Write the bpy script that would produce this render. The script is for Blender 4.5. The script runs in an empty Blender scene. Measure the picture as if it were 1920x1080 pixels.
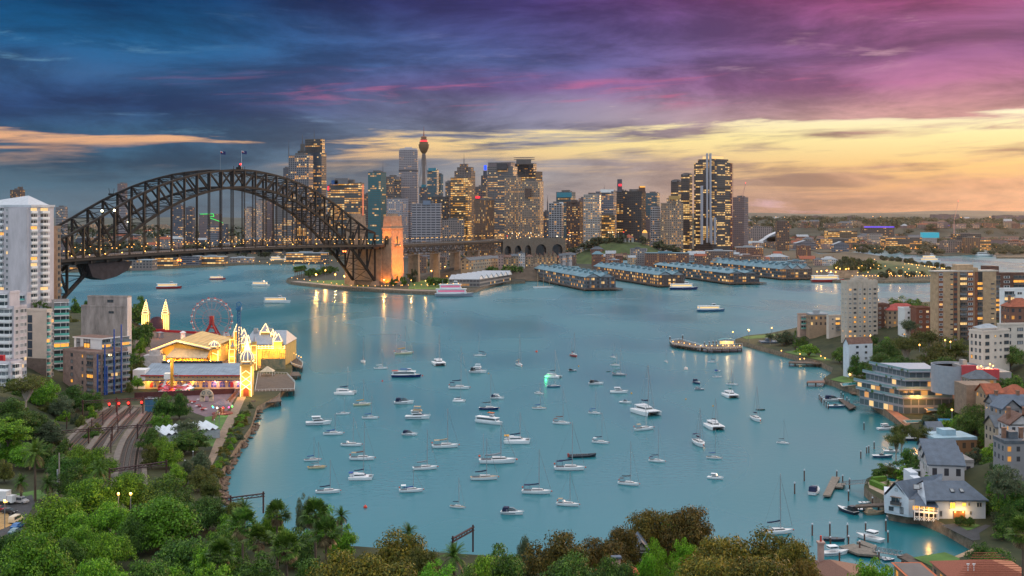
import bpy,math as mh,random
import numpy as np
from mathutils import Vector as V_,Matrix
R=mh.radians
random.seed(7)
rng=np.random.default_rng(11)
S=bpy.context.scene
COL=S.collection
# camera
FPX,HY,CZ=2195.0,402.0,88.0
cam=bpy.data.cameras.new('camera');camo=bpy.data.objects.new('camera',cam);COL.objects.link(camo)
camo.location=(0,0,CZ);camo.rotation_euler=(R(90),0,0)
cam.sensor_width=36;cam.lens=36*FPX/1920;cam.shift_y=-(540-HY)/1920
cam.clip_start=1;cam.clip_end=60000
S.camera=camo
S.view_settings.view_transform='Standard';S.view_settings.look='None'
S.view_settings.exposure=0;S.view_settings.gamma=1
S.render.engine='CYCLES'
S.cycles.use_denoising=True
S.cycles.max_bounces=6;S.cycles.diffuse_bounces=2;S.cycles.glossy_bounces=3
S.cycles.transmission_bounces=3;S.cycles.transparent_max_bounces=6;S.cycles.volume_bounces=0
S.cycles.sample_clamp_indirect=3;S.cycles.caustics_reflective=False;S.cycles.caustics_refractive=False

def SI(n,i,v):n.inputs[i].default_value=v

def lin(c):
 return tuple((x/12.92 if x<=.04045 else((x+.055)/1.055)**2.4)for x in(v/255 for v in c))

# sky
SUN_AZ,SUN_EL=R(34),R(7)
W_=bpy.data.worlds.new('World');S.world=W_;W_.use_nodes=True
nt=W_.node_tree;N=nt.nodes;N.clear();LK=nt.links.new

def nd(t,**k):
 n=N.new(t)
 for a,b in k.items():setattr(n,a,b)
 return n

def inp(n,i,v):
 if isinstance(v,(int,float)):SI(n,i,v)
 elif isinstance(v,tuple):SI(n,i,v if len(v)==4 or n.inputs[i].type=='VECTOR' else v+(1,))
 else:LK(v,n.inputs[i])

def mth(op,a,b=None,c=None,clamp=False):
 n=nd('ShaderNodeMath',operation=op,use_clamp=clamp);inp(n,0,a)
 if b is not None:inp(n,1,b)
 if c is not None:inp(n,2,c)
 return n.outputs[0]

def smooth(x,a,b):
 n=nd('ShaderNodeMapRange',interpolation_type='SMOOTHSTEP');inp(n,0,x);inp(n,1,a);inp(n,2,b);return n.outputs[0]

def mixc(f,a,b):
 n=nd('ShaderNodeMix',data_type='RGBA');inp(n,0,f);inp(n,6,a);inp(n,7,b);return n.outputs[2]

def ramp(x,stops):
 n=nd('ShaderNodeValToRGB');e=n.color_ramp.elements
 while len(e)<len(stops):e.new(.5)
 for k,(p,c)in enumerate(stops):e[k].position=p;e[k].color=lin(c)+(1,)
 inp(n,0,x);return n.outputs[0]

def noise(v,sc,det=6,rough=.55,dist=0.0):
 n=nd('ShaderNodeTexNoise',noise_dimensions='3D');inp(n,'Vector',v);inp(n,'Scale',sc);inp(n,'Detail',det);inp(n,'Roughness',rough);inp(n,'Distortion',dist)
 return n.outputs[0]

def comb(x,y,z=0.0):
 n=nd('ShaderNodeCombineXYZ');inp(n,0,x);inp(n,1,y);inp(n,2,z);return n.outputs[0]

tc=nd('ShaderNodeTexCoord');sx=nd('ShaderNodeSeparateXYZ');LK(tc.outputs['Generated'],sx.inputs[0])
dX,dY,dZ=sx.outputs
az=mth('ARCTAN2',dX,dY)
hor=mth('SQRT',mth('ADD',mth('MULTIPLY',dX,dX),mth('MULTIPLY',dY,dY)))
te=mth('DIVIDE',dZ,mth('MAXIMUM',hor,.001))
u=mth('MULTIPLY_ADD',az,1.19,.5,clamp=True)
wob=noise(comb(mth('MULTIPLY',az,5),mth('MULTIPLY',te,22)),1.0,3,.5)
t2=mth('MULTIPLY_ADD',mth('SUBTRACT',wob,.5),.035,te)
tn=mth('MULTIPLY',t2,5.0)
tb=mth('MULTIPLY',te,5.0)

def uni3(l,m,r):
 a=mixc(smooth(u,.14,.62),l,m);return mixc(smooth(u,.48,.95),a,r)

clear=uni3(ramp(tb,[(0,(88,108,122)),(.08,(76,104,122)),(.18,(78,104,122)),(.27,(226,170,130)),(.34,(236,180,136)),(.40,(90,124,156)),(.6,(96,140,178)),(1,(30,100,150))]),
             ramp(tb,[(0,(150,142,140)),(.1,(156,148,146)),(.2,(226,190,146)),(.32,(255,230,156)),(.45,(252,232,196)),(.56,(150,150,185)),(1,(125,140,185))]),
             ramp(tb,[(0,(206,144,102)),(.08,(222,158,106)),(.2,(250,204,130)),(.32,(255,238,172)),(.42,(255,246,210)),(.54,(255,214,186)),(.75,(235,200,200))]))
cloud=uni3(ramp(tn,[(0,(78,102,118)),(.14,(62,94,114)),(.24,(52,88,115)),(.35,(50,86,120)),(.44,(42,72,118)),(.57,(48,86,130)),(.69,(30,88,136)),(.78,(14,76,122)),(.92,(2,54,98))]),
             ramp(tn,[(0,(148,140,140)),(.16,(146,142,146)),(.35,(132,132,150)),(.46,(126,122,152)),(.54,(120,96,150)),(.64,(84,92,146)),(.78,(82,80,140)),(.92,(72,58,120))]),
             ramp(tn,[(0,(204,144,106)),(.15,(208,156,118)),(.32,(192,150,130)),(.44,(196,142,146)),(.54,(168,104,142)),(.66,(140,86,132)),(.78,(142,82,128)),(.92,(154,68,114))]))
q=comb(mth('MULTIPLY',az,4.2),mth('MULTIPLY',mth('MULTIPLY_ADD',az,-.035,te),42),.3)
n1=noise(q,1.0,8,.6,.25)
q2=comb(mth('MULTIPLY',az,9),mth('MULTIPLY',mth('MULTIPLY_ADD',az,-.02,te),105),3.7)
n2=noise(q2,1.0,6,.55,.5)
cov=mth('MULTIPLY_ADD',n2,.42,mth('MULTIPLY',n1,.58))
# the cloud bank: thick above, torn in the glow band, nearly clear haze at the skyline on the right
eb=mth('MULTIPLY_ADD',mth('SUBTRACT',cov,.5),-.42,mth('MULTIPLY_ADD',u,.26,mth('MULTIPLY_ADD',smooth(u,.06,.36),-.15,.375)))
bank=smooth(mth('SUBTRACT',tb,eb),-.08,.15)
bandr=mth('MULTIPLY',smooth(tb,.17,.30),mth('SUBTRACT',1.0,smooth(mth('SUBTRACT',tb,eb),-.05,.04)))
thr=mth('ADD',mth('MULTIPLY_ADD',bank,-.36,.47),mth('MULTIPLY',mth('MULTIPLY',bandr,smooth(u,.55,.88)),.085))
thr=mth('ADD',thr,mth('MULTIPLY',mth('SUBTRACT',1.0,smooth(u,.20,.72)),mth('MULTIPLY_ADD',smooth(mth('ABSOLUTE',mth('SUBTRACT',tb,.305)),.0,.035),-.14,.10)))
mask=smooth(mth('SUBTRACT',cov,thr),-.065,.085)
shade=noise(comb(mth('MULTIPLY',az,6.5),mth('MULTIPLY',te,27),9.1),1.0,9,.64,.35)
shv=mth('MULTIPLY_ADD',smooth(shade,.34,.68),.78,.58)
cl=nd('ShaderNodeMix',data_type='RGBA',blend_type='MULTIPLY');inp(cl,0,1.0);inp(cl,6,cloud);LK(comb(shv,shv,mth('MULTIPLY_ADD',shv,.9,.1)),cl.inputs[7])
cloudc=cl.outputs[2]
# pink light caught along the lower edge of the bank
pk=noise(comb(mth('MULTIPLY',az,8),mth('MULTIPLY',mth('MULTIPLY_ADD',az,-.05,te),95),5.5),1.0,6,.6,.4)
pband=mth('MULTIPLY',smooth(tb,.42,.50),mth('SUBTRACT',1.0,smooth(tb,.54,.64)))
pm=mth('MULTIPLY',mth('MULTIPLY',smooth(pk,.53,.70),pband),mth('MULTIPLY',smooth(u,.05,.5),mth('SUBTRACT',1.0,smooth(u,.74,.95))))
cloudc=mixc(mth('MULTIPLY',pm,.6),cloudc,lin((208,104,142))+(1,))
# thin silvery breaks and torn edges through the bank
wv=noise(comb(mth('MULTIPLY',az,11),mth('MULTIPLY',te,70),21.0),1.0,8,.62,.4)
wv2=noise(comb(mth('MULTIPLY',az,3.1),mth('MULTIPLY',te,16),2.2),1.0,2,.5)
wm=mth('MULTIPLY',smooth(wv,.54,.74),smooth(wv2,.48,.66))
cloudc=mixc(mth('MULTIPLY',wm,.8),cloudc,uni3(lin((110,160,190))+(1,),lin((170,150,185))+(1,),lin((240,190,195))+(1,)))
vis=mixc(mask,clear,cloudc)
# above the frame: soft twilight overhead and behind, made brighter than the visible sky to light the harbour
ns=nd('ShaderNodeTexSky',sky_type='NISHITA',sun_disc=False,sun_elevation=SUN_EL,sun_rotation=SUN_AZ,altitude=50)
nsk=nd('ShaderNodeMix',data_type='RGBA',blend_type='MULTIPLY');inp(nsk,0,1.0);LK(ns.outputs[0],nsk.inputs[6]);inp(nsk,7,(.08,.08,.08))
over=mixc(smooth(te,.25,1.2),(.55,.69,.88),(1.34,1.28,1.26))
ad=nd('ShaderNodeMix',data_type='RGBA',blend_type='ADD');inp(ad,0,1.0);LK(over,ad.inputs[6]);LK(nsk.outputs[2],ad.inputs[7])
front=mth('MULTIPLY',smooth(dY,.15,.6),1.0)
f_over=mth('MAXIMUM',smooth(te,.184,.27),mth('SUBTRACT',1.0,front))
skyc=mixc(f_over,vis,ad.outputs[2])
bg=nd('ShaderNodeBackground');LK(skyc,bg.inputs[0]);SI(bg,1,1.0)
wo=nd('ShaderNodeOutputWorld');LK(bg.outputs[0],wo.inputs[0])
# the low sun behind the cloud on the right
sl=bpy.data.lights.new('sun','SUN');sl.energy=2.4;sl.angle=R(14);sl.color=(1,.56,.26)
so=bpy.data.objects.new('sun',sl);COL.objects.link(so)
sd=V_((mh.sin(SUN_AZ)*mh.cos(SUN_EL),mh.cos(SUN_AZ)*mh.cos(SUN_EL),mh.sin(SUN_EL)))
so.rotation_euler=sd.to_track_quat('Z','Y').to_euler()

# helpers
def W(px,py,z=0.0):
 Y=(CZ-z)*FPX/(py-HY);return V_(((px-960)/FPX*Y,Y,z))

def D(px,py,Y):
 return V_(((px-960)/FPX*Y,Y,CZ-(py-HY)/FPX*Y))

MATS={}

def mat(name,col,rough=.7,metal=0.0,var=.22,scale=.6,emit=None,es=0.0,bump=0.0,spec=.4,col2=None,stretch=(1,1,1)):
 if name in MATS:return MATS[name]
 m=bpy.data.materials.new(name);m.use_nodes=True;t=m.node_tree;b=t.nodes['Principled BSDF']
 SI(b,'Roughness',rough);SI(b,'Metallic',metal);SI(b,'Specular IOR Level',spec)
 c=col+(1,)
 if var>0:
  tcn=t.nodes.new('ShaderNodeTexCoord');mp=t.nodes.new('ShaderNodeMapping');SI(mp,'Scale',stretch)
  t.links.new(tcn.outputs['Object'],mp.inputs[0])
  nz=t.nodes.new('ShaderNodeTexNoise');SI(nz,'Scale',scale);SI(nz,'Detail',5);SI(nz,'Roughness',.65)
  t.links.new(mp.outputs[0],nz.inputs[0])
  mx=t.nodes.new('ShaderNodeMix');mx.data_type='RGBA'
  rm=t.nodes.new('ShaderNodeMapRange');SI(rm,1,.32);SI(rm,2,.68)
  t.links.new(nz.outputs[0],rm.inputs[0]);t.links.new(rm.outputs[0],mx.inputs[0])
  SI(mx,6,tuple(x*(1-var)for x in col)+(1,))
  SI(mx,7,(col2 if col2 else tuple(min(1,x*(1+var))for x in col))+(1,))
  t.links.new(mx.outputs[2],b.inputs['Base Color'])
  if bump:
   bp=t.nodes.new('ShaderNodeBump');SI(bp,'Strength',bump);SI(bp,'Distance',.2)
   t.links.new(nz.outputs[0],bp.inputs['Height']);t.links.new(bp.outputs[0],b.inputs['Normal'])
 else:
  SI(b,'Base Color',c)
 if emit:
  SI(b,'Emission Color',emit+(1,));SI(b,'Emission Strength',es)
  m.cycles.emission_sampling='NONE'
 MATS[name]=m;return m

def facade(name,wall,glass,lit=.3,litc=(1,.42,.05),ls=1.0,u0=.2,u1=.8,v0=.3,v1=.85,seed=0.0,row=.5,rough=.75,grough=.2,top=None,cool=.25):
 if name in MATS:return MATS[name]
 m=bpy.data.materials.new(name);m.use_nodes=True;t=m.node_tree;b=t.nodes['Principled BSDF'];L=t.links.new

 def mt(op,a,b2=None,c2=None):
  n=t.nodes.new('ShaderNodeMath');n.operation=op
  for i,v in enumerate((a,b2,c2)):
   if v is None:continue
   if isinstance(v,(int,float)):SI(n,i,v)
   else:L(v,n.inputs[i])
  return n.outputs[0]
 uv=t.nodes.new('ShaderNodeUVMap');s=t.nodes.new('ShaderNodeSeparateXYZ');L(uv.outputs[0],s.inputs[0])
 U,V=s.outputs[0],s.outputs[1]
 fu,fv=mt('FRACT',U),mt('FRACT',V);iu,iv=mt('FLOOR',U),mt('FLOOR',V)
 mk=mt('MULTIPLY',mt('MULTIPLY',mt('GREATER_THAN',fu,u0),mt('LESS_THAN',fu,u1)),mt('MULTIPLY',mt('GREATER_THAN',fv,v0),mt('LESS_THAN',fv,v1)))
 def wn(x,y,z):
  c=t.nodes.new('ShaderNodeCombineXYZ')
  for i,v in enumerate((x,y,z)):
   if isinstance(v,(int,float)):SI(c,i,v)
   else:L(v,c.inputs[i])
  n=t.nodes.new('ShaderNodeTexWhiteNoise');L(c.outputs[0],n.inputs[0]);return n
 cell=wn(iu,iv,seed+.37);grp=wn(mt('FLOOR',mt('MULTIPLY',iu,.17)),iv,seed+5.1);hue=wn(iu,iv,seed+9.9)
 p=mt('ADD',mt('MULTIPLY',cell.outputs[0],1-row),mt('MULTIPLY',grp.outputs[0],row))
 # a quantile of the mixed noise that keeps about `lit` of the panes lit
 lit*=.8
 on=mt('LESS_THAN',p,lit if row<.05 else .5-(.5-lit)*(.78 if row<.8 else .95))
 on=mt('MULTIPLY',on,mk)
 mx=t.nodes.new('ShaderNodeMix');mx.data_type='RGBA';L(mk,mx.inputs[0]);SI(mx,6,tuple(c*.62 for c in wall)+(1,));SI(mx,7,glass+(1,))
 L(mx.outputs[2],b.inputs['Base Color'])
 rg=mt('MULTIPLY_ADD',mk,grough-rough,rough);L(rg,b.inputs['Roughness'])
 ec=t.nodes.new('ShaderNodeMix');ec.data_type='RGBA';L(mt('GREATER_THAN',hue.outputs[0],1-cool),ec.inputs[0])
 SI(ec,6,litc+(1,));SI(ec,7,(1,.62,.22,1));L(ec.outputs[2],b.inputs['Emission Color'])
 L(mt('MULTIPLY',on,mt('MULTIPLY_ADD',hue.outputs[0],ls*.75,ls*.25)),b.inputs['Emission Strength'])
 m.cycles.emission_sampling='NONE'
 MATS[name]=m;return m

class MB:
 def __init__(s):s.v=[];s.f=[];s.m=[];s.uv=[];s.M=None

 def pt(s,p):
  p=V_(p)
  if s.M is not None:p=s.M@p
  s.v.append((p.x,p.y,p.z));return len(s.v)-1

 def poly(s,pts,m=0,uv=None):
  s.f.append([s.pt(p)for p in pts]);s.m.append(m);s.uv.append(uv or[(-7.5,-7.5)]*len(pts))

 def box(s,x0,y0,z0,x1,y1,z1,m=0):
  a=[(x0,y0,z0),(x1,y0,z0),(x1,y1,z0),(x0,y1,z0),(x0,y0,z1),(x1,y0,z1),(x1,y1,z1),(x0,y1,z1)]
  i=[s.pt(p)for p in a]
  for q in((0,3,2,1),(4,5,6,7),(0,1,5,4),(1,2,6,5),(2,3,7,6),(3,0,4,7)):
   s.f.append([i[k]for k in q]);s.m.append(m);s.uv.append([(-7.5,-7.5)]*4)

 def pz(s,P,z0,z1,m=0,mtop=None,bay=0,fl=3.5,bottom=False,top=None):
  T=top or P;n=len(P);uo=0
  for k in range(n):
   a,b=P[k],P[(k+1)%n];c,d=T[(k+1)%n],T[k]
   ln=mh.hypot(b[0]-a[0],b[1]-a[1]);uv=None
   if bay:
    nb=max(1,round(ln/bay));nf=max(1,round((z1-z0)/fl));uv=[(uo,0),(uo+nb,0),(uo+nb,nf),(uo,nf)];uo+=nb+3
   s.poly([(a[0],a[1],z0),(b[0],b[1],z0),(c[0],c[1],z1),(d[0],d[1],z1)],m,uv)
  s.poly([(p[0],p[1],z1)for p in T],m if mtop is None else mtop)
  if bottom:s.poly([(p[0],p[1],z0)for p in reversed(P)],m if mtop is None else mtop)

 def tube(s,p,q,r,n=6,m=0,r2=None,cap=True):
  p,q=V_(p),V_(q);d=q-p
  if d.length<1e-6:return
  d.normalize();a=d.orthogonal().normalized();b=d.cross(a);r2=r if r2 is None else r2
  A=[s.pt(p+(a*mh.cos(2*mh.pi*k/n)+b*mh.sin(2*mh.pi*k/n))*r)for k in range(n)]
  B=[s.pt(q+(a*mh.cos(2*mh.pi*k/n)+b*mh.sin(2*mh.pi*k/n))*r2)for k in range(n)]
  for k in range(n):
   s.f.append([A[k],A[(k+1)%n],B[(k+1)%n],B[k]]);s.m.append(m);s.uv.append([(-7.5,-7.5)]*4)
  if cap:
   s.f.append(A[::-1]);s.m.append(m);s.uv.append([(-7.5,-7.5)]*n);s.f.append(B);s.m.append(m);s.uv.append([(-7.5,-7.5)]*n)

 def beam(s,p,q,w,h,m=0):
  p,q=V_(p),V_(q);d=(q-p).normalized();up=V_((0,0,1))
  if abs(d.z)>.98:up=V_((1,0,0))
  a=d.cross(up).normalized();b=a.cross(d)
  i=[]
  for o in(p,q):
   for sx_,sy_ in((-1,-1),(1,-1),(1,1),(-1,1)):i.append(s.pt(o+a*(sx_*w/2)+b*(sy_*h/2)))
  for q_ in((0,1,5,4),(1,2,6,5),(2,3,7,6),(3,0,4,7),(3,2,1,0),(4,5,6,7)):
   s.f.append([i[k]for k in q_]);s.m.append(m);s.uv.append([(-7.5,-7.5)]*4)

 def lathe(s,prof,c=(0,0,0),n=16,m=0,sc=(1,1)):
  rings=[]
  for r,z in prof:rings.append([s.pt((c[0]+r*mh.cos(2*mh.pi*k/n)*sc[0],c[1]+r*mh.sin(2*mh.pi*k/n)*sc[1],c[2]+z))for k in range(n)])
  for a,b in zip(rings,rings[1:]):
   for k in range(n):
    s.f.append([a[k],a[(k+1)%n],b[(k+1)%n],b[k]]);s.m.append(m);s.uv.append([(-7.5,-7.5)]*4)
  s.f.append(rings[-1]);s.m.append(m);s.uv.append([(-7.5,-7.5)]*n)

 def ball(s,c,r,n=8,m=0,sz=1.0):
  s.lathe([(r*mh.sin(mh.pi*k/5),-r*sz*mh.cos(mh.pi*k/5))for k in range(6)],c,n,m)

 def mesh(s,name,mats,smooth=False):
  me=bpy.data.meshes.new(name);me.from_pydata(s.v,[],s.f)
  for x in mats:me.materials.append(x)
  me.polygons.foreach_set('material_index',s.m)
  if any(u_[0][0]!=-7.5 for u_ in s.uv if u_):
   ul=me.uv_layers.new(name='UVMap');ul.data.foreach_set('uv',[c for f in s.uv for p in f for c in p])
  if smooth:me.polygons.foreach_set('use_smooth',[True]*len(me.polygons))
  me.update();return me

 def bd(s,name,mats,parent=None,smooth=False,loc=None):
  o=bpy.data.objects.new(name,s.mesh(name,mats if isinstance(mats,(list,tuple))else[mats],smooth));COL.objects.link(o)
  if parent is not None:o.parent=parent
  if loc is not None:o.location=loc
  return o

def thing(name,label,cat,loc=(0,0,0),rz=0.0,group=None,sc=None):
 o=bpy.data.objects.new(name,None);COL.objects.link(o);o.empty_display_size=.5
 o.location=loc;o.rotation_euler=(0,0,rz)
 if sc:o.scale=sc if isinstance(sc,tuple)else(sc,)*3
 o['label']=label;o['category']=cat
 if group:o['group']=group
 return o

def tag(o,label,cat,group=None,kind=None):
 o['label']=label;o['category']=cat
 if group:o['group']=group
 if kind:o['kind']=kind
 return o

def struct(name,mb,m,smooth=False):
 o=mb.bd(name,m,smooth=smooth);o['kind']='structure';return o

def put(me,name,parent,loc=(0,0,0),rz=0.0,sc=(1,1,1),m=None,slot=0):
 o=bpy.data.objects.new(name,me);COL.objects.link(o);o.parent=parent
 o.location=loc;o.rotation_euler=(0,0,rz);o.scale=sc
 if m is not None:
  o.material_slots[slot].link='OBJECT';o.material_slots[slot].material=m
 return o

def rect(c,ux,hx,hy):
 ux=V_((ux[0],ux[1])).normalized();uy=V_((-ux.y,ux.x));c=V_((c[0],c[1]))
 return[c-ux*hx-uy*hy,c+ux*hx-uy*hy,c+ux*hx+uy*hy,c-ux*hx+uy*hy]

def corner(x0,xc,x1,Y,k=1.0):
 s_=Y/FPX;wl,wr=(xc-x0)*s_,(x1-xc)*s_;C=V_(((xc-960)*s_,Y))
 if wl<.5 or wr<.5:
  w=(x1-x0)*s_;A=V_(((x0-960)*s_,Y));dp=min(max(w*.8,12),45)*k
  return[A,A+V_((w,0)),A+V_((w,dp)),A+V_((0,dp))]
 d=mh.sqrt(wl*wr)
 for _ in range(30):
  lx,rx=(x0-960)/FPX*(Y+d)-C.x,(x1-960)/FPX*(Y+d)-C.x
  lx,rx=min(lx,-.8),max(rx,.8);d=.5*d+.5*mh.sqrt(-lx*rx)
 L=V_((lx,d));Rr=V_((rx,d))
 return[C,C+Rr,C+Rr+L,C+L]

def inset(P,k):
 c=sum(P,V_((0,0)))/len(P);return[c+(p-c)*k for p in P]

WARM=(1,.56,.16)
# common materials
conc=mat('concrete',(.30,.28,.27),.85,var=.25,scale=.25)
white=mat('white_paint',(.78,.78,.78),.5,var=.06,scale=.4)
dark=mat('dark_void',(.02,.022,.026),.35,var=0)
glass=mat('window_glass',(.05,.065,.08),.08,var=.3,scale=.8,spec=.8)
glassb=mat('window_curtain',(.28,.30,.32),.25,var=.3,scale=.8)
litw=mat('lit_room',(.3,.18,.05),.4,var=0,emit=(1,.42,.06),es=1.2)
litw2=mat('lit_room_pale',(.3,.2,.1),.4,var=0,emit=(1,.62,.24),es=1.0)
bulb=mat('lamp_bulb',(.9,.6,.2),.4,var=0,emit=(1,.46,.09),es=3.2)
bulbw=mat('lamp_white',(.9,.8,.7),.4,var=0,emit=(1,.78,.48),es=3.5)
redl=mat('red_light',(.5,.02,.02),.4,var=0,emit=(1,.03,.02),es=4)
steel=mat('steel_grey',(.25,.26,.28),.45,metal=.3,var=.15)
timber=mat('wharf_timber',(.10,.075,.06),.85,var=.4,scale=.8)

# water and land
def water_mat():
 m=bpy.data.materials.new('harbour_water');m.use_nodes=True;t=m.node_tree;b=t.nodes['Principled BSDF'];L=t.links.new
 SI(b,'Base Color',(.010,.14,.172,1));SI(b,'Roughness',.16);SI(b,'IOR',1.33)
 tcn=t.nodes.new('ShaderNodeTexCoord')
 def nz(scale,st,det=3):
  mp=t.nodes.new('ShaderNodeMapping');SI(mp,'Scale',st);L(tcn.outputs['Object'],mp.inputs[0])
  n=t.nodes.new('ShaderNodeTexNoise');SI(n,'Scale',scale);SI(n,'Detail',det);L(mp.outputs[0],n.inputs[0]);return n.outputs[0]
 a=nz(.35,(1,1.0,1),4);c=nz(.012,(1,.5,1),1)
 bp=t.nodes.new('ShaderNodeBump');SI(bp,'Strength',.5);SI(bp,'Distance',.13)
 L(a,bp.inputs['Height']);L(bp.outputs[0],b.inputs['Normal'])
 # wind lanes: patches of rougher and smoother water
 rr=t.nodes.new('ShaderNodeMapRange');SI(rr,1,.35);SI(rr,2,.65);SI(rr,3,.21);SI(rr,4,.33)
 L(c,rr.inputs[0]);L(rr.outputs[0],b.inputs['Roughness'])
 return m

water=water_mat()
mb=MB();mb.poly([(-14000,-60,0),(14000,-60,0),(14000,16000,0),(-14000,16000,0)]);struct('water',mb,water)

def inside(poly,x,y):
 x=np.asarray(x,float);y=np.asarray(y,float);r=np.zeros(x.shape,bool);n=len(poly)
 for i in range(n):
  (x0,y0),(x1,y1)=poly[i],poly[(i+1)%n]
  if y0==y1:continue
  c=((y0>y)!=(y1>y))&(x<(x1-x0)*(y-y0)/(y1-y0)+x0);r^=c
 return r

def distline(poly,x,y):
 x=np.asarray(x,float);y=np.asarray(y,float);d=np.full(x.shape,1e9)
 for(x0,y0),(x1,y1)in zip(poly,poly[1:]):
  l2=max(1e-9,(x1-x0)**2+(y1-y0)**2);k=np.clip(((x-x0)*(x1-x0)+(y-y0)*(y1-y0))/l2,0,1)
  d=np.minimum(d,np.hypot(x-x0-k*(x1-x0),y-y0-k*(y1-y0)))
 return d

def land(name,pts,z,mtop,mwall,shore=None):
 m_=MB();P=[V_((p[0],p[1]))for p in pts]
 m_.poly([(p.x,p.y,z)for p in P],0)
 if m_.f and sum((a.x*b.y-b.x*a.y)for a,b in zip(P,P[1:]+P[:1]))<0:m_.f[0].reverse()
 for a,b in zip(P,P[1:]+P[:1]):m_.poly([(a.x,a.y,-3),(b.x,b.y,-3),(b.x,b.y,z),(a.x,a.y,z)],1)
 return struct(name,m_,[mtop,mwall])

def px(l,z=3.0):return[W(a,b,z).to_2d()for a,b in l]

earth=mat('city_ground',(.085,.07,.06),.95,var=.45,scale=.02,col2=(.04,.05,.028))
sea_stone=mat('sandstone_seawall',(.20,.15,.105),.9,var=.5,scale=.5,bump=.3)
grass=mat('lawn_grass',(.075,.15,.03),.95,var=.35,scale=.15)
grassd=mat('park_grass',(.06,.085,.028),.95,var=.4,scale=.05)
tarmac=mat('asphalt',(.055,.055,.06),.85,var=.2,scale=.3)
paving=mat('paving',(.26,.22,.19),.85,var=.25,scale=.3)
under=mat('undergrowth',(.022,.042,.012),.95,var=.5,scale=.12,col2=(.05,.055,.02))

city=px([(-200,512),(60,509),(200,506),(330,500),(400,497),(470,493),(612,491),(622,494),(600,506),(560,515),(540,521),(537,525),(545,529),(580,533),(640,539),
           (700,543),(760,546),(800,548),(860,548),(892,543),(915,535),(940,529),(985,527),(985,512),(1140,506),(1300,508),(1420,508),(1520,521),(1570,526),(1640,527),(1735,526),(1800,522),
           (1802,514),(1745,499),(1692,488),(1640,478),(1612,474),(1590,472),(1535,476),(1520,470),(1480,468),(1400,463.4),(-200,463.4)])
land('city_ground',city,3.0,earth,sea_stone)
darl=px([(1398,463.3),(1440,464),(1500,464),(1520,468),(1536,472),(1590,471),(1622,466),(1680,466),(1696,475),(1769,478),(1828,475),(1868,476),(1868,482),(2000,482),(2000,463.2)])
land('harbour_side_ground',darl,2.8,earth,sea_stone)
mb=MB();mb.poly([(-9000,3040,4),(9000,3040,4),(9000,15500,4),(-9000,15500,4)]);struct('far_ground',mb,mat('suburb_ground',(.085,.065,.05),.95,var=.5,scale=.02,col2=(.035,.04,.025)))

def hillmesh(name,cx,cy,rx,ry,h,m,z0=2.0,n=40,amp=.15,seed=1,rot=0.0):
 g=np.random.default_rng(seed);m_=MB();ph=g.uniform(0,6.28,8);idx={}
 for j in range(n+1):
  for i in range(n+1):
   a,b=(i/n*2-1),(j/n*2-1);r2=a*a+b*b
   z=z0+h*max(0,(1-r2))**1.2*(1+amp*(mh.sin(a*5+ph[0])*mh.cos(b*4+ph[1])+.5*mh.sin(a*11+ph[2]+b*7)))
   if r2>1:z=z0-2
   x,y=a*rx,b*ry
   idx[i,j]=m_.pt((cx+x*mh.cos(rot)-y*mh.sin(rot),cy+x*mh.sin(rot)+y*mh.cos(rot),z))
 for j in range(n):
  for i in range(n):
   m_.f.append([idx[i,j],idx[i+1,j],idx[i+1,j+1],idx[i,j+1]]);m_.m.append(0);m_.uv.append([(-7.5,-7.5)]*4)
 return struct(name,m_,m,True)

# far hills on the skyline
hm_far=mat('far_hill',(.055,.065,.05),.95,var=.3,scale=.003)
for cx,cy,rx,ry,h,sd_ in((-3200,9500,3000,1500,62,3),(2600,13200,3800,1500,98,5),(5200,13500,3500,1500,122,6),(600,10500,2400,1300,70,7),(3000,8600,2600,900,74,8),(-800,8200,2600,1300,66,12)):
 hillmesh('hill',cx,cy,rx,ry,h,hm_far,seed=sd_)
hillmesh('hill',1250,4700,1700,900,62,mat('wooded_ridge',(.05,.055,.04),.95,var=.4,scale=.02),seed=9)
hillmesh('hill',-700,3600,900,420,50,mat('wooded_ridge',(.05,.055,.04)),seed=14)
# the grassy observatory hill and the park headland
oh=D(1168,462,2080);hillmesh('observatory_hill',oh.x,oh.y,112,95,38,grassd,seed=2,amp=.05)
ph_=W(1685,508,3);hillmesh('headland_park',ph_.x,ph_.y+50,88,200,13,grassd,z0=2.2,seed=4,amp=.08,rot=-.06)

# the bay's own shore: both sides and under the foreground trees
shore_l=px([(-260,575),(0,590),(150,600),(250,613),(330,624),(440,628),(530,650),(545,668),(548,690),(540,715),(520,742),(482,762),(470,800),(440,842),(414,885),(408,920),(420,970),
              (500,1012),(640,1022),(800,1034),(950,1044),(1100,1044),(1300,1036),(1450,1052),(1530,1085),(1640,1110),(1690,1078),(1722,1062),(1775,1052),(1818,1040),(1834,1022),(1826,1014),
              (1778,986),(1754,975),(1700,953),(1676,949),(1640,930),(1620,912),(1624,898),(1650,884),(1690,878),(1740,850),(1760,835),(1735,822),(1712,808),(1680,782),
              (1634,752),(1646,744),(1625,736),(1600,728),(1560,713),(1544,709),(1558,700),(1562,690),(1540,679),(1500,669),(1440,653),(1395,641),(1378,636),(1400,629),(1440,625),(1490,615),(1530,600),(1600,585),(1720,567),(2100,545)])
shore=[(p.x,p.y)for p in shore_l]
bay=[V_(p)for p in shore]+[V_((900,900)),V_((900,20)),V_((-700,20)),V_((-700,900))]
land('shore_ground',bay,3.0,under,sea_stone)
bayp=[(p.x,p.y)for p in bay]
RAILX=[(150,-60),(300,-101),(399,-133),(430,-149),(470,-164),(514,-176),(560,-188),(900,-260)]

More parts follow.
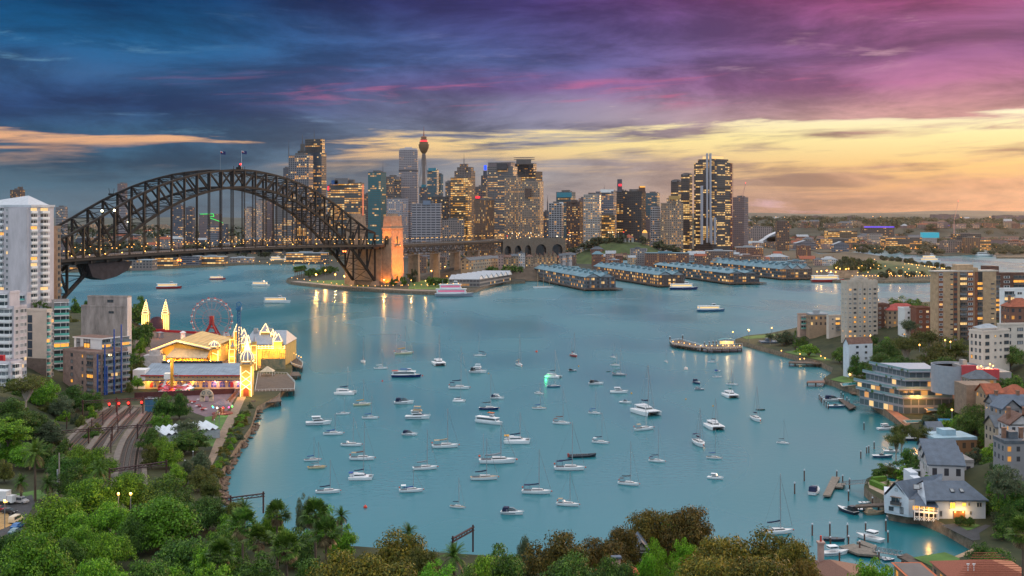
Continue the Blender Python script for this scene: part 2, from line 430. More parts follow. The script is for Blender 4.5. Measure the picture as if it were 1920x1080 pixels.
def ground(x,y):
 x=np.asarray(x,float);y=np.asarray(y,float)
 d=distline(shore,x,y)
 sl=np.interp(y,[300,330,520,610],[.24,.42,.42,.24]);right=3+np.minimum(20,sl*np.maximum(0,d-15))
 xl=np.interp(y,[r[0]for r in RAILX],[r[1]-17 for r in RAILX])
 left=3+np.clip((xl-x)*.42,0,13)*np.clip((y-405)/40,0,1)
 z=np.where(x>40,right,left)
 z=np.maximum(z,3+np.maximum(0,275-y)*.22)
 z=np.where((x<0)&(y>560),np.minimum(z,15),z)
 return z

def gz(x,y):return float(ground(np.array([x]),np.array([y]))[0])

m_=MB();st=6.0;xs=np.arange(-420,620,st);ys=np.arange(150,900,st)
XX,YY=np.meshgrid(xs,ys);ZZ=ground(XX,YY);IN=inside(bayp,XX,YY)
wob_=.5*np.sin(XX*.21+YY*.13)*np.cos(YY*.17)+.3*np.sin(XX*.5)*np.sin(YY*.43)
ZZ=np.where(ZZ>3.6,ZZ+wob_,ZZ-.5);ZZ=np.where(IN,ZZ,1.0)
ID={}
for j in range(len(ys)):
 for i in range(len(xs)):
  ID[i,j]=m_.pt((XX[j,i],YY[j,i],ZZ[j,i]))
for j in range(len(ys)-1):
 for i in range(len(xs)-1):
  if IN[j,i]or IN[j+1,i]or IN[j,i+1]or IN[j+1,i+1]:
   if max(ZZ[j,i],ZZ[j+1,i],ZZ[j,i+1],ZZ[j+1,i+1])>3:
    m_.f.append([ID[i,j],ID[i+1,j],ID[i+1,j+1],ID[i,j+1]]);m_.m.append(0);m_.uv.append([(-7.5,-7.5)]*4)
struct('hillside',m_,under,True)

def patch(name,pts,m,z=3.0,lift=.02):
 q_=MB();P=[W(a,b,z)for a,b in pts];P=[V_((p.x,p.y,z+lift))for p in P]
 if sum((a.x*b.y-b.x*a.y)for a,b in zip(P,P[1:]+P[:1]))<0:P.reverse()
 q_.poly(P,0);return struct(name,q_,m)

# lawns, paths and roads on Dawes Point
patch('lawn',[(560,529),(600,526),(690,524),(690,538),(640,536)],grass,3,.03)
patch('lawn',[(770,528),(850,520),(905,519),(880,536),(820,543),(765,542)],grass,3,.03)
patch('lawn',[(800,512),(850,506),(880,506),(850,516)],grass,3,.03)
patch('path',[(545,528),(640,537.5),(760,544.5),(850,546.5),(850,545),(760,542.6),(640,535),(560,527)],paving,3,.08)
patch('road',[(840,530),(885,505),(900,505),(862,530)],tarmac,3,.10)

# the steel arch bridge
bsteel=mat('bridge_steel',(.019,.0175,.018),.7,spec=.2,var=.2,scale=.2)
bdeck=mat('bridge_deck',(.03,.025,.024),.75,var=.2,scale=.1)
granite=mat('pylon_granite',(.30,.21,.15),.9,var=.25,scale=.25,bump=.2)
BX0,BY0,BDX,BDY=-368.77,934.18,7.3437,16.391
BU=V_((BDX,BDY,0)).normalized();BN=V_((-BU.y,BU.x,0))
TOP=[65.8,70,77.5,85,93,100.5,107,113,118,122,125.5,128,130,131.5,132]
TOP=TOP+TOP[-2::-1]
BOT=[8.7+106.4*(1-((i-14)/14)**2)for i in range(29)]
def bpt(i,z,off=0.0):return V_((BX0+BDX*i,BY0+BDY*i,z))+BN*off
def deckz(i):return 51.2+3.2*(1-((i-14)/14)**2)
bridge=thing('arch_bridge','dark steel arch bridge spanning the harbour behind the white apartment tower','bridge',bpt(14,0))
OFFB=-V_(bridge.location)
def bb(name,m_,mm,par=None):
 o=m_.bd(name,mm);o.parent=par or bridge
 if par is None:o.location=OFFB
 return o
for off in(0,30):
 k=MB()
 for i in range(28):
  k.beam(bpt(i,TOP[i],off),bpt(i+1,TOP[i+1],off),1.7,1.9)
  k.beam(bpt(i,BOT[i],off),bpt(i+1,BOT[i+1],off),1.9,3.0 if i in(0,1,2,25,26,27)else 2.3)
  if i<14:k.beam(bpt(i,TOP[i],off),bpt(i+1,BOT[i+1],off),1.2,1.5)
  else:k.beam(bpt(i+1,TOP[i+1],off),bpt(i,BOT[i],off),1.2,1.5)
 for i in range(29):k.beam(bpt(i,BOT[i],off),bpt(i,TOP[i],off),1.7,2.0)
 bb('arch_truss',k,bsteel)
 for i in range(5,24):
  if BOT[i]>deckz(i)+4:
   h=MB()
   for e in(-.7,.7):h.beam(bpt(i,BOT[i],off)+BU*e,bpt(i,deckz(i)-1,off)+BU*e,.5,.55)
   bb('hanger',h,bsteel)
k=MB()
for i in range(29):
 k.beam(bpt(i,TOP[i],0),bpt(i,TOP[i],30),.7,.9)
 k.beam(bpt(i,BOT[i],0),bpt(i,BOT[i],30),.7,.9)
 if i<28:
  for zz in(TOP,BOT):
   k.beam(bpt(i,zz[i],0),bpt(i+1,zz[i+1],30),.45,.5);k.beam(bpt(i+1,zz[i+1],0),bpt(i,zz[i],30),.45,.5)
 # walkway lattice and sway frames between the trusses
 if 3<i<25:
  zt=TOP[i];zb_=max(BOT[i],deckz(i)+9)
  k.beam(bpt(i,zt-1,0),bpt(i,zt-7,15),.35,.4);k.beam(bpt(i,zt-7,15),bpt(i,zt-1,30),.35,.4)
bb('cross_bracing',k,bsteel)
k=MB();rd=MB()
for i in range(-3,30):
 a,b=i,i+1;za,zb_=deckz(max(0,min(28,a))),deckz(max(0,min(28,b)))
 for o0,o1 in((-9.5,39.5),):
  A0,A1,B0,B1=bpt(a,za,o0),bpt(a,za,o1),bpt(b,zb_,o0),bpt(b,zb_,o1)
  dn=V_((0,0,-1.6))
  k.poly([A0+dn,B0+dn,B0,A0]);k.poly([A1,B1,B1+dn,A1+dn]);k.poly([A0+dn,A1+dn,B1+dn,B0+dn]);k.poly([A0,B0,B1,A1])
 k.beam(bpt(a,za-3.0,-6),bpt(b,zb_-3.0,-6),.8,2.6);k.beam(bpt(a,za-3.0,36),bpt(b,zb_-3.0,36),.8,2.6)
 k.beam(bpt(a,za-3.4,-9),bpt(a,za-3.4,39),.8,2.4)
 rd.poly([bpt(a,za+.06,2.5),bpt(b,zb_+.06,2.5),bpt(b,zb_+.06,27.5),bpt(a,za+.06,27.5)])
bb('deck',k,bdeck)
bb('roadway',rd,mat('bridge_road',(.16,.11,.085),.8,var=.3,scale=.1))
for off in(-9.4,39.4):
 k=MB()
 for i in range(-3,30):
  za,zb_=deckz(max(0,min(28,i))),deckz(max(0,min(28,i+1)))
  k.beam(bpt(i,za+1.7,off),bpt(i+1,zb_+1.7,off),.15,.22);k.beam(bpt(i,za+.4,off),bpt(i+1,zb_+.4,off),.12,.8)
  for e in range(6):k.beam(bpt(i+e/6,za+(zb_-za)*e/6,off),bpt(i+e/6,za+(zb_-za)*e/6+1.7,off),.2,.2)
 bb('railing',k,bsteel)
k=MB();k.box(-3,-2,0,3,2,2.4);k.box(-1,-1,2.4,1,1,4.4);k.box(-6,-.3,0,-5.5,.3,3.5);k.box(5,-.3,0,5.4,.3,3)
o=k.bd('summit_platform',bsteel);o.parent=bridge;o.location=V_((0,0,132.8))+BN*6
k2=MB();k2.ball((0,0,0),.9,8);b_=k2.bd('beacon_lamp',redl);b_.parent=o;b_.location=(1,0,5.2)
k=MB();k.box(-2.5,-1.6,0,2.5,1.6,1.6);k.beam((-1.6,0,1.5),(-2.6,0,6),.3,.3);k.beam((1.6,0,1.5),(2.2,0,6),.3,.3)
o=k.bd('maintenance_crane',bsteel);o.parent=bridge;o.location=bpt(5.6,105,30)+OFFB
k=MB()
prof=[(2.0,47.5),(2.3,36),(3.0,33),(3.8,35),(4.6,40),(4.9,47.5)]
for o0,o1 in((-5,8),):
 k.poly([bpt(i,z,o0)for i,z in prof]);k.poly([bpt(i,z,o1)for i,z in reversed(prof)])
 for(i,z),(j,z2)in zip(prof,prof[1:]):k.poly([bpt(i,z,o1),bpt(j,z2,o1),bpt(j,z2,o0),bpt(i,z,o0)])
bb('scaffold_wrap',k,mat('scaffold_net',(.045,.035,.04),.9,var=.3,scale=.2))
# floodlights at deck level wash the truss members
for n_,i in enumerate((1.2,2.3,3.3,4.4,6,8,10.5,13,16,18.5,21,23,25,27)):
 k=MB();k.ball((0,0,0),.45,6);o=bb('floodlight',k,bulb);o.location=bpt(i,deckz(i)+2.2,-1.5)+OFFB
 l=bpy.data.lights.new('floodlight','POINT');l.energy=3000;l.color=(1,.58,.18);l.shadow_soft_size=.6
 lo=bpy.data.objects.new('floodlight_glow',l);COL.objects.link(lo);lo.parent=bridge;lo.location=bpt(i,deckz(i)+4,-2.2)+OFFB
for i,z,s_ in((3.1,91,1.0),(3.9,91.5,1.0),(6.6,81,.6)):
 k=MB();k.ball((0,0,0),s_,8);o=bb('arc_lamp',k,mat('arc_lamp',(.9,.9,.7),.4,var=0,emit=(1,.95,.6),es=9));o.location=bpt(i,z,-1.4 if i<5 else 28)+OFFB
k=MB();k.ball((0,0,0),.9,8);k.ball((2.4,0,0),.9,8);o=bb('navigation_lamp',k,mat('red_orange_light',(.6,.1,.02),.4,var=0,emit=(1,.16,.03),es=8));o.location=bpt(8.1,deckz(8)-7.6,-6)+OFFB
k=MB();k.ball((0,0,0),.9,8);k.ball((2.4,0,0),.9,8);o=bb('navigation_lamp',k,MATS['red_orange_light']);o.location=bpt(23.6,deckz(23)-6.6,-6)+OFFB
# lamps with cross arms along the deck
lm=MB();lm.tube((0,0,0),(0,0,7.5),.16,5);lm.beam((-2.6,0,7.4),(2.6,0,7.4),.18,.22)
lmesh=lm.mesh('deck_lamp',[bsteel]);hm_=MB();hm_.ball((0,0,0),.5,6,sz=.6);hmesh=hm_.mesh('lamp_head',[bulb])
for i in list(np.arange(-.5,29,1.0)):
 for off in(-8.2,38):
  r_=thing('deck_lamp','double armed lamp standing along the edge of the arch bridge deck','street lamp',bpt(i,deckz(max(0,min(28,i))),off),mh.atan2(BN.y,BN.x),'lamps along the bridge deck')
  put(lmesh,'post',r_);put(hmesh,'lamp_head',r_,(-2.5,0,7));put(hmesh,'lamp_head',r_,(2.5,0,7))
# flags on the crown
navy=mat('flag_navy',(.012,.016,.10),.8,var=0);flagred=mat('flag_red',(.45,.02,.02),.8,var=0)
for k_,(i,off,lb)in enumerate(((11.9,0,'navy flag flying on the flagpole left of the red beacon atop the arch'),(13.75,0,'navy flag flying on the flagpole right of the red beacon atop the arch'))):
 p=bpt(i,TOP[int(round(i))]+.7,off);f_=thing('flagpole',lb,'flag',p,0,'flags on the bridge crown')
 q_=MB();q_.tube((0,0,0),(0,0,18.5),.16,6,r2=.1);q_.bd('pole',white if k_ else steel,f_)
 q_=MB()
 def fz(a):return .35*mh.sin(a*1.6)
 cols=8
 for a in range(cols):
  x0,x1=.2+a*.6,.2+(a+1)*.6
  for b in range(4):
   z0,z1=15.4+b*.75-x0*.12,15.4+(b+1)*.75-x0*.12;mi=0
   if a<4 and b>=2:mi=1 if(a in(1,)or(b==2 and a%2==0))else(2 if(a+b)%2 else 0)
   q_.poly([(x0,fz(x0),z0),(x1,fz(x1),z0-.07),(x1,fz(x1),z1-.07),(x0,fz(x0),z1)],mi)
 q_.bd('flag_cloth',[navy,flagred,white],f_)

# granite pylons at the southern end
def pylon(b0,b1,lab):
 E_=V_((BX0+28*BDX,BY0+28*BDY,0));Wd=-BN
 def pp(a,b,z):return E_+BU*a+Wd*b+V_((0,0,z))
 root=thing('bridge_pylon',lab,'pylon',pp(24,(b0+b1)/2,3),0,'granite pylons at the bridge end');off=-V_(root.location)
 def ringp(g,a0=10,a1=38):return[pp(a0-g,b0-g,0).to_2d(),pp(a0-g,b1+g,0).to_2d(),pp(a1+g,b1+g,0).to_2d(),pp(a1+g,b0-g,0).to_2d()]
 def ccw(P):return P if sum((a.x*b.y-b.x*a.y)for a,b in zip(P,P[1:]+P[:1]))>0 else P[::-1]
 k=MB();k.pz(ccw(ringp(1.2)),3,30,0,top=ccw(ringp(.5)));k.pz(ccw(ringp(.45)),30,70,0,top=ccw(ringp(-.2)))
 k.pz(ccw(ringp(.5)),70,72,0);k.pz(ccw(ringp(-.5)),72,84.5,0,top=ccw(ringp(-1.2)))
 o=k.bd('shaft',granite,root);o.location=off
 k=MB();k.pz(ccw(ringp(-1.0)),84.5,86,0);k.pz(ccw(ringp(-3.0,14,34)),86,89.0,0);o=k.bd('cap',granite,root);o.location=off
 # arched openings: flat dark sheets on the faces paint in their shade
 k=MB()
 def arch(a_,u_,w,z0,z1,n=10):
  pts=[a_-u_*w+V_((0,0,z0)),a_+u_*w+V_((0,0,z0))]
  for j in range(n+1):
   th=mh.pi*j/n;pts.append(a_+u_*w*mh.cos(th)+V_((0,0,z1+w*mh.sin(th))))
  return pts
 for sgn in(-1,):
  k.poly(arch(pp(10-.32,(b0+b1)/2,0),Wd,2.6,52,60));
 k.poly(arch(pp(24,b1+.32,0),BU,2.0,50,60));k.poly(arch(pp(22,b1+1.1,0),BU,2.4,5,12))
 o=k.bd('archway',dark,root);o.location=off
 for e0,e1,w_,h_ in((pp(17,b1+1.2,50),pp(31,b1+1.2,50),1.2,1.2),(pp(10,b1+.5,71),pp(38,b1+.5,71),.6,1.2),(pp(16,b1+1.6,15.2),pp(28,b1+1.6,15.2),1.4,1.0)):
  k=MB();k.beam(e0,e1,w_,h_);o=k.bd('ledge',granite,root);o.location=off
 return root,pp
py1,pp1=pylon(4.3,16.8,'floodlit orange granite pylon nearest the camera, right of the arch end')
py2,pp2=pylon(-46.8,-34.3,'unlit granite pylon behind the steel arch, beyond the floodlit one')
# abutment tower under the deck
k=MB();E_=V_((BX0+28*BDX,BY0+28*BDY,0));Wd=-BN
P=[(E_+BU*a+Wd*b).to_2d()for a,b in((7,4),(38,4),(38,-34),(7,-34))]
k.pz(P if sum((a.x*b.y-b.x*a.y)for a,b in zip(P,P[1:]+P[:1]))>0 else P[::-1],3,46,0);tag(k.bd('bridge_abutment',granite),'brown stone abutment under the bridge deck between the two pylons','abutment')
for b in(0,-30):
 k=MB();c_=E_+Wd*b
 k.pz(rect(c_.to_2d(),BU.to_2d(),5,4),3,9,0,top=rect((c_+BU*1).to_2d(),BU.to_2d(),3,2.6))
 tag(k.bd('bearing_plinth',granite),'stone plinth carrying the foot of the '+('nearer' if b==0 else 'farther')+' arch truss','plinth','plinths at the arch feet')
def spot(par,loc,to,energy,ang,col,size=.5,blend=.6):
 l=bpy.data.lights.new('flood','SPOT');l.energy=energy;l.spot_size=R(ang);l.spot_blend=blend;l.color=col;l.shadow_soft_size=size
 o=bpy.data.objects.new('flood',l);COL.objects.link(o);o.location=loc;o.rotation_euler=(V_(to)-V_(loc)).to_track_quat('-Z','Y').to_euler()
 return o
for a,b,z,ta,tb_,tz,e,an in((24,58,4,24,17,36,6.5e5,62),(20,26,4,22,17,20,3e4,110),(24,21,51,24,17,62,2e4,120),(-2,12,56,10,10,72,6e4,90),(4,12,4,10,8,20,3e4,110)):
 p0=pp1(a,b,z);k=MB();k.box(-.5,-.4,0,.5,.4,.8);t_=tag(k.bd('floodlight',bulb),'orange floodlight trained on the granite pylon','floodlight','floodlights round the pylon');t_.location=p0-V_((0,0,1))
 spot(None,p0,pp1(ta,tb_,tz),e,an,(1,.27,.012))

# approach viaduct behind the pylon
def vp(a,z,b=-15):return E_+BU*a+Wd*b+V_((0,0,z))
via=thing('approach_viaduct','steel truss approach viaduct on stone piers right of the floodlit pylon','viaduct',vp(180,0));off=-V_(via.location)
k=MB()
for o0,o1 in((9.5,-39.5),):
 A0,A1,B0,B1=vp(38,51,o0),vp(38,51,o1),vp(345,50,o0),vp(345,50,o1);dn=V_((0,0,-2.4))
 k.poly([A0,B0,B1,A1]);k.poly([A0+dn,B0+dn,B0,A0]);k.poly([A1,B1,B1+dn,A1+dn]);k.poly([A0+dn,A1+dn,B1+dn,B0+dn])
k.beam(vp(38,52.6,9.4),vp(345,51.6,9.4),.2,.8)
for a in range(38,345,6):k.beam(vp(a,51,9.4),vp(a,53,9.4),.25,.25)
o=k.bd('deck',bdeck,via);o.location=off
for b in(7,-37):
 k=MB();k.beam(vp(38,47.6,b),vp(345,47,b),.9,1.2);k.beam(vp(38,37.5,b),vp(345,37.5,b),.9,1.2)
 for j,a in enumerate(range(38,344,9)):
  a2=min(345,a+9);k.beam(vp(a,47.5,b),vp(a,37.5,b),.5,.5)
  k.beam(vp(a,47.3 if j%2 else 37.6,b),vp(a2,37.6 if j%2 else 47.3,b),.7,.8)
 o=k.bd('side_truss',mat('viaduct_steel',(.07,.055,.05),.7,var=.2),via);o.location=off
for a in(95,150,210,270,325):
 for b in(4,-34):
  k=MB();k.pz(rect(vp(a,0,b).to_2d(),BU.to_2d(),2.4,4.2),3,37,0,top=rect(vp(a,0,b).to_2d(),BU.to_2d(),1.9,3.4));k.pz(rect(vp(a,0,b).to_2d(),BU.to_2d(),2.5,4.2),37.0,38.2,0)
  o=k.bd('pier',granite,via);o.location=off
for a in range(45,420,13):
 if a<345:
  r_=thing('viaduct_lamp','double armed lamp standing along the approach viaduct deck','street lamp',vp(a,51,8),mh.atan2(BN.y,BN.x),'lamps along the viaduct')
  put(lmesh,'post',r_);put(hmesh,'lamp_head',r_,(-2.5,0,7));put(hmesh,'lamp_head',r_,(2.5,0,7))
# masonry arches where the road curves away
k=MB();A_=vp(345,0,9.5);pts=[A_,A_+V_((45,60,0)),A_+V_((95,85,0))]
for p,q_ in zip(pts,pts[1:]):
 dv=(q_-p).normalized();nn=V_((-dv.y,dv.x,0));L_=(q_-p).length;n_=max(1,int(L_/19))
 k.poly([p+V_((0,0,51)),q_+V_((0,0,51)),q_+nn*40+V_((0,0,51)),p+nn*40+V_((0,0,51))])
 for j in range(n_):
  a,b=p+dv*(L_*j/n_),p+dv*(L_*(j+1)/n_);w=(b-a).length;c_=(a+b)/2;rr=w*.32
  out=[a+V_((0,0,3)),a+V_((0,0,52.4)),b+V_((0,0,52.4)),b+V_((0,0,3)),c_+dv*rr+V_((0,0,3))]
  out+=[c_+dv*rr*mh.cos(mh.pi*t_/10)+V_((0,0,34+rr*mh.sin(mh.pi*t_/10)))for t_ in range(11)]+[c_-dv*rr+V_((0,0,3))]
  k.poly(out)
  k.poly([x+nn*3 for x in(a+V_((0,0,3)),a+V_((0,0,50)),b+V_((0,0,50)),b+V_((0,0,3)))],1)
tag(k.bd('masonry_viaduct',[mat('viaduct_stone',(.17,.13,.10),.9,var=.25),dark]),'pale stone arched viaduct continuing from the end of the steel approach','viaduct')

# the city skyline
roofm=mat('flat_roof',(.13,.12,.12),.9,var=.3,scale=.1)
F={}
def fm(key,*a,**k):F[key]=facade('facade_'+key,*a,**k)
fm('dark_bronze',(.075,.062,.062),(.03,.032,.04),lit=.34,ls=1.1,u0=.1,u1=.9,v0=.35,v1=.85,row=.75,seed=1)
fm('glass_navy',(.06,.068,.09),(.045,.06,.085),lit=.30,ls=1.0,u0=.06,u1=.94,v0=.25,v1=.9,row=.7,seed=2,rough=.4)
fm('frame_pale',(.30,.27,.29),(.045,.05,.07),lit=.36,ls=1.1,u0=.16,u1=.84,v0=.2,v1=.9,row=.75,seed=3)
fm('low_gold',(.14,.13,.13),(.07,.07,.07),lit=.62,ls=1.2,u0=.05,u1=.95,v0=.3,v1=.88,row=.85,seed=4)
fm('green_glass',(.025,.10,.115),(.03,.13,.15),lit=.15,ls=.9,u0=.06,u1=.94,v0=.2,v1=.85,row=.6,seed=5,rough=.3)
fm('grey_mid',(.22,.19,.19),(.05,.05,.055),lit=.35,ls=1.0,u0=.15,u1=.85,v0=.3,v1=.85,row=.5,seed=6)
fm('white_oct',(.46,.40,.42),(.12,.11,.13),lit=.16,ls=.8,u0=.12,u1=.88,v0=.4,v1=.78,row=.6,seed=7)
fm('teal_office',(.09,.16,.20),(.05,.11,.15),lit=.35,ls=.9,u0=.08,u1=.92,v0=.35,v1=.85,row=.7,seed=8,rough=.35)
fm('brown_step',(.26,.20,.18),(.07,.055,.055),lit=.30,ls=1.0,u0=.22,u1=.78,v0=.25,v1=.85,row=.3,seed=9)
fm('gold_front',(.20,.15,.11),(.10,.075,.05),lit=.72,ls=1.2,u0=.06,u1=.94,v0=.3,v1=.85,row=.7,seed=10)
fm('big_grey',(.25,.22,.22),(.06,.06,.07),lit=.55,ls=1.0,u0=.06,u1=.94,v0=.42,v1=.85,row=.75,seed=11)
fm('white_dots',(.52,.48,.52),(.10,.10,.13),lit=.34,ls=1.0,u0=.3,u1=.72,v0=.3,v1=.72,row=.05,seed=12)
fm('pale_bands',(.48,.44,.48),(.05,.05,.065),lit=.05,ls=.8,u0=.08,u1=.92,v0=.45,v1=.95,row=.3,seed=13)
fm('stone_low',(.36,.28,.26),(.06,.055,.06),lit=.12,ls=.9,u0=.25,u1=.8,v0=.3,v1=.9,row=.2,seed=14)
fm('brown_slab',(.24,.135,.085),(.10,.06,.045),lit=.16,ls=.9,u0=.3,u1=.7,v0=.1,v1=.95,row=.1,seed=15)
fm('beige_hotel',(.42,.31,.24),(.09,.07,.065),lit=.40,ls=1.1,u0=.25,u1=.75,v0=.25,v1=.75,row=.05,seed=16)
fm('dark_grid',(.10,.085,.085),(.035,.035,.04),lit=.26,ls=1.0,u0=.12,u1=.88,v0=.3,v1=.85,row=.35,seed=17)
fm('stripe_white',(.50,.47,.50),(.03,.03,.035),lit=.14,ls=.9,u0=.2,u1=.95,v0=.3,v1=.95,row=.2,seed=18)
fm('brown_lit',(.16,.10,.085),(.05,.04,.04),lit=.36,ls=1.0,u0=.25,u1=.75,v0=.3,v1=.8,row=.1,seed=19)
fm('white_lit',(.54,.48,.45),(.14,.11,.09),lit=.52,ls=1.2,u0=.18,u1=.82,v0=.35,v1=.8,row=.35,seed=20)
fm('blue_bands',(.28,.28,.34),(.05,.06,.08),lit=.36,ls=1.0,u0=.05,u1=.95,v0=.45,v1=.9,row=.7,seed=21)
fm('black_tower',(.045,.04,.045),(.03,.03,.036),lit=.16,ls=.9,u0=.15,u1=.85,v0=.3,v1=.8,row=.3,seed=22)
fm('deco_beige',(.46,.34,.26),(.12,.09,.075),lit=.32,ls=1.1,u0=.2,u1=.75,v0=.25,v1=.8,row=.1,seed=23)
fm('harbour_tower',(.055,.035,.038),(.05,.045,.045),lit=.50,ls=1.25,litc=(1,.5,.1),u0=.05,u1=.95,v0=.35,v1=.9,row=.8,seed=24,rough=.5,cool=.5)
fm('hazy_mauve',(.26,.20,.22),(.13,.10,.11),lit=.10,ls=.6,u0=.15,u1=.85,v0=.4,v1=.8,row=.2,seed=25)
fm('slate_blue',(.12,.13,.17),(.06,.07,.10),lit=.30,ls=.9,u0=.15,u1=.85,v0=.35,v1=.85,row=.5,seed=26)
fm('cream_dots',(.50,.42,.40),(.12,.1,.1),lit=.45,ls=1.1,u0=.25,u1=.75,v0=.3,v1=.75,row=.1,seed=27)
antm=mat('mast_grey',(.10,.09,.10),.6,var=0)
signr=mat('sign_red',(.4,.02,.03),.5,var=0,emit=(1,.03,.05),es=1.6)
signb=mat('sign_blue',(.02,.06,.5),.5,var=0,emit=(.01,.07,1),es=1.5)
tealtop=mat('teal_top',(.03,.22,.30),.4,var=.1)

def tower(x0,xc,x1,ytop,Y,key,label,steps=(),mast=(),signs=(),boxes=(),bay=4.2,fl=4.2,cat='tower',crown=True,parapet=None):
 P=corner(x0,xc,x1,Y);c=sum(P,V_((0,0)))/4
 zt=D(960,ytop,Y).z
 root=thing('office_tower',label,cat,(c.x,c.y,3));off=V_((-c.x,-c.y,-3))
 k=MB();k.pz(P,0,zt,0,1,bay=bay,fl=fl);k.bd('tower_body',[F[key],roofm],root,loc=off)
 if crown:
  k=MB();q_=inset(P,1.012);k.pz(q_,zt-.2,zt+1.6,0,1);k.bd('parapet',[parapet or F[key],roofm],root,loc=off)
  k=MB();h_=max(3,(x1-x0)*Y/FPX*.10);k.pz(inset(P,.45),zt+1.5,zt+1.5+h_,0)
  g=inset(P,.9)[0];k.pz([g+V_(v)for v in((1,4),(4,4),(4,7),(1,7))],zt+1.5,zt+3.5,0);k.bd('plant_room',[roofm],root,loc=off)
 for(a,b,c_,y,kk)in steps:
  Q=corner(a,b,c_,Y+4);q_=MB();z2=D(960,y,Y).z;q_.pz(Q,zt-1,z2,0,1,bay=bay,fl=fl);q_.bd('upper_storeys',[F[kk],roofm],root,loc=off)
  q_=MB();q_.pz(inset(Q,1.015),z2,z2+1.4,0);q_.bd('parapet',[roofm],root,loc=off)
 for(xm,y0,y1,r_)in mast:
  q_=MB();a=D(xm,y0,Y+10);b=D(xm,y1,Y+10);a.z-=3;q_.tube(a,a.lerp(b,.55),r_,6);q_.tube(a.lerp(b,.55),b,r_*.55,5,r2=r_*.2);q_.bd('mast',[antm],root,loc=off)
 for(a,y0,b,y1,mm)in signs:
  p,q2=D(a,y1,Y-.5),D(b,y0,Y-.5);q_=MB();q_.box(p.x,Y-2.5,p.z,q2.x,Y-.4,q2.z);q_.bd('sign',[mm],root,loc=off)
 for(a,y0,b,y1,mm)in boxes:
  p,q2=D(a,y1,Y),D(b,y0,Y);q_=MB();q_.box(p.x,Y+2,p.z,q2.x,Y+2+(q2.x-p.x)*.8,q2.z);q_.bd('roof_block',[mm],root,loc=off)
 return root

T=tower
grim=mat('plant_grey',(.17,.16,.17),.8,var=.2)
T(541,579,587,292,2500,'frame_pale','pale framed office tower with a lone mast at its left corner, behind the arch',mast=((541.5,292,262,.9),),bay=5)
T(571,603,612,286,2640,'glass_navy','tallest dark glass tower left of centre, flat black crown with two masts',steps=((572,604,609,261,'dark_bronze'),),mast=((589,262,240,.9),),crown=False)
T(558,566,572,284,2620,'dark_bronze','narrow stepped shaft with a lit spire against the tallest dark glass tower',mast=((567,278,252,1.6),),boxes=((563,270,570,285,F['low_gold']),))
T(531,538,542,316,2700,'slate_blue','dark wedge topped tower just left of the pale framed tower')
T(620,676,683,344,2420,'low_gold','broad office block with whole gold lit floors, right of the arch',boxes=((627,334,652,345,grim),(621,338,633,346,mat('plant_blue',(.03,.10,.28),.6,var=.1))),bay=5,signs=((679.5,346,682,404,mat('edge_red',(.4,.1,.06),.5,var=0,emit=(1,.25,.12),es=.6)),))
T(614,622,630,348,2440,'low_gold','narrow lit office block against the left side of the gold lit block',signs=((614.5,349,617,357,signr),))
T(690,714,724,324,2380,'green_glass','dark green glass tower with a thin flagpole mast on its roof',mast=((718,324,301,.6),),bay=5)
T(683,687,692,365,2600,'grey_mid','sliver of a grey lit tower left of the green glass tower')
T(722,738,752,332,2620,'grey_mid','grey lit tower between the green glass tower and the tall white octagonal one',boxes=((736,331,749,337,grim),))
# white octagonal tower
k=MB();c_=D(766,400,2700);oc=[V_((c_.x+23*mh.cos(R(22.5+45*j)),c_.y+23*mh.sin(R(22.5+45*j))))for j in range(8)]
t_=thing('octagonal_tower','tall white octagonal tower with a notched crown left of the red lit tower','tower',(c_.x,c_.y,3));zt=D(0,282,2700).z;off=V_((-c_.x,-c_.y,-3))
k.pz(oc,0,zt,0,1,bay=4.5,fl=4);k.bd('tower_body',[F['white_oct'],roofm],t_,loc=off)
k=MB();k.pz(inset(oc,.93),zt,zt+4,0);k.box(c_.x-8,c_.y-6,zt+3,c_.x+8,c_.y+6,zt+7);k.bd('crown',[mat('crown_white',(.5,.45,.46),.8,var=.1)],t_,loc=off)
k=MB();z_=D(0,320,2700).z;k.pz(inset(oc,1.03),z_-2,z_+2,0);k.bd('plant_band',[mat('louvre_dark',(.10,.09,.10),.8,var=.1)],t_,loc=off)
k=MB();k.box(c_.x-26,c_.y-14,0,c_.x-8,c_.y+8,D(0,329,2700).z);k.bd('side_wing',[mat('wing_white',(.42,.37,.38),.8,var=.1)],t_,loc=off)
# needle tower with a turret
c_=D(794.7,400,3150);s_=3150/FPX;zz=lambda y:D(0,y,3150).z
t_=thing('observation_tower','slim observation tower with a gold turret, red lit collar and spire','tower',(c_.x,c_.y,3));off=V_((-c_.x,-c_.y,-3))
k=MB();k.tube((c_.x,c_.y,0),(c_.x,c_.y,zz(285)),4.6,12);k.bd('shaft',[mat('shaft_brown',(.22,.17,.15),.7,var=.15)],t_,loc=off)
k=MB()
for j in range(12):
 a=2*mh.pi*j/12;k.tube((c_.x+4.6*mh.cos(a),c_.y+4.6*mh.sin(a),zz(290)),(c_.x+15*mh.cos(a+.5),c_.y+15*mh.sin(a+.5),zz(352)),.35,4)
k.bd('cable_net',[antm],t_,loc=off)
k=MB();k.lathe([(4.6,zz(288)),(9,zz(284)),(13.2,zz(277)),(14.2,zz(272)),(14.2,zz(270.5)),(12.2,zz(270)),(11.6,zz(266))],(c_.x,c_.y,0),24);k.bd('turret',[facade('turret_gold',(.32,.17,.07),(.16,.09,.04),lit=.4,seed=31)],t_,loc=off)
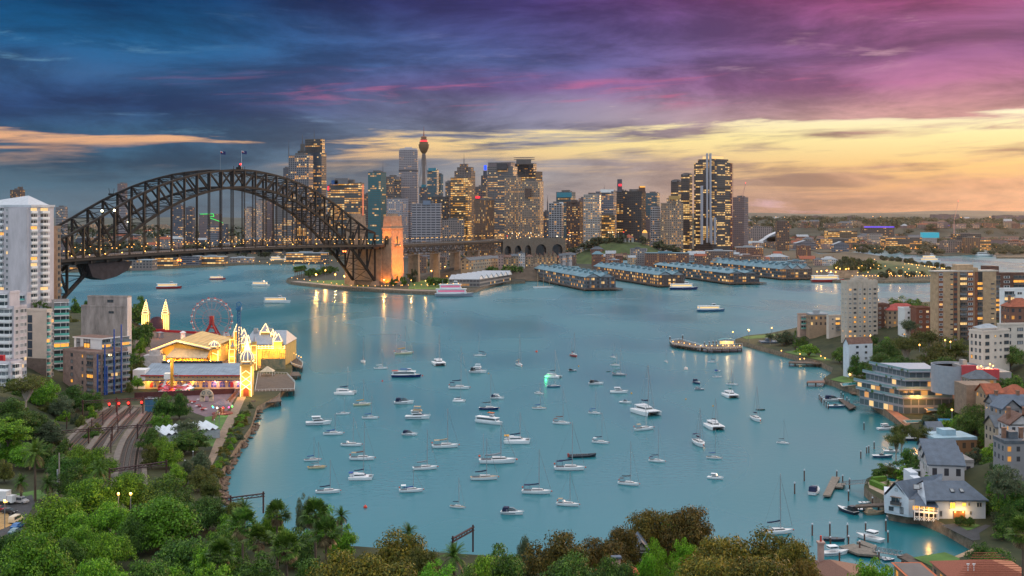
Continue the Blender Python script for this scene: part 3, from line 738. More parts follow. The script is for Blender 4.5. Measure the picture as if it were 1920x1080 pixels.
k=MB();k.lathe([(8.5,zz(267)),(9.2,zz(262)),(9.2,zz(261)),(7,zz(260.5)),(8,zz(257)),(6,zz(255.5))],(c_.x,c_.y,0),20);k.bd('upper_turret',[mat('turret_upper',(.28,.14,.07),.7,var=.2)],t_,loc=off)
k=MB();k.lathe([(8.9,zz(268)),(9.8,zz(267)),(9.8,zz(263.5)),(8.9,zz(262.8))],(c_.x,c_.y,0),20);k.bd('red_lit_collar',[signr],t_,loc=off)
k=MB();k.tube((c_.x,c_.y,zz(256)),(c_.x,c_.y,zz(248)),1.8,8,r2=1);k.tube((c_.x,c_.y,zz(248)),(c_.x,c_.y,zz(237)),.9,6,r2=.3);k.bd('spire',[mat('spire_red',(.25,.06,.05),.6,var=0)],t_,loc=off)
T(801,819,823,320,2900,'teal_office','teal glass tower with a sloping crown right of the observation tower',boxes=((803,315,818,321,tealtop),))
T(818,826,831,328,2920,'teal_office','lower teal glass tower stepped against the sloping crowned one')
T(786,796,802,350,2800,'slate_blue','blue glass podium block at the foot of the observation tower',crown=False,boxes=((790,346,799,352,tealtop),))
T(852,884,891,320,2700,'brown_step','brown stepped tower with a tall central mast',steps=((857,882,888,314,'brown_step'),(862,874,878,308,'brown_step')),mast=((870,309,287,.9),),crown=False)
T(845,877,884,334,2400,'gold_front','gold lit glass fronted tower in front of the brown stepped one',bay=5)
T(835,843,848,342,2620,'grey_mid','slim pale tower left of the gold lit glass fronted one',boxes=((836,340,844,343,grim),))
T(914,962,970,312,2560,'big_grey','big grey banded office tower with a dark panel at its crown',steps=((915,958,966,305,'hazy_mauve'),),boxes=((931,306,951,318,mat('plant_dark',(.05,.05,.06),.6,var=.1)),),crown=False)
T(902,911,916,330,2750,'slate_blue','narrow blue tower carrying a bright blue sign on top',boxes=((906,320,913,331,F['slate_blue']),),signs=((907.5,310,912.5,319,signb),))
T(725,753,766,374,2260,'white_dots','white hotel slab with dotted square windows right of the floodlit pylon',bay=4.6)
T(761,768,773,383,2290,'pale_bands','narrow pale block between the dotted hotel and the wide banded block')
T(772,826,828,383,2200,'pale_bands','wide pale office block ruled with dark window bands',boxes=((793,376,807,384,mat('plant_blue_grey',(.18,.22,.30),.7,var=.1)),),bay=9,fl=4.6)
T(802,837,842,370,2360,'dark_grid','dark gridded block with yellow windows behind the wide banded one')
T(829,869,871,414,2140,'stone_low','low pinkish stone block with tall windows right of the wide banded one')
T(889,913,927,376,2160,'brown_slab','brown ribbed slab tower with a darker right side',bay=3.4)
T(891,911,915,351,2650,'grey_mid','grey block with a red lit sign behind the brown ribbed slab',signs=((891.5,368,900,372,signr),))
T(960,1004,1017,321,2640,'dark_bronze','dark stepped tower wearing a ring of steel on its crown',steps=((963,1000,1006,307,'black_tower'),),boxes=((968,299,996,308,mat('ring_steel',(.10,.09,.09),.6,var=.1)),),crown=False)
k=MB();c_=D(983,299,2680)
for z_ in(0,4):
 for j in range(16):k.beam((c_.x+24*mh.cos(j*mh.pi/8),c_.y+12*mh.sin(j*mh.pi/8),c_.z+z_),(c_.x+24*mh.cos((j+1)*mh.pi/8),c_.y+12*mh.sin((j+1)*mh.pi/8),c_.z+z_),.8,.9)
o=k.bd('crown_ring',[antm],[x for x in bpy.data.objects if x.get('label','').startswith('dark stepped tower wearing')][0]);o.location=-V_(o.parent.location)
T(946,971,977,334,2360,'beige_hotel','taller left wing of the beige hotel, rows of small warm windows',bay=4)
T(972,1012,1019,341,2300,'beige_hotel','broad beige hotel slab with small warm windows and a recessed top panel',boxes=((984,353,995,370,F['brown_lit']),),bay=4)
T(1018,1025,1030,398,2420,'slate_blue','small blue grey block right of the beige hotel')
T(1029,1053,1057,382,2240,'stripe_white','white apartment block with dark balcony stripes',boxes=((1049,379,1056,384,white),),bay=5)
T(1043,1070,1079,361,2620,'teal_office','office tower with a turquoise crown',signs=((1044,361,1072,370,tealtop),))
T(1062,1087,1093,379,2330,'brown_lit','brown apartment tower with orange windows below the turquoise crown',boxes=((1071,375,1081,380,F['brown_lit']),))
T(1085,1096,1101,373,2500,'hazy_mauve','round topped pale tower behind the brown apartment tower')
T(1094,1124,1127,366,2190,'white_lit','bright white block with many lit windows above the hilltop trees',bay=4.6)
T(1117,1150,1156,360,2320,'blue_bands','blue banded office tower right of the bright white block',boxes=((1127,355,1151,361,white),),mast=((1133,356,345,.5),))
T(1150,1172,1178,359,2380,'dark_bronze','bronze tower carrying a dark slab with a red square sign',boxes=((1158,336,1166.5,360,F['slate_blue']),),signs=((1160,345,1165.5,349,signr),))
T(1128,1146,1153,404,2200,'gold_front','low lit block at the foot of the blue banded tower')
T(1168,1203,1211,360,2230,'black_tower','black tower with an orange lit cap at its right corner',boxes=((1199,349,1210,361,F['brown_lit']),),signs=((1199.5,349,1209.5,351.5,litw),))
T(1211,1232,1237,363,2480,'teal_office','dark teal tower right of the orange capped black tower')
T(1211,1218,1222,408,2300,'hazy_mauve','small pale block below the dark teal tower',crown=False)
T(1220,1233,1238,389,2200,'stripe_white','slender white tower with dark stripes above the hilltop trees')
T(1239,1252,1281,382,2150,'deco_beige','beige stepped tower with a glowing rounded crown',steps=((1250,1262,1277,373,'deco_beige'),),boxes=((1256,367,1275,374,mat('crown_gold',(.45,.28,.10),.7,var=.1)),),bay=4.4,fl=4.2)
# three dark towers by the far waterfront
T(1258,1272,1278,340,2480,'harbour_tower','farthest and lowest of the three dark harbour towers',boxes=((1261,337,1276,341,grim),),bay=5,fl=4)
T(1277,1293,1298,328,2420,'harbour_tower','middle of the three dark harbour towers',boxes=((1281,325,1296,329,grim),),bay=5,fl=4)
Pt=corner(1298,1338,1376,2300);c_=sum(Pt,V_((0,0)))/4;root=thing('harbour_tower','tallest dark harbour tower with white vertical fins and a red edge','tower',(c_.x,c_.y,3));off=V_((-c_.x,-c_.y,-3))
zt=D(0,304,2300).z;z1,z2=D(0,352,2300).z,D(0,355,2300).z
def rounded(P,k=.16):
 o_=[]
 for i in range(4):
  p0,p,p1=P[i-1],P[i],P[(i+1)%4]
  a,b=p+(p0-p)*k,p+(p1-p)*k
  for t_ in(0,.33,.67,1):o_.append((a*(1-t_)+p*t_)*(1-t_)+(p*(1-t_)+b*t_)*t_)
 return o_
rp=rounded(Pt)
k=MB();k.pz(rp,0,z2,0,1,bay=4.5,fl=4);k.pz(inset(rp,.93),z2,z1,2,1);k.pz(rp,z1,zt,0,1,bay=4.5,fl=4);k.bd('tower_body',[F['harbour_tower'],roofm,dark],root,loc=off)
k=MB();k.pz(inset(rp,.8),zt,zt+7,0,bay=6,fl=4);k.pz(inset(rp,.55),zt+7,zt+13,0);k.bd('crown',[F['dark_bronze']],root,loc=off)
k=MB()
for a,b,y0 in((1326,1329,287),(1332,1335.5,287)):p,q_=D(a,y0,2290),D(b,y0,2290);k.box(p.x,2298,D(0,455,2298).z,q_.x,2304,p.z)
for a,b,y0 in((1316,1319.5,348),(1334.5,1337,408),(1340,1344,408)):p,q_=D(a,y0,2290),D(b,y0,2290);k.box(p.x,2297,D(0,458,2298).z,q_.x,2309,p.z)
k.bd('white_fins',[mat('fin_white',(.36,.36,.41),.5,var=.05)],root,loc=off)
k=MB();e_=max(rp,key=lambda v:v.x-.3*v.y)
for z_ in range(12,int(zt),4):k.box(e_.x-5,e_.y-6,z_,e_.x+1.6,e_.y+6,z_+1.2)
k.bd('red_louvres',[mat('louvre_red',(.30,.045,.04),.5,var=.1)],root,loc=off)
T(1374,1395,1403,371,2520,'hazy_mauve','mauve tower under construction at the right end of the skyline')
# towers seen under the arch and at far left
T(323,342,347,386,2800,'slate_blue','left of two blue office blocks seen under the arch')
T(348,361,366,390,2850,'slate_blue','right of two blue office blocks seen under the arch')
gt=T(373,402,416,401,3000,'hazy_mauve','pale block outlined by bright green light under the arch',crown=False)
green=mat('green_light',(.02,.3,.05),.5,var=0,emit=(.02,1,.12),es=1.3)
k=MB();pts=[D(375,401.5,2990),D(400,401,2990),D(401,406,2990),D(394,406,2990),D(394,409,2990),D(409,414,2990),D(418,418,2990)]
for p,q_ in zip(pts,pts[1:]):k.beam(p,q_,.8,1.1)
o=k.bd('green_light_outline',[green],gt);o.location=-V_(gt.location)
T(457,470,478,391,2700,'cream_dots','cream balcony tower seen between the hangers under the arch')
T(479,493,500,377,2560,'cream_dots','cream slab with warm windows under the right half of the arch')
T(500,509,514,376,2600,'hazy_mauve','plain mauve slab beside the cream slab under the arch')
T(515,552,558,383,2480,'big_grey','wide office block with lit floors behind the arch hangers')
T(566,578,584,396,2520,'low_gold','lit block behind the lower right hangers')
T(586,606,616,410,2470,'stone_low','stone block behind the right haunch of the arch')
T(417,424,428,420,2700,'slate_blue','low blue block among the hangers left of the cream balcony tower',crown=False)
T(388,408,416,423,2500,'blue_bands','low white banded block below the green light',crown=False)
T(104,121,127,389,3100,'stripe_white','pale tower above the left end of the arch')
T(19,40,47,357,2900,'brown_lit','brown tower with a curved crown behind the white apartment tower',steps=((33,39,43,351,'brown_lit'),),mast=((41.5,352,344,.4),))
T(220,234,239,345,3300,'hazy_mauve','pale tower with a round cap peeping over the arch')
T(222,234,239,390,3000,'pale_bands','pale striped tower seen through the arch truss')
# slim lattice mast between towers
k=MB();c_=D(1026.5,400,3000);k.tube((c_.x,c_.y,4),(c_.x,c_.y,D(0,378,3000).z),3.2,6,r2=1.4);k.tube((c_.x,c_.y,D(0,378,3000).z),(c_.x,c_.y,D(0,366,3000).z),1.0,5,r2=.3)
tag(k.bd('radio_mast',[antm]),'thin grey radio mast between the beige hotel and the striped white block','mast')
# cranes
def crane(x,yb,xt,yt,Y,lab,base=None):
 a,b=D(x,yb,Y),D(xt,yt,Y);r_=thing('tower_crane',lab,'crane',(a.x,a.y,3));off=-V_(r_.location)
 m_=mat('crane_red_white',(.55,.30,.26),.6,var=.3,scale=.15)
 k=MB()
 for ex in(-1,1):
  for ey in(-1,1):k.beam((a.x+ex,a.y+ey,3),(a.x+ex,a.y+ey,a.z),.5,.5)
 z_=6
 while z_<a.z-4:k.beam((a.x-1,a.y-1,z_),(a.x+1,a.y-1,z_+4),.3,.3);z_+=4
 k.bd('crane_mast',[m_],r_,loc=off)
 k=MB();k.beam(a,b,1.0,1.0);k.beam(a+V_((0,0,2)),b,.7,.5);k.bd('jib',[m_],r_,loc=off)
 k=MB();d=-1 if xt>x else 1;k.box(a.x+d*9-2,a.y-1.5,a.z-1,a.x+d*9+2,a.y+1.5,a.z+3);k.beam(a,a+V_((d*9,0,1)),.9,.9);k.tube(a+V_((d*9,0,2)),a+V_((0,0,7)),.3,4);k.bd('counterweight',[grim],r_,loc=off)
 k=MB();k.ball(b,.9,6);k.bd('warning_light',[redl],r_,loc=off)
crane(1392,371,1398,343,2530,'crane with a raised jib over the mauve tower under construction')
crane(1789,414,1797,377,3400,'lone construction crane over the suburb on the far right')

# trees
def leafmat(name,a,b,c,trans=.25):
 if name in MATS:return MATS[name]
 m=bpy.data.materials.new(name);m.use_nodes=True;t=m.node_tree;bs=t.nodes['Principled BSDF'];L=t.links.new
 g=t.nodes.new('ShaderNodeNewGeometry');r=t.nodes.new('ShaderNodeValToRGB');L(g.outputs['Random Per Island'],r.inputs[0])
 e=r.color_ramp.elements;e.new(.5)
 for k,col in enumerate((a,b,c)):e[k].position=(0,.5,1)[k];e[k].color=col+(1,)
 oi=t.nodes.new('ShaderNodeObjectInfo');hs=t.nodes.new('ShaderNodeHueSaturation');L(r.outputs[0],hs.inputs['Color'])
 mr=t.nodes.new('ShaderNodeMapRange');SI(mr,3,.78);SI(mr,4,1.22);L(oi.outputs['Random'],mr.inputs[0]);L(mr.outputs[0],hs.inputs['Value'])
 mh=t.nodes.new('ShaderNodeMapRange');SI(mh,3,.485);SI(mh,4,.512)
 wn=t.nodes.new('ShaderNodeTexWhiteNoise');wn.noise_dimensions='1D';L(oi.outputs['Random'],wn.inputs['W']);L(wn.outputs[0],mh.inputs[0]);L(mh.outputs[0],hs.inputs['Hue'])
 # paler and darker sprays through the crown
 tcn=t.nodes.new('ShaderNodeTexCoord');nz=t.nodes.new('ShaderNodeTexNoise');SI(nz,'Scale',4.5);SI(nz,'Detail',2);L(tcn.outputs['Object'],nz.inputs[0])
 mv=t.nodes.new('ShaderNodeMapRange');SI(mv,1,.3);SI(mv,2,.7);SI(mv,3,.62);SI(mv,4,1.38);L(nz.outputs[0],mv.inputs[0])
 h2=t.nodes.new('ShaderNodeHueSaturation');L(hs.outputs[0],h2.inputs['Color']);L(mv.outputs[0],h2.inputs['Value'])
 L(h2.outputs[0],bs.inputs['Base Color']);SI(bs,'Roughness',.55);SI(bs,'Specular IOR Level',.25)
 tr=t.nodes.new('ShaderNodeBsdfTranslucent');L(h2.outputs[0],tr.inputs[0]);mx=t.nodes.new('ShaderNodeMixShader');SI(mx,0,trans)
 L(bs.outputs[0],mx.inputs[1]);L(tr.outputs[0],mx.inputs[2]);L(mx.outputs[0],t.nodes['Material Output'].inputs['Surface'])
 MATS[name]=m;return m

LF=dict(
 green=leafmat('leaf_green',(.036,.11,.010),(.11,.26,.014),(.24,.42,.024)),
 bright=leafmat('leaf_bright',(.055,.15,.008),(.11,.29,.012),(.19,.40,.025)),
 deep=leafmat('leaf_deep',(.016,.055,.010),(.052,.13,.016),(.12,.22,.026)),
 olive=leafmat('leaf_olive',(.04,.062,.012),(.09,.11,.018),(.155,.16,.03)),
 rust=leafmat('leaf_rust',(.040,.050,.010),(.115,.092,.014),(.21,.135,.02)),
 bronze=leafmat('leaf_bronze',(.040,.062,.010),(.13,.125,.014),(.27,.19,.022)),
 grey=leafmat('leaf_greygreen',(.035,.060,.028),(.07,.105,.05),(.12,.155,.075)),
 far=leafmat('leaf_far',(.022,.036,.014),(.038,.052,.018),(.06,.07,.022),.1),
 palm=leafmat('palm_green',(.030,.075,.010),(.065,.145,.018),(.12,.21,.03)),
 straw=leafmat('palm_straw',(.12,.085,.04),(.20,.145,.07),(.28,.20,.10),.1))
bark=mat('bark',(.10,.075,.055),.9,var=.35,scale=1.5);pbark=mat('pale_bark',(.36,.29,.24),.8,var=.3,scale=1.2)

def quads(name,P,Nn,size,m,seed,asp=1.6,mats=None):
 g=np.random.default_rng(seed);n=len(P)
 Nn=Nn/np.maximum(1e-6,np.linalg.norm(Nn,axis=1,keepdims=True))
 a=g.normal(size=(n,3));a-=(a*Nn).sum(1,keepdims=True)*Nn;a/=np.linalg.norm(a,axis=1,keepdims=True);b=np.cross(Nn,a)
 s=(size*g.uniform(.6,1.35,(n,1)))
 V=np.stack([P-a*s*asp*.5,P-b*s*.42+a*s*.08,P+a*s*asp*.5,P+b*s*.42+a*s*.08],1).reshape(-1,3)
 me=bpy.data.meshes.new(name);me.vertices.add(4*n);me.vertices.foreach_set('co',V.ravel())
 me.loops.add(4*n);me.loops.foreach_set('vertex_index',np.arange(4*n,dtype=np.int32))
 me.polygons.add(n);me.polygons.foreach_set('loop_start',np.arange(0,4*n,4,dtype=np.int32))
 try:me.polygons.foreach_set('loop_total',np.full(n,4,dtype=np.int32))
 except Exception:pass
 me.materials.append(m);me.update(calc_edges=True);return me

def crown_mesh(kind,nc,nl,size,seed,low=-.15):
 g=np.random.default_rng(seed);C,RR=[],[]
 while len(C)<nc:
  d=g.normal(size=3);d[2]=abs(d[2])*1.0+low if kind!='euc' else d[2]
  d/=np.linalg.norm(d);r=g.uniform(.35,.84)if kind!='euc' else g.uniform(.3,.88)
  wob_=1+.20*mh.sin(3*mh.atan2(d[1],d[0])+seed)+.12*mh.sin(7*mh.atan2(d[1],d[0])+2*seed)
  c=d*r*np.array([wob_,wob_,1])
  if kind=='dome':c[2]=c[2]*.82+.10
  if kind=='euc':c=np.array([c[0],c[1],c[2]*.5+.5])
  if kind=='cone':
   z=g.uniform(0,1)**1.3;a=g.uniform(0,6.28);rr_=(1-z)*.85+.08;c=np.array([rr_*mh.cos(a)*.75,rr_*mh.sin(a)*.75,z*.95])
  rad={'dome':g.uniform(.15,.31),'round':g.uniform(.18,.34),'euc':g.uniform(.10,.24),'cone':g.uniform(.10,.2)}[kind]
  C.append(c);RR.append(rad)
 P,Nn=[],[]
 for c,r in zip(C,RR):
  n=max(6,int(nl*(r/.25)**2));d=g.normal(size=(n,3));d/=np.linalg.norm(d,axis=1,keepdims=True)
  if kind!='euc':d[:,2]=np.where(d[:,2]<-.25,-d[:,2],d[:,2])
  rr_=r*g.uniform(.55,1.08,(n,1))
  sq=np.array([1.1,1.1,.78 if kind!='euc' else .7])
  P.append(c+d*rr_*sq);Nn.append(d*.9+np.array([0,0,.35])+g.normal(size=(n,3))*.38)
 P=np.concatenate(P);Nn=np.concatenate(Nn);P[:,2]=np.where(P[:,2]<-.05,-P[:,2]*.2,P[:,2])
 return quads('crown_'+kind,P,Nn,size,LF['green'],seed)

def trunk_mesh(kind,seed,m=bark):
 g=random.Random(seed);k=MB()
 if kind=='palm':
  for j in range(8):k.tube((mh.sin(j*.2)*.15,0,j/8),(mh.sin((j+1)*.2)*.15,0,(j+1)/8),.5-.02*j,8,r2=.5-.02*(j+1))
  return k.mesh('trunk_palm',[m])
 h0=.55 if kind!='euc' else .75
 k.tube((0,0,-.15),(0,0,h0),1.0,8,r2=.62)
 for j in range(6 if kind!='euc' else 5):
  a=j*2*mh.pi/5.5+g.uniform(-.3,.3);rr_=g.uniform(3.0,6.5);z1=g.uniform(.95,1.25)
  p=V_((0,0,h0*g.uniform(.75,1)));q_=V_((rr_*.5*mh.cos(a),rr_*.5*mh.sin(a),(p.z+z1)*.52));e=V_((rr_*mh.cos(a),rr_*mh.sin(a),z1+.1))
  k.tube(p,q_,.36,6,r2=.24);k.tube(q_,e,.24,5,r2=.1)
  for s_ in(-1,1):k.tube(q_,q_+V_((rr_*.4*mh.cos(a+s_*.8),rr_*.4*mh.sin(a+s_*.8),.28)),.22,4,r2=.08)
 return k.mesh('trunk_'+kind,[m])

CR={('dome',3):[crown_mesh('dome',120,150,.040,s)for s in(1,2,3)],('dome',2):[crown_mesh('dome',44,80,.075,s)for s in(4,5,6)],
      ('round',3):[crown_mesh('round',80,150,.045,s)for s in(7,8)],('round',2):[crown_mesh('round',36,70,.085,s)for s in(9,10,11)],('round',1):[crown_mesh('round',15,26,.17,s)for s in(12,13,14)],
      ('euc',3):[crown_mesh('euc',90,110,.042,s)for s in(15,16)],('euc',2):[crown_mesh('euc',50,46,.075,s)for s in(17,18)],
      ('cone',2):[crown_mesh('cone',40,60,.08,s)for s in(20,)],('dome',1):[crown_mesh('dome',16,30,.16,s)for s in(21,22)]}
TRK={'dome':[trunk_mesh('dome',s)for s in(1,2)],'round':[trunk_mesh('round',s)for s in(3,4)],'euc':[trunk_mesh('euc',s,pbark)for s in(5,6)],'cone':[trunk_mesh('round',8)]}
trng=random.Random(99)
MASS=[]

def tree(kind,lod,x,y,z,r,h,leaf,label,group=None,trunk=None,name='tree',tr=None,dz=0,yaw=None):
 if name=='mass':MASS.append((x,y,z,r,h));return
 th=h*.28 if trunk is None else trunk
 t_=thing(name,label,'tree',(x,y,z+dz),trng.uniform(0,6.28)if yaw is None else yaw,group)
 v=trng.choice(CR[(kind,lod)]);sx_=r*trng.uniform(.92,1.08);o=put(v,'crown',t_,(0,0,th),0,(sx_,r*trng.uniform(.92,1.08),(h-th)),LF[leaf])
 w=tr or max(.16,r*.055);q_=put(trng.choice(TRK[kind]),'trunk',t_,(0,0,0),0,(w,w,th*1.12+.2))
 return t_

def sb(x,y,z,r,h,leaf,label,group=None,lod=2,name='shrub',cat='shrub'):
 o=bpy.data.objects.new(name,trng.choice(CR[('round',lod)]));COL.objects.link(o);o.location=(x,y,z-.2*h);o.scale=(r,r*trng.uniform(.85,1.15),h*1.15);o.rotation_euler=(0,0,trng.uniform(0,6.28))
 o.material_slots[0].link='OBJECT';o.material_slots[0].material=LF[leaf]
 return tag(o,label,cat,group)

def frond_crown(seed,n=58,droop=1.0,length=1.0,leaf=40):
 g=random.Random(seed);k=MB()
 for j in range(n):
  a=g.uniform(0,6.28);el=g.uniform(-.75,1.35)if j>8 else g.uniform(1.0,1.5);L_=length*g.uniform(.8,1.05);p=V_((0,0,0));d=V_((mh.cos(a)*mh.cos(el),mh.sin(a)*mh.cos(el),mh.sin(el)))
  side=V_((-mh.sin(a),mh.cos(a),0));m_=1 if el<-.45 else 0
  ns=14;st_=L_/ns
  for s_ in range(ns):
   q_=p+d*st_;d=(d+V_((0,0,-.085*droop*(1+s_*.06)))).normalized()
   k.poly([p-side*.008,q_-side*.006,q_+side*.006,p+side*.008],m_)
   if s_>0:
    w=.17*L_*mh.sin(mh.pi*min(1,(s_+1.2)/ns))**.6+.03
    for sg in(-1,1):
     for hh in(0,.5):
      b=p.lerp(q_,hh);tip=b+side*sg*w*.8+d*w*.75+V_((0,0,-w*.28));k.poly([b,b+d*st_*.42,tip],m_)
   p=q_
 return k.mesh('palm_fronds',[LF['palm'],LF['straw']])

def fan_crown(seed,n=46):
 g=random.Random(seed);k=MB()
 for j in range(n+16):
  dead=j>=n;a=g.uniform(0,6.28);el=g.uniform(-.35,1.45)if not dead else g.uniform(-1.45,-.7)
  d=V_((mh.cos(a)*mh.cos(el),mh.sin(a)*mh.cos(el),mh.sin(el)));L_=g.uniform(.45,.62)if not dead else g.uniform(.3,.5)
  side=V_((-mh.sin(a),mh.cos(a),0));m_=1 if dead else 0;e=d*L_;up=side.cross(d)
  k.poly([-side*.012,e-side*.008,e+side*.008,side*.012],m_)
  fr=g.uniform(.34,.46)*(.8 if dead else 1);nb=11;tilt=g.uniform(-.3,.3)
  for b in range(nb):
   th=-2.0+4.0*b/(nb-1);dr=d*mh.cos(th)+(side*mh.cos(tilt)+up*mh.sin(tilt))*mh.sin(th);tip=e+dr*fr+V_((0,0,-.16*fr*abs(th)-.05))
   nrm=d*-mh.sin(th)+side*mh.cos(th);k.poly([e+dr*.04-nrm*.01,e+dr*fr*.55-nrm*.042,tip,e+dr*fr*.55+nrm*.042,e+dr*.04+nrm*.01],m_)
 return k.mesh('fan_fronds',[LF['palm'],LF['straw']])

FRD=[frond_crown(s)for s in(1,2)];FAN=[fan_crown(s)for s in(3,4,5)];PTR=trunk_mesh('palm',3,mat('palm_trunk',(.13,.095,.07),.9,var=.35,scale=3))

def palm(kind,x,y,z,r,h,label,group=None,tw=.35):
 t_=thing('palm_tree',label,'palm tree',(x,y,z),trng.uniform(0,6.28),group)
 put(trng.choice(FRD if kind=='feather' else FAN),'crown',t_,(.3*tw,0,h),0,(r,r,r));put(PTR,'trunk',t_,(0,0,-.5),0,(tw*2,tw*2,h+.6))
 return t_

# the far shore: wharves, terraces, park headland, suburbs
AX,PX_=V_((-.235,.972)),V_((.972,.235))
slate=mat('wharf_roof',(.105,.21,.26),.55,metal=.2,var=.3,scale=.12)
F['shed_a']=facade('facade_shed_a',(.22,.26,.30),(.06,.06,.07),lit=.30,ls=1.1,u0=.2,u1=.8,v0=.2,v1=.8,row=.1,seed=41)
F['shed_b']=facade('facade_shed_b',(.16,.13,.14),(.12,.09,.07),lit=.55,ls=1.3,litc=(1,.46,.07),u0=.25,u1=.75,v0=.2,v1=.8,row=.1,seed=42)
F['shed_c']=facade('facade_shed_c',(.12,.15,.18),(.05,.06,.07),lit=.4,ls=1.1,u0=.1,u1=.9,v0=.25,v1=.85,row=.2,seed=43)

def gable(k,F0,ax,pr,L_,w,z0,z1,m=0,ov=1.0):
 def p(a,b,z):v=F0+ax*a+pr*b;return V_((v.x,v.y,z))
 e0,e1,n0,n1=-ov,L_+ov,-ov*.6,w+ov*.6;c=w/2
 for dz in(0,-.35):
  k.poly([p(e0,n0,z0+dz),p(e0,c,z1+dz),p(e1,c,z1+dz),p(e1,n0,z0+dz)],m);k.poly([p(e0,c,z1+dz),p(e0,n1,z0+dz),p(e1,n1,z0+dz),p(e1,c,z1+dz)],m)
 return[p(0,0,z0-.35),p(0,w,z0-.35),p(0,c,z1-.4)],[p(L_,w,z0-.35),p(L_,0,z0-.35),p(L_,c,z1-.4)]

def wharf(fx,fy,w,L_,eave,ridge,key,label,spans=2,storeys=3,apron=9,roofm_=slate):
 F0=W(fx,fy,2.5).to_2d();root=thing('wharf_shed',label,'wharf building',(F0.x,F0.y,2.5));off=V_((-F0.x,-F0.y,-2.5))
 P=[F0,F0+PX_*w,F0+PX_*w+AX*L_,F0+AX*L_]
 k=MB();k.pz(P,2.5,eave,0,1,bay=6,fl=(eave-2.5)/storeys);sw=w/spans;g2=MB()
 for s_ in range(spans):
  a,b=gable(g2,F0+PX_*(sw*s_),AX,PX_,L_,sw,eave,ridge,0);k.poly(a,2);k.poly(b,2)
 k.bd('shed_walls',[F[key],roofm,mat('gable_boards',(.28,.30,.33),.8,var=.2)],root,loc=off)
 for s_ in range(spans):
  for j in range(4,int(L_)-8,22):
   c=F0+PX_*(sw*(s_+.5))+AX*(j+trng.uniform(0,6));q_=rect(c,AX,3.5,1.6);g2.pz(q_,ridge-.6,ridge+1.3,0)
 g2.bd('roof',[roofm_],root,loc=off)
 k=MB();Q=[F0-PX_*4-AX*apron,F0+PX_*(w+6)-AX*apron,F0+PX_*(w+6)+AX*(L_*.9),F0-PX_*4+AX*(L_*.9)];k.pz(Q,1.5,2.45,0)
 for side in(-4,w+6):
  for j in range(-int(apron),int(L_*.85),6):
   c=F0+PX_*(side-(.4 if side>0 else-.4))+AX*(j+.5);k.beam((c.x,c.y,-2),(c.x,c.y,1.6),.6,.6)
 for j in range(0,int(w)+10,5):c=F0+PX_*(j-4)-AX*(apron-.5);k.beam((c.x,c.y,-2),(c.x,c.y,1.6),.6,.6)
 k.bd('pier_deck',[timber],root,loc=off)
 # timber framing on the gable end
 k=MB()
 for j in range(0,int(w)+1,4):
  c=F0+PX_*min(j,w)-AX*.25;k.beam((c.x,c.y,2.5),(c.x,c.y,eave),.45,.45)
 for z in np.linspace(2.9,eave-.2,storeys+1):a,b=F0-AX*.3,F0+PX_*w-AX*.3;k.beam((a.x,a.y,z),(b.x,b.y,z),.35,.4)
 k.bd('gable_frame',[mat('frame_brown',(.10,.06,.05),.8,var=.2)],root,loc=off)

wharf(1098,541,36,235,15.5,20,'shed_a','nearest finger wharf shed with pale blue walls and a twin gabled end')
wharf(1235,534.5,34,260,14.5,19,'shed_b','finger wharf shed with glowing orange windows, second from the left')
wharf(1368,530,40,270,14,17,'shed_c','glassy dark finger wharf shed, third from the left',spans=2)
wharf(1466,521.5,44,240,14.5,20,'shed_c','finger wharf shed with a triple gabled end farthest right',spans=3)
for(a,b,y,yb,lb)in((1000,1085,500,512,'long blue roofed shore shed behind the nearest finger wharf'),(1144,1222,489,500,'long blue roofed shore shed between the second and third finger wharves'),(1284,1404,487,500,'long blue roofed shore shed behind the glassy finger wharf'),(1392,1500,490,505,'low grey sheds behind the rightmost finger wharf')):
 p,q_=W(a,yb,3).to_2d(),W(b,yb,3).to_2d();d=(q_-p);L_=d.length;d.normalize();n=V_((-d.y,d.x));hh=88-(y-402)*p.y/FPX
 r_=thing('shore_shed',lb,'wharf building',(p.x,p.y,3));off=V_((-p.x,-p.y,-3));k=MB();k.pz([p,q_,q_+n*26,p+n*26],3,hh-4,0,1,bay=6,fl=4)
 g2=MB();a_,b_=gable(g2,p,d,n,L_,26,hh-4,hh,0);k.poly(a_,0);k.poly(b_,0)
 k.bd('shed_walls',[F['shed_c'],roofm],r_,loc=off);g2.bd('roof',[slate],r_,loc=off)

# ---- houses
def wallf(key,c,seed,lit=.18):F[key]=facade('facade_'+key,tuple(x*1.35 for x in c),(.05,.05,.06),lit=lit,ls=1.0,u0=.3,u1=.7,v0=.25,v1=.75,row=.05,seed=seed)
wallf('h_cream',(.45,.36,.27),51);wallf('h_white',(.62,.58,.58),52);wallf('h_brick',(.22,.10,.07),53);wallf('h_tan',(.38,.27,.18),54);wallf('h_pink',(.42,.28,.25),55);wallf('h_grey',(.28,.27,.28),56);wallf('h_brown',(.19,.13,.11),57,.3)
rtile=mat('roof_terracotta',(.30,.085,.045),.85,var=.35,scale=.8);rslate=mat('roof_slate',(.09,.105,.125),.7,var=.3,scale=.5);riron=mat('roof_iron',(.30,.33,.36),.5,metal=.2,var=.25,scale=.4);rbrown=mat('roof_brown',(.16,.09,.07),.85,var=.35,scale=.6)
chim=mat('chimney_brick',(.24,.13,.09),.9,var=.3,scale=1)

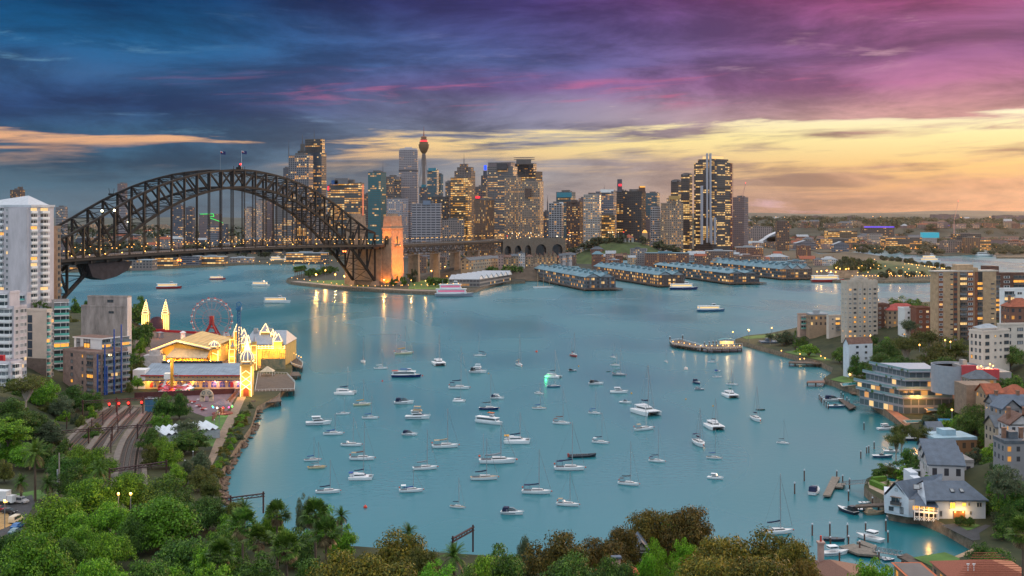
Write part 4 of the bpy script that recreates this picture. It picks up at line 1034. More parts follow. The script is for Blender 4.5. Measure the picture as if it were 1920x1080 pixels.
def house(x,y,z,w,d,h,yaw,rt,key,rm,label,group=None,rh=None,chims=1,name='terrace_house',fl=3.2,bay=3.0,cat='house',flatpar=1.0,base=4):
 root=thing(name,label,cat,(x,y,z),yaw,group);k=MB();P=[V_(v)for v in((-w/2,-d/2),(w/2,-d/2),(w/2,d/2),(-w/2,d/2))]
 k.pz(P,0,h,0,1,bay=bay,fl=fl)
 if base:k.pz(P,-base,0,2)
 rh=rh if rh is not None else min(w,d)*.32;g2=MB()
 if rt=='gable':
  a,b=gable(g2,V_((-w/2,-d/2)),V_((1,0)),V_((0,1)),w,d,h,h+rh,0,.5);k.poly(a,2);k.poly(b,2)
 elif rt=='gablef':
  a,b=gable(g2,V_((w/2,-d/2)),V_((0,1)),V_((-1,0)),d,w,h,h+rh,0,.5);k.poly(a,2);k.poly(b,2)
 elif rt=='hip':
  o=.5;e=[(-w/2-o,-d/2-o,h),(w/2+o,-d/2-o,h),(w/2+o,d/2+o,h),(-w/2-o,d/2+o,h)]
  if w>=d:r0,r1=(-w/2+d/2,0,h+rh),(w/2-d/2,0,h+rh);g2.poly([e[0],e[1],r1,r0]);g2.poly([e[1],e[2],r1]);g2.poly([e[2],e[3],r0,r1]);g2.poly([e[3],e[0],r0])
  else:r0,r1=(0,-d/2+w/2,h+rh),(0,d/2-w/2,h+rh);g2.poly([e[0],e[1],r0]);g2.poly([e[1],e[2],r1,r0]);g2.poly([e[2],e[3],r1]);g2.poly([e[3],e[0],r0,r1])
  g2.poly([(a[0],a[1],h-.05)for a in e[::-1]])
 else:
  g2.pz([p*1.02 for p in P],h,h+flatpar,0);g2.box(-w*.2,-d*.2,h+flatpar,w*.12,d*.2,h+flatpar+2)
 k.bd('walls',[F[key],roofm,mat('plain_'+key,tuple(F[key].node_tree.nodes['Mix'].inputs[6].default_value)[:3],.8,var=.12)],root);g2.bd('roof',[rm],root)
 for j in range(chims):
  c=MB();xx=-w*.32+j*w*.64/max(1,chims-1)if chims>1 else-w*.35;c.box(-.5,-.5,-1.2,.5,.5,rh*.55+1.6);c.box(-.6,-.6,rh*.55+1.6,.6,.6,rh*.55+1.9);o=c.bd('chimney',[chim],root);o.location=(xx,0,h+rh*.3)
 return root

hr=random.Random(5);hu=hr.uniform
hillmesh('terrace_hill',D(950,500,1600).x,1610,135,75,19,mat('bank_brown',(.10,.075,.055),.95,var=.4,scale=.1),z0=2.5,seed=6,amp=.05)
# the terrace row by the bridge approach
a,b=D(872,506,1490),D(935,499,1590)
for j in range(9):
 t_=(j+.5)/9;p=a.lerp(b,t_);w=(b-a).length/9;yaw=mh.atan2((b-a).y,(b-a).x)
 house(p.x,p.y,p.z,w*.98,12,12.0-(j>6)*.8,yaw,'gable','h_cream' if j else 'h_tan',rslate,'end house of the pale terrace row, its side wall lit orange' if j==0 else 'house in the pale terrace row with slate roofs right of the floodlit pylon',None if j==0 else 'pale terrace row right of the pylon',chims=2,fl=4,bay=w/2.1,base=18)
for(x0,x1,yt,yb,key,rt,rm,lb)in(
 (934,944,476,500,'h_pink','gablef',rslate,'pink gabled house at the right end of the pale terrace row'),(944,958,478,500,'h_tan','gable',rbrown,'tan house with a brown roof right of the pink gabled house'),
 (958,972,476,499,'h_tan','gable',rslate,'tan house with a slate roof left of the tall white house'),(972,984,474,499,'h_white','flat',rslate,'tall white flat roofed house left of the wharves'),
 (985,1000,477,500,'h_tan','hip',rbrown,'tan hipped house right of the tall white one'),(842,866,478,500,'h_brown','hip',rbrown,'brown house under the approach viaduct'),
 (778,800,482,512,'h_brown','flat',rbrown,'brown brick block seen between the viaduct piers on the left'),(806,836,482,506,'h_brown','flat',rbrown,'longer brown brick block seen between the viaduct piers'),
 (1029,1068,448,470,'h_tan','hip',mat('roof_copper',(.28,.10,.07),.8,var=.2),'broad stone building with a copper red roof below the beige hotel'),
 (1078,1108,466,482,'h_white','flat',riron,'white roofed long shed left of the grassy hill'),(1108,1132,462,484,'h_brick','hip',rslate,'brick house with a slate roof below the grassy hill'),
 (1110,1132,471,490,'h_brick','hip',slate,'orange brick house with a blue roof below the hilltop trees'),(1136,1155,470,490,'h_pink','gable',riron,'pink house right of the blue roofed brick house'),
 (1174,1214,466,484,'h_white','flat',riron,'long white and blue block below the grassy hill'),(1183,1212,466,494,'h_grey','flat',rslate,'dark grey apartment block at the left end of the long brick one'),
 (1212,1292,474,496,'h_brick','flat',slate,'long red brick apartment block below the grassy hill'),(1292,1335,471,488,'h_cream','gable',riron,'cream terrace block right of the long red brick one'),
 (1326,1376,470,490,'h_brown','flat',riron,'low flat roofed pavilion with deep eaves in front of the dark harbour tower'),(1382,1432,463,484,'h_brick','flat',riron,'red brick warehouse with two rows of lit windows right of the dark harbour tower'),
 (1382,1430,480,498,'h_brown','flat',rbrown,'brown waterside block below the red brick warehouse'),(1440,1480,476,492,'h_grey','hip',riron,'grey workshop behind the rightmost wharf'),
 (1496,1521,461,484,'h_brick','flat',rbrown,'tall square brick building left of the red roofed hall'),(1500,1530,480,494,'h_tan','gable',rtile,'hall with a striped red roof left of the white hotel by the park'),
 (1528,1542,483,498,'h_pink','hip',rslate,'pinkish end of the white hotel by the park'),(1542,1570,481,498,'h_white','hip',riron,'white three storey hotel with verandahs at the park edge'),
 (1480,1512,489,505,'h_grey','flat',slate,'blue roofed modern block beside the rightmost wharf')):
 zb0=12 if x0>1000 and x0<1480 else 3;Yb=(88-zb0)*FPX/(yb-402)
 if 930<x0<1000:Yb=1545+(x0-930)*.7;zb0=88-(yb-402)*Yb/FPX
 x0w,x1w=(x0-960)/FPX*Yb,(x1-960)/FPX*Yb;w=x1w-x0w;zt=88-(yt-402)*Yb/FPX;rh=0 if rt=='flat' else min(w*.3,5);dd=min(max(w*.7,10),24)
 house((x0w+x1w)/2,Yb+dd/2,zb0,w,dd,zt-zb0-rh-(1 if rt=='flat' else 0),hu(-.1,.05),rt,key,rm,lb,rh=rh or None,chims=0 if rt=='flat' else 2,fl=3.4,bay=3.2,name='townhouse',base=18)
for j in range(5):
 t_=(j+.5)/5;p=D(1003,497,1660).lerp(D(1044,493,1670),t_)
 house(p.x,p.y,p.z,6.6,12,12-(j%2)*1.2,0,'gablef','h_tan',rbrown,'tan gabled house in the stepped row left of the long white shed','tan gabled terrace row',chims=1,rh=4,base=18)
for j in range(4):
 p=D(1048,494,1680).lerp(D(1072,491,1690),(j+.5)/4);house(p.x,p.y,p.z,4.9,11,11,0,'gable','h_white' if j%2 else 'h_grey',rslate,'narrow pale house in the short row right of the tan gabled row','short pale terrace row',chims=1,rh=3,base=18)
# back streets between the wharves and the city: little roofs
for j in range(46):
 xx=hu(985,1470);yy=hu(480,498);p=W(xx,yy,11);w=hu(9,20)
 house(p.x,p.y+14,11,w,hu(9,13),hu(6,12),hu(-.3,.3),hr.choice(['gable','hip','gable','flat']),hr.choice(['h_cream','h_tan','h_brick','h_pink','h_grey','h_brown']),hr.choice([rslate,rbrown,riron,rtile]),'small house crowded in the streets between the wharf sheds and the city','houses in the streets behind the wharves',chims=hr.choice([0,1,1]),name='small_house',base=9)
# sawtooth white roofed restaurant pier
F0=W(842,538,3).to_2d();r_=thing('pier_pavilion','white sawtooth roofed waterside pavilion below the pale terrace row','pavilion',(F0.x,F0.y,3));off=V_((-F0.x,-F0.y,-3));k=MB();g2=MB()
k.pz([F0,F0+V_((36,-2)),F0+V_((72,118)),F0+V_((38,122))],3,12,0,1,bay=4,fl=4.5)
for j in range(7):
 o_=F0+V_((.33*j*17,j*17));a_,b_=gable(g2,o_,V_((.998,-.05)),V_((.31,.95)),35,17,12,17,0,.4);k.poly(a_,2);k.poly(b_,2)
k.bd('pavilion_walls',[facade('facade_pav',(.35,.33,.32),(.08,.08,.09),lit=.35,u0=.08,u1=.92,v0=.3,v1=.85,seed=61),roofm,white],r_,loc=off);g2.bd('sawtooth_roof',[mat('roof_white',(.42,.44,.48),.6,var=.12)],r_,loc=off)
k=MB()
for j in range(9):p=W(872+j*4.2,534-j*1.3,3);k.ball((p.x,p.y,4.5),.7,5)
tag(k.bd('festoon_lights',[bulb]),'strip of bright yellow lights along the pier beside the white sawtooth pavilion','festoon lights')

# ---- trees of the far shore
def fartree(x,yb,r,h,leaf='far',z=3,lb='dark tree on the far shore',grp='trees of the far shore',kind='round',lod=1,dY=0):
 p=W(x,yb,z);return tree(kind,lod,p.x,p.y+dY,z,r,h,leaf,lb,grp,trunk=h*.2)
for j in range(10):fartree(578+j*5.2+hu(-2,2),521-j*.9,hu(6,9),hu(10,15),'deep',3,'dark rounded tree on the lit point left of the arch foot','trees on the point under the arch')
for j in range(5):
 p=W(553+j*4.2,523-j*.8,3);palm('fan',p.x,p.y,3,5,12,'small palm at the tip of the point left of the arch foot','palms at the tip of the point',.5)
for(x,yb,r,h,lf)in((727,535,8,13,'deep'),(738,536,6,10,'deep'),(757,536,6,13,'deep'),(775,533,5,22,'far'),(768,524,5,10,'olive')):fartree(x,yb,r,h,lf,3,'dark bushy tree at the foot of the floodlit pylon','trees at the pylon foot')
for(x,r)in((806,8),(816,10),(828,9)):fartree(x,537,r,13,'deep',3,'dark tree beside the white sawtooth pavilion','trees left of the pavilion')
for x in range(938,984,7):fartree(x+hu(-1,1),521,hu(5,7),hu(8,12),'deep',3,'small dark tree along the seawall left of the wharves','trees along the seawall')
for(x,yb,r,h)in((922,503,8,15),(936,500,8,18),(950,505,6,12),(892,485,10,14),(905,482,9,13),(860,490,9,14),(875,478,10,12),(846,500,7,12),(820,502,8,15),(800,503,8,14),(960,480,9,12),(990,484,8,10),(1015,486,9,15),(1035,480,11,15),(1163,497,14,17),(1176,497,12,14),(1150,502,9,10),(1240,480,9,12),(1300,478,12,16),(1318,476,12,16),(1360,478,14,20),(1375,476,12,16),(1402,474,12,14),(948,512,8,12),(962,514,8,13),(975,513,7,11),(985,508,7,12),(932,514,7,10),(1000,505,7,10),(1022,503,7,9),(1045,500,8,10),(918,512,7,12)):fartree(x,yb,r,h,'deep' if 915<x<1050 and yb>500 else 'far',11 if 915<x<1050 and yb>500 else 3,'dark street tree among the houses behind the wharves','street trees behind the wharves')
for j in range(44):
 t_=j/43;xx=1072+t_*196+hu(-6,6);Yt=hu(2050,2140);p=D(xx,440,Yt);hz_=8+32*max(0,1-((p.x-oh.x)/112)**2-((Yt-oh.y)/95)**2)**1.2
 if 1165<xx<1225 and hr.random()<.75:continue
 tree('round',1,p.x,Yt,hz_-1,hu(9,15),hu(14,23)if xx>1100 else 14,'far','dark fig tree crowning the grassy hill below the skyline','trees on the grassy hill',trunk=3)
p=D(1209,443,2085);r_=thing('observatory_tower','small tan observatory tower with a lit cupola among the hilltop trees','tower',(p.x,p.y,38));k=MB();k.pz(rect((0,0),(1,0),4.5,4.5),0,17,0);k.bd('shaft',[mat('plain_h_tan',(.38,.27,.18))],r_);k=MB();k.lathe([(4.6,17),(4.2,19),(2.4,21.5),(.4,22.5)],(0,0,0),12);k.bd('cupola',[litw],r_)
p=D(1179,450,2060);r_=thing('bandstand','red roofed rotunda on the grassy hill','rotunda',(p.x,p.y,41));k=MB();k.lathe([(9.5,6),(5,9),(.5,12)],(0,0,0),8);k.bd('roof',[rtile],r_);k=MB()
for j in range(8):k.tube((8*mh.cos(j*.785),8*mh.sin(j*.785),-2),(8*mh.cos(j*.785),8*mh.sin(j*.785),6),.4,5)
k.bd('columns',[white],r_)
# ---- park headland
for j in range(34):
 xx=hu(1568,1648);yy=hu(497,514);p=W(xx,yy,5);tree('round',1,p.x,p.y,5,hu(6,10),hu(12,22)-(xx>1630)*5,'far' if j%3 else 'olive','dark tree in the grove at the left side of the park headland','grove on the park headland',trunk=3)
for j in range(44):
 xx=hu(1648,1795);k_=(xx-1648)/150;yy=hr.choice([482+k_*26+hu(0,7),hu(512,521),482+k_*26+hu(0,4)]);p=W(xx,yy,6)
 tree('round',1,p.x,p.y,5,hu(2.5,5),hu(5,9),'olive' if j%2 else 'far','',name='mass')
pole_m=MB();pole_m.tube((0,0,0),(0,0,1),.09,5);pole_mesh=pole_m.mesh('lamp_post',[steel]);ballm=MB();ballm.ball((0,0,0),1,6);ball_mesh=ballm.mesh('lamp_globe',[bulb])

def lamp(x,y,z,h,label,group,r=.5,m=None,light=0,col=(1,.55,.18),name='street_lamp',cat='street lamp'):
 t_=thing(name,label,cat,(x,y,z),0,group);put(pole_mesh,'post',t_,(0,0,0),0,(1.4,1.4,h));put(ball_mesh,'lamp_globe',t_,(0,0,h+r*.6),0,(r,r,r),m)
 if light:
  l=bpy.data.lights.new('lamp_light','POINT');l.energy=light;l.color=col;l.shadow_soft_size=.4;o=bpy.data.objects.new('lamp_light',l);COL.objects.link(o);o.parent=t_;o.location=(0,0,h+r*2.4)
 return t_
for j in range(64):
 xx=1608+hu(0,190);yy=486+hu(0,36)
 yy=max(yy,488+(xx-1608)*.14)
 p=W(xx,yy,8);lamp(p.x,p.y,8 if yy<512 else 5,5,'small amber lamp on the park headland','lamps over the park headland',.62,None,900 if j%5==0 else 0)
for j in range(34):
 xx=1598+j*5.4;p=W(xx,522.5+hu(-.8,.5),3);lamp(p.x,p.y,3,3.5,'small amber lamp along the foot of the park headland','lamps along the headland shore',.5)
for(x,y)in((1568,510),(1575,512),(1586,513),(1591,512),(1605,511),(1550,516),(1558,518),(1567,519),(1540,517),(1532,518)):
 p=W(x,y+5,3);lamp(p.x,p.y,3,9,'bright yellow floodlight at the tug berths left of the park headland','floodlights at the tug berths',.95,None,2200)
k=MB();A_,B_=W(1556,522,3),W(1612,522,3);k.box(A_.x,A_.y+8,3,B_.x,A_.y+11,13);tag(k.bd('cliff_wall',[mat('cliff_sandstone',(.34,.24,.16),.9,var=.4,scale=.15)]),'floodlit sandstone cut wall left of the park headland','wall')
# Dawes point lamps and quay lamps
for(x,y,h,e,rr_)in((593,535,12,26000,.95),(610,527,13,20000,.9),(629,533,11,14000,.7),(646,537,11,14000,.7),(720,541,9,12000,.8),(771,541,9,9000,.6),(809,527,12,20000,.9),(817,522,12,9000,.6),(838,532,9,9000,.6),(834,514,10,6000,.6),(860,500,14,14000,.9),(862,505,10,9000,.7),(798,540,8,5000,.5)):
 p=W(x,y,3);lamp(p.x,p.y,3,h,'amber street lamp on the point by the floodlit pylon','street lamps on the point',rr_,None,e*.8,(1,.5,.12))
for j in range(28):p=W(548+j*12+hu(-3,3),527+min(16,j*1.7)+(-.4*max(0,j-14)),3);lamp(p.x,p.y,3,4,'low amber promenade lamp along the seawall under the bridge','promenade lamps under the bridge',.45)
# small boats and buildings near the arch foot
p=W(585,515,3);r_=thing('hangar_frame','dark open steel frame standing at the shore left of the arch foot','steel frame',(p.x-0,p.y,3));k=MB();pp_=D(601,500,p.y);s_=p.y/FPX
for ex in(0,5,11):
 for ey in(0,8):k.beam((pp_.x-p.x+ex*s_,ey,0),(pp_.x-p.x+ex*s_,ey,22),.7,.7)
for z_ in(5,11,17,22):k.beam((pp_.x-p.x,0,z_),(pp_.x-p.x+11*s_,0,z_),.6,.6);k.beam((pp_.x-p.x,8,z_),(pp_.x-p.x+11*s_,8,z_),.6,.6)
k.bd('frame',[antm],r_)

# ---- the quay under the arch
for(x0,x1,yt,yb,key,lb)in((290,330,478,500,'low_gold','lit terraces of a waterfront block left of the orange bridge lamps'),(325,372,480,497,'blue_bands','grey waterfront block with pale balconies under the arch'),(372,420,481,496,'low_gold','long lit arcade right of the grey waterfront block'),
 (430,472,483,493,'cream_dots','cream quay terminal left of the moored ferries'),(536,612,474,492,'low_gold','broad white terminal with gold windows behind the quay ferries'),(205,285,487,504,'stone_low','low sandstone quay building near the left end of the arch'),
 (304,342,447,470,'pale_bands','pale hipped hall standing in the trees under the arch'),(130,200,490,506,'low_gold','lit quay building between the arch foot members')):
 Yb=85*FPX/(yb-402);x0w,x1w=(x0-960)/FPX*Yb,(x1-960)/FPX*Yb;zt=88-(yt-402)*Yb/FPX;house((x0w+x1w)/2,Yb+14,3,x1w-x0w,26,zt-4,0,'hip' if 'hall' in lb else 'flat',key,riron,lb,rh=6,chims=0,name='quay_building',cat='building',fl=4,bay=5)
for j in range(70):
 xx=hu(95,640);yy=hu(463,485);p=W(xx,yy,6);tree('round',1,p.x,p.y,5,hu(9,16),hu(14,24),'far','',name='mass')
for j in range(36):
 xx=hu(95,640);yy=hu(436,462);p=W(xx,yy,20)if yy>445 else W(xx,yy,30);w=hu(14,40)
 house(p.x,p.y,3,w,16,hu(14,34),hu(-.2,.2),hr.choice(['flat','hip','gable']),hr.choice(['h_grey','h_tan','h_pink','h_brown','hazy_mauve','slate_blue']),hr.choice([rslate,rtile,riron]),'distant eastern suburb building seen under the arch','suburb buildings under the arch',chims=0,name='suburb_building',cat='building',base=0)
k=MB()
for j in range(260):
 xx=hu(100,640);yy=hr.choice([hu(486,497),hu(430,470)]);p=D(xx,yy,hu(2030,2050)if yy>480 else hu(2500,3000));k.ball(p,hu(.35,.75),4)
o=k.bd('quay_lights',[bulb]);o['kind']='stuff';o['label']='specks of amber light along the far quay'

# ---- the harbour side and the suburbs on the right
for(x0,x1,yt,yb,key,lb)in(
 (1457,1480,414,470,'brown_lit','brown hotel tower with a lit top behind the white winged roof'),(1404,1448,425,462,'stone_low','wide stone coloured block right of the mauve tower'),(1553,1608,432,463,'gold_front','pale civic block with gold windows in the middle of the far shore'),
 (1446,1470,411,440,'white_lit','low white block with a lit sign left of the brown hotel tower'),(1540,1612,448,466,'low_gold','long low lit arcade in front of the pale civic block'),(1622,1678,424,452,'dark_grid','dark wide block under a strip of blue light'),(1679,1703,420,445,'brown_lit','brown hotel with a blue rim left of the broad violet one'),
 (1723,1783,418,447,'beige_hotel','broad beige hotel with a violet lit cornice'),(1662,1730,445,468,'low_gold','low lit casino podium below the hotels'),(1630,1655,438,463,'white_lit','pale barrel roofed building beside the dark wide block'),
 (1793,1840,438,470,'dark_grid','dark apartment row on the right of the far shore'),(1810,1838,445,475,'brown_slab','brown ribbed apartment house by the far water'),(1836,1858,449,474,'gold_front','floodlit brick warehouse on the far right shore'),
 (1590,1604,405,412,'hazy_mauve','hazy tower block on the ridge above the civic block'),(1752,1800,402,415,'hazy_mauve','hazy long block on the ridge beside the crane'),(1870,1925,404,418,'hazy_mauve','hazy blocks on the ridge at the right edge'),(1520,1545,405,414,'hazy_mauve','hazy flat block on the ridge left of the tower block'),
 (1865,1900,425,446,'brown_lit','brown flats on the slope near the right edge'),(1770,1815,452,474,'stone_low','stone block behind the far right seawall'),(1492,1530,450,468,'blue_bands','twin gabled blue grey wharf house, left of its pair'),(1563,1592,452,472,'blue_bands','twin gabled blue grey wharf house, right of its pair')):
 Yb=min(7000,85*FPX/max(6,(yb-402)))if yb>425 else 4600;x0w,x1w=(x0-960)/FPX*Yb,(x1-960)/FPX*Yb;zt=88-(yt-402)*Yb/FPX;w=x1w-x0w
 g_='twin gabled' in lb;r_=house((x0w+x1w)/2,Yb+w*.3,3,w,min(40,w*.6),zt-4-(7 if g_ else 0),0,'gablef' if g_ else 'flat',key,riron if g_ else roofm,lb,rh=7 if g_ else None,chims=0,name='waterfront_block',cat='building',fl=4.2,bay=5,base=0)
 if 'violet' in lb or 'blue rim' in lb or 'blue light' in lb:
  k=MB();k.box(-w/2-.5,-min(40,w*.6)/2-1,zt-14 if 'violet' in lb else zt-7,w/2+.5,-min(40,w*.6)/2+.1,zt-11 if 'violet' in lb else zt-4.5);k.bd('cornice_light',[mat('violet_light',(.1,.05,.5),.5,var=0,emit=(.16,.08,1),es=1.3)],r_)
# turquoise lit hall and the white winged roof
p=W(1745,462,3);r_=thing('turquoise_hall','turquoise lit glass hall at the far shore','hall',(p.x,p.y,3));k=MB();s_=p.y/FPX;k.pz([V_(v)for v in((-15*s_,0),(12*s_,0),(12*s_,30),(-15*s_,30))],0,88-(446-402)*s_-3,1);k.pz([V_(v)for v in((-15*s_,0),(16*s_,0),(16*s_,30),(-12*s_,30))],88-(446-402)*s_-3,88-(436-402)*s_-3,0);k.bd('hall_body',[mat('turquoise_light',(.02,.3,.4),.4,var=.2,emit=(.01,.45,.62),es=.4),conc],r_)
p=W(1448,463,3);s_=p.y/FPX;r_=thing('winged_roof_hall','white winged roofed hall at the waterside right of the dark harbour tower','hall',(p.x,p.y,3))
k=MB();x0,x1=-24*s_,28*s_
for(xa,xb,za,zb_,zc)in((-24,10,10,24,29),(-10,28,24,36,42)):
 n_=10
 for j in range(n_):
  t0,t1=j/n_,(j+1)/n_;f_=lambda t:za+(zc-za)*(1-(1-t)**2)
  k.poly([((xa+(xb-xa)*t0)*s_,0,f_(t0)),((xa+(xb-xa)*t1)*s_,0,f_(t1)),((xa+(xb-xa)*t1)*s_,45,f_(t1)),((xa+(xb-xa)*t0)*s_,45,f_(t0))],0)
  k.poly([((xa+(xb-xa)*t0)*s_,1,0),((xa+(xb-xa)*t1)*s_,1,0),((xa+(xb-xa)*t1)*s_,1,f_(t1)-.5),((xa+(xb-xa)*t0)*s_,1,f_(t0)-.5)],1)
k.bd('winged_shell',[mat('shell_white',(.66,.68,.72),.5,var=.08),mat('shell_glass',(.20,.22,.25),.3,var=.2)],r_)
for j in range(150):
 yy=465-62*(hr.random()**1.5)*.95;yy=max(408,yy);Yb=min(6200,85*FPX/max(13,yy-402));xx=hu(1400,1960);w=hu(16,44)*(1+(Yb-2800)/7000);hgt=hu(8,18)+(Yb>4000)*8;zb0=3+(Yb>3900)*38
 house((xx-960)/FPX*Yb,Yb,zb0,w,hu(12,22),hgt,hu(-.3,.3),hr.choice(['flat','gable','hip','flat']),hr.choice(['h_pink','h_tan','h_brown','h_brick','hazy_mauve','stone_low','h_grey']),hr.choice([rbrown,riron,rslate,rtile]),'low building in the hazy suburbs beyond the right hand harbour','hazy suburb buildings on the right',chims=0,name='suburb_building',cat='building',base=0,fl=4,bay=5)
for j in range(330):
 yy=hu(409,468);Yb=min(5200,85*FPX/(yy-402));xx=hu(1400,1960);tree('round',1,(xx-960)/FPX*Yb,Yb-8,3+(Yb>3900)*36,hu(9,17)*(1+(Yb-2800)/4000),hu(11,18)*(1+(Yb-2800)/5000),'far','',name='mass')
k=MB()
for j in range(620):
 yy=hu(408,467);Yb=min(6000,84*FPX/(yy-402));xx=hu(1395,1950)if j%4 else hu(90,660);w=hu(8,22)*(1+(Yb-2800)/3500);X=(xx-960)/FPX*Yb;z0=3+(Yb>3900)*38 if xx>1000 else 14
 k.pz(rect((X,Yb),(1,hu(-.3,.3)),w,8),z0,z0+hu(6,14)*(1+(Yb-2800)/5000),j%4,4+j%2,bay=4,fl=3.5)
o=k.bd('distant_houses',[F[q_]for q_ in('h_tan','h_pink','h_brick','h_brown')]+[rtile,rslate]);o['kind']='stuff';o['label']='dense low roofs of the distant suburbs'
# a wooded belt that reads as one mass
def belt(name,xr,Yr,n,z0,hr_,label,seed):
 g=np.random.default_rng(seed);c=np.stack([g.uniform(xr[0],xr[1],n),g.uniform(Yr[0],Yr[1],n),np.full(n,z0)],1);P,Nn=[],[]
 for q_ in c:
  m=40;d=g.normal(size=(m,3));d[:,2]=abs(d[:,2]);d/=np.linalg.norm(d,axis=1,keepdims=True);P.append(q_+d*np.array([22,14,1])*g.uniform(.8,1.4)+d*np.array([0,0,hr_])*g.uniform(.6,1.4));Nn.append(d+g.normal(size=(m,3))*.3)
 me=quads(name,np.concatenate(P),np.concatenate(Nn),7,LF['far'],seed);o=bpy.data.objects.new(name,me);COL.objects.link(o);o['kind']='stuff';o['label']=label
belt('far_woods',(700,2300),(4100,4900),240,42,26,'dark wooded ridge beyond the suburbs on the right',3)
belt('far_woods',(-1500,-250),(3150,3900),150,22,26,'dark wooded slope behind the arch',4)
for j in range(420):
 x,y=hu(300,2700),hu(3850,5500);r2=((x-1250)/1700)**2+((y-4700)/900)**2;MASS.append((x,y,2+62*max(0,1-r2)**1.2,hu(14,30),hu(14,24)))
for j in range(110):p=W(hu(1615,1940),hu(465,478),3);MASS.append((p.x,p.y+20,3,hu(6,12),hu(8,14)))
P,Nn=[],[]
for x,y,z,r,h in MASS:
 d=rng.normal(size=(150,3));d/=np.linalg.norm(d,axis=1,keepdims=True);P.append(np.array([x,y,z+h*.58])+d*np.array([r,r,h*.42])*rng.uniform(.5,1.1,(150,1)));Nn.append(d+np.array([0,0,.5])+rng.normal(size=(150,3))*.3)
o=bpy.data.objects.new('distant_trees',quads('distant_trees',np.concatenate(P),np.concatenate(Nn),3.4,LF['far'],5));COL.objects.link(o);o['kind']='stuff';o['label']='dark trees scattered through the distant suburbs and gardens'
k=MB()
for j in range(330):
 yy=405+62*hr.random()**.8;Yb=min(5600,80*FPX/max(12,yy-402));p=D(hu(1395,1925),yy,Yb-40);k.ball((p.x,p.y,max(7,p.z)),hu(.5,1.0)*Yb/3000,4)
o=k.bd('suburb_lights',[bulb]);o['kind']='stuff';o['label']='amber specks through the hazy suburbs'
for j in range(60):
 a_=hr.random();p=vp(345,52,2).lerp(vp(345,52,2)+V_((200,130,0)),a_)if j<18 else D(hu(935,1070),hu(440,452),1900);lamp(p.x,p.y,min(52,p.z-8)if j>=18 else 52,8,'city street lamp along the road right of the viaduct','street lamps right of the viaduct',.6,bulbw if j%3==0 else(redl if j%7==0 else bulb))

# window and balcony pieces shared by the near buildings
def win_mesh(name,fm_,pane):
 k=MB();t=.09
 for b in((-.5,-.5,-.5+t,.5),(.5-t,-.5,.5,.5),(-.5+t,-.5,.5-t,-.5+t),(-.5+t,.5-t,.5-t,.5),(-.03,-.5+t,.03,.5-t)):k.box(b[0],-.10,b[1],b[2],.06,b[3],0)
 k.poly([(-.5+t,-.02,-.5+t),(.5-t,-.02,-.5+t),(.5-t,-.02,.5-t),(-.5+t,-.02,.5-t)],1);return k.mesh(name,[fm_,pane])
framew=mat('frame_white',(.6,.6,.6),.5,var=0);framed=mat('frame_dark',(.06,.06,.065),.5,var=0)
WM={'w':win_mesh('window',framew,glass),'d':win_mesh('window',framed,glass)}
def balc_mesh(kind):
 k=MB();k.poly([(-.5,-.03,.05),(.5,-.03,.05),(.5,-.03,.86),(-.5,-.03,.86)],1)
 k.box(-.08,-.06,.05,-.04,-.02,.86,0);k.box(.3,-.06,.05,.34,-.02,.86,0)
 k.box(-.5,-1.0,-.04,.5,0,.04,0);k.box(-.5,-1.0,.04,.5,-.94,.36,2);k.box(-.5,-.94,.04,-.46,0,.36,2);k.box(.46,-.94,.04,.5,0,.36,2)
 k.box(-.52,-1.0,.88,.52,0,.94,0)
 return k.mesh('balcony',{'w':[white,glass,white],'g':[white,glass,mat('green_glass_rail',(.12,.42,.36),.15,var=.2)],'r':[mat('rail_slab',(.38,.36,.36),.7),glass,mat('rail_glass',(.16,.20,.22),.1,var=.1)],'b':[mat('balc_brown',(.25,.18,.14),.8),glass,mat('balc_rail_dark',(.07,.07,.075),.5)]}[kind])
BMESH={}
lr=random.Random(17);lu=lr.uniform
def pane(lit):
 x=lr.random()
 return(litw if lr.random()<.7 else litw2)if x<lit else(glassb if x<lit+.22 else glass)
def ow(root,p,q,z,u_,kind,w,h,lit=.15,depth=1.4,sub='w'):
 d=(q-p);L_=d.length;d=d/L_;yaw=mh.atan2(d.y,d.x);o=root.location
 c=p+d*u_
 if kind=='win':return put(WM[sub],'window',root,(c.x-o.x,c.y-o.y,z-o.z),yaw,(w,1,h),pane(lit),1)
 if sub not in BMESH:BMESH[sub]=balc_mesh(sub)
 return put(BMESH[sub],'balcony',root,(c.x-o.x,c.y-o.y,z-o.z-h*.5),yaw,(w,depth,h),pane(lit),1)
def grid(root,p,q,z0,nf,fl,cols,lit=.15,z1=None):
 for f_ in range(nf):
  for c in cols:
   u_,kind,w,h=c[:4];kw=c[4]if len(c)>4 else{}
   ow(root,p,q,z0+fl*(f_+.5),u_,kind,w,h,kw.get('lit',lit),kw.get('depth',1.4),kw.get('sub','w'))
def body(root,P,z0,z1,m,mr=None,name='walls',par=1.0,parm=None):
 o=root.location;off=V_((-o.x,-o.y,-o.z));k=MB();k.pz(P,z0,z1,0,1);b=k.bd(name,[m,mr or roofm],root);b.location=off
 if par:
  k=MB();n=len(P)
  for i in range(n):
   a,c=P[i],P[(i+1)%n];k.beam((a.x,a.y,z1+par/2),(c.x,c.y,z1+par/2),.35,par)
  b=k.bd('parapet',parm or m,root);b.location=off
 return b

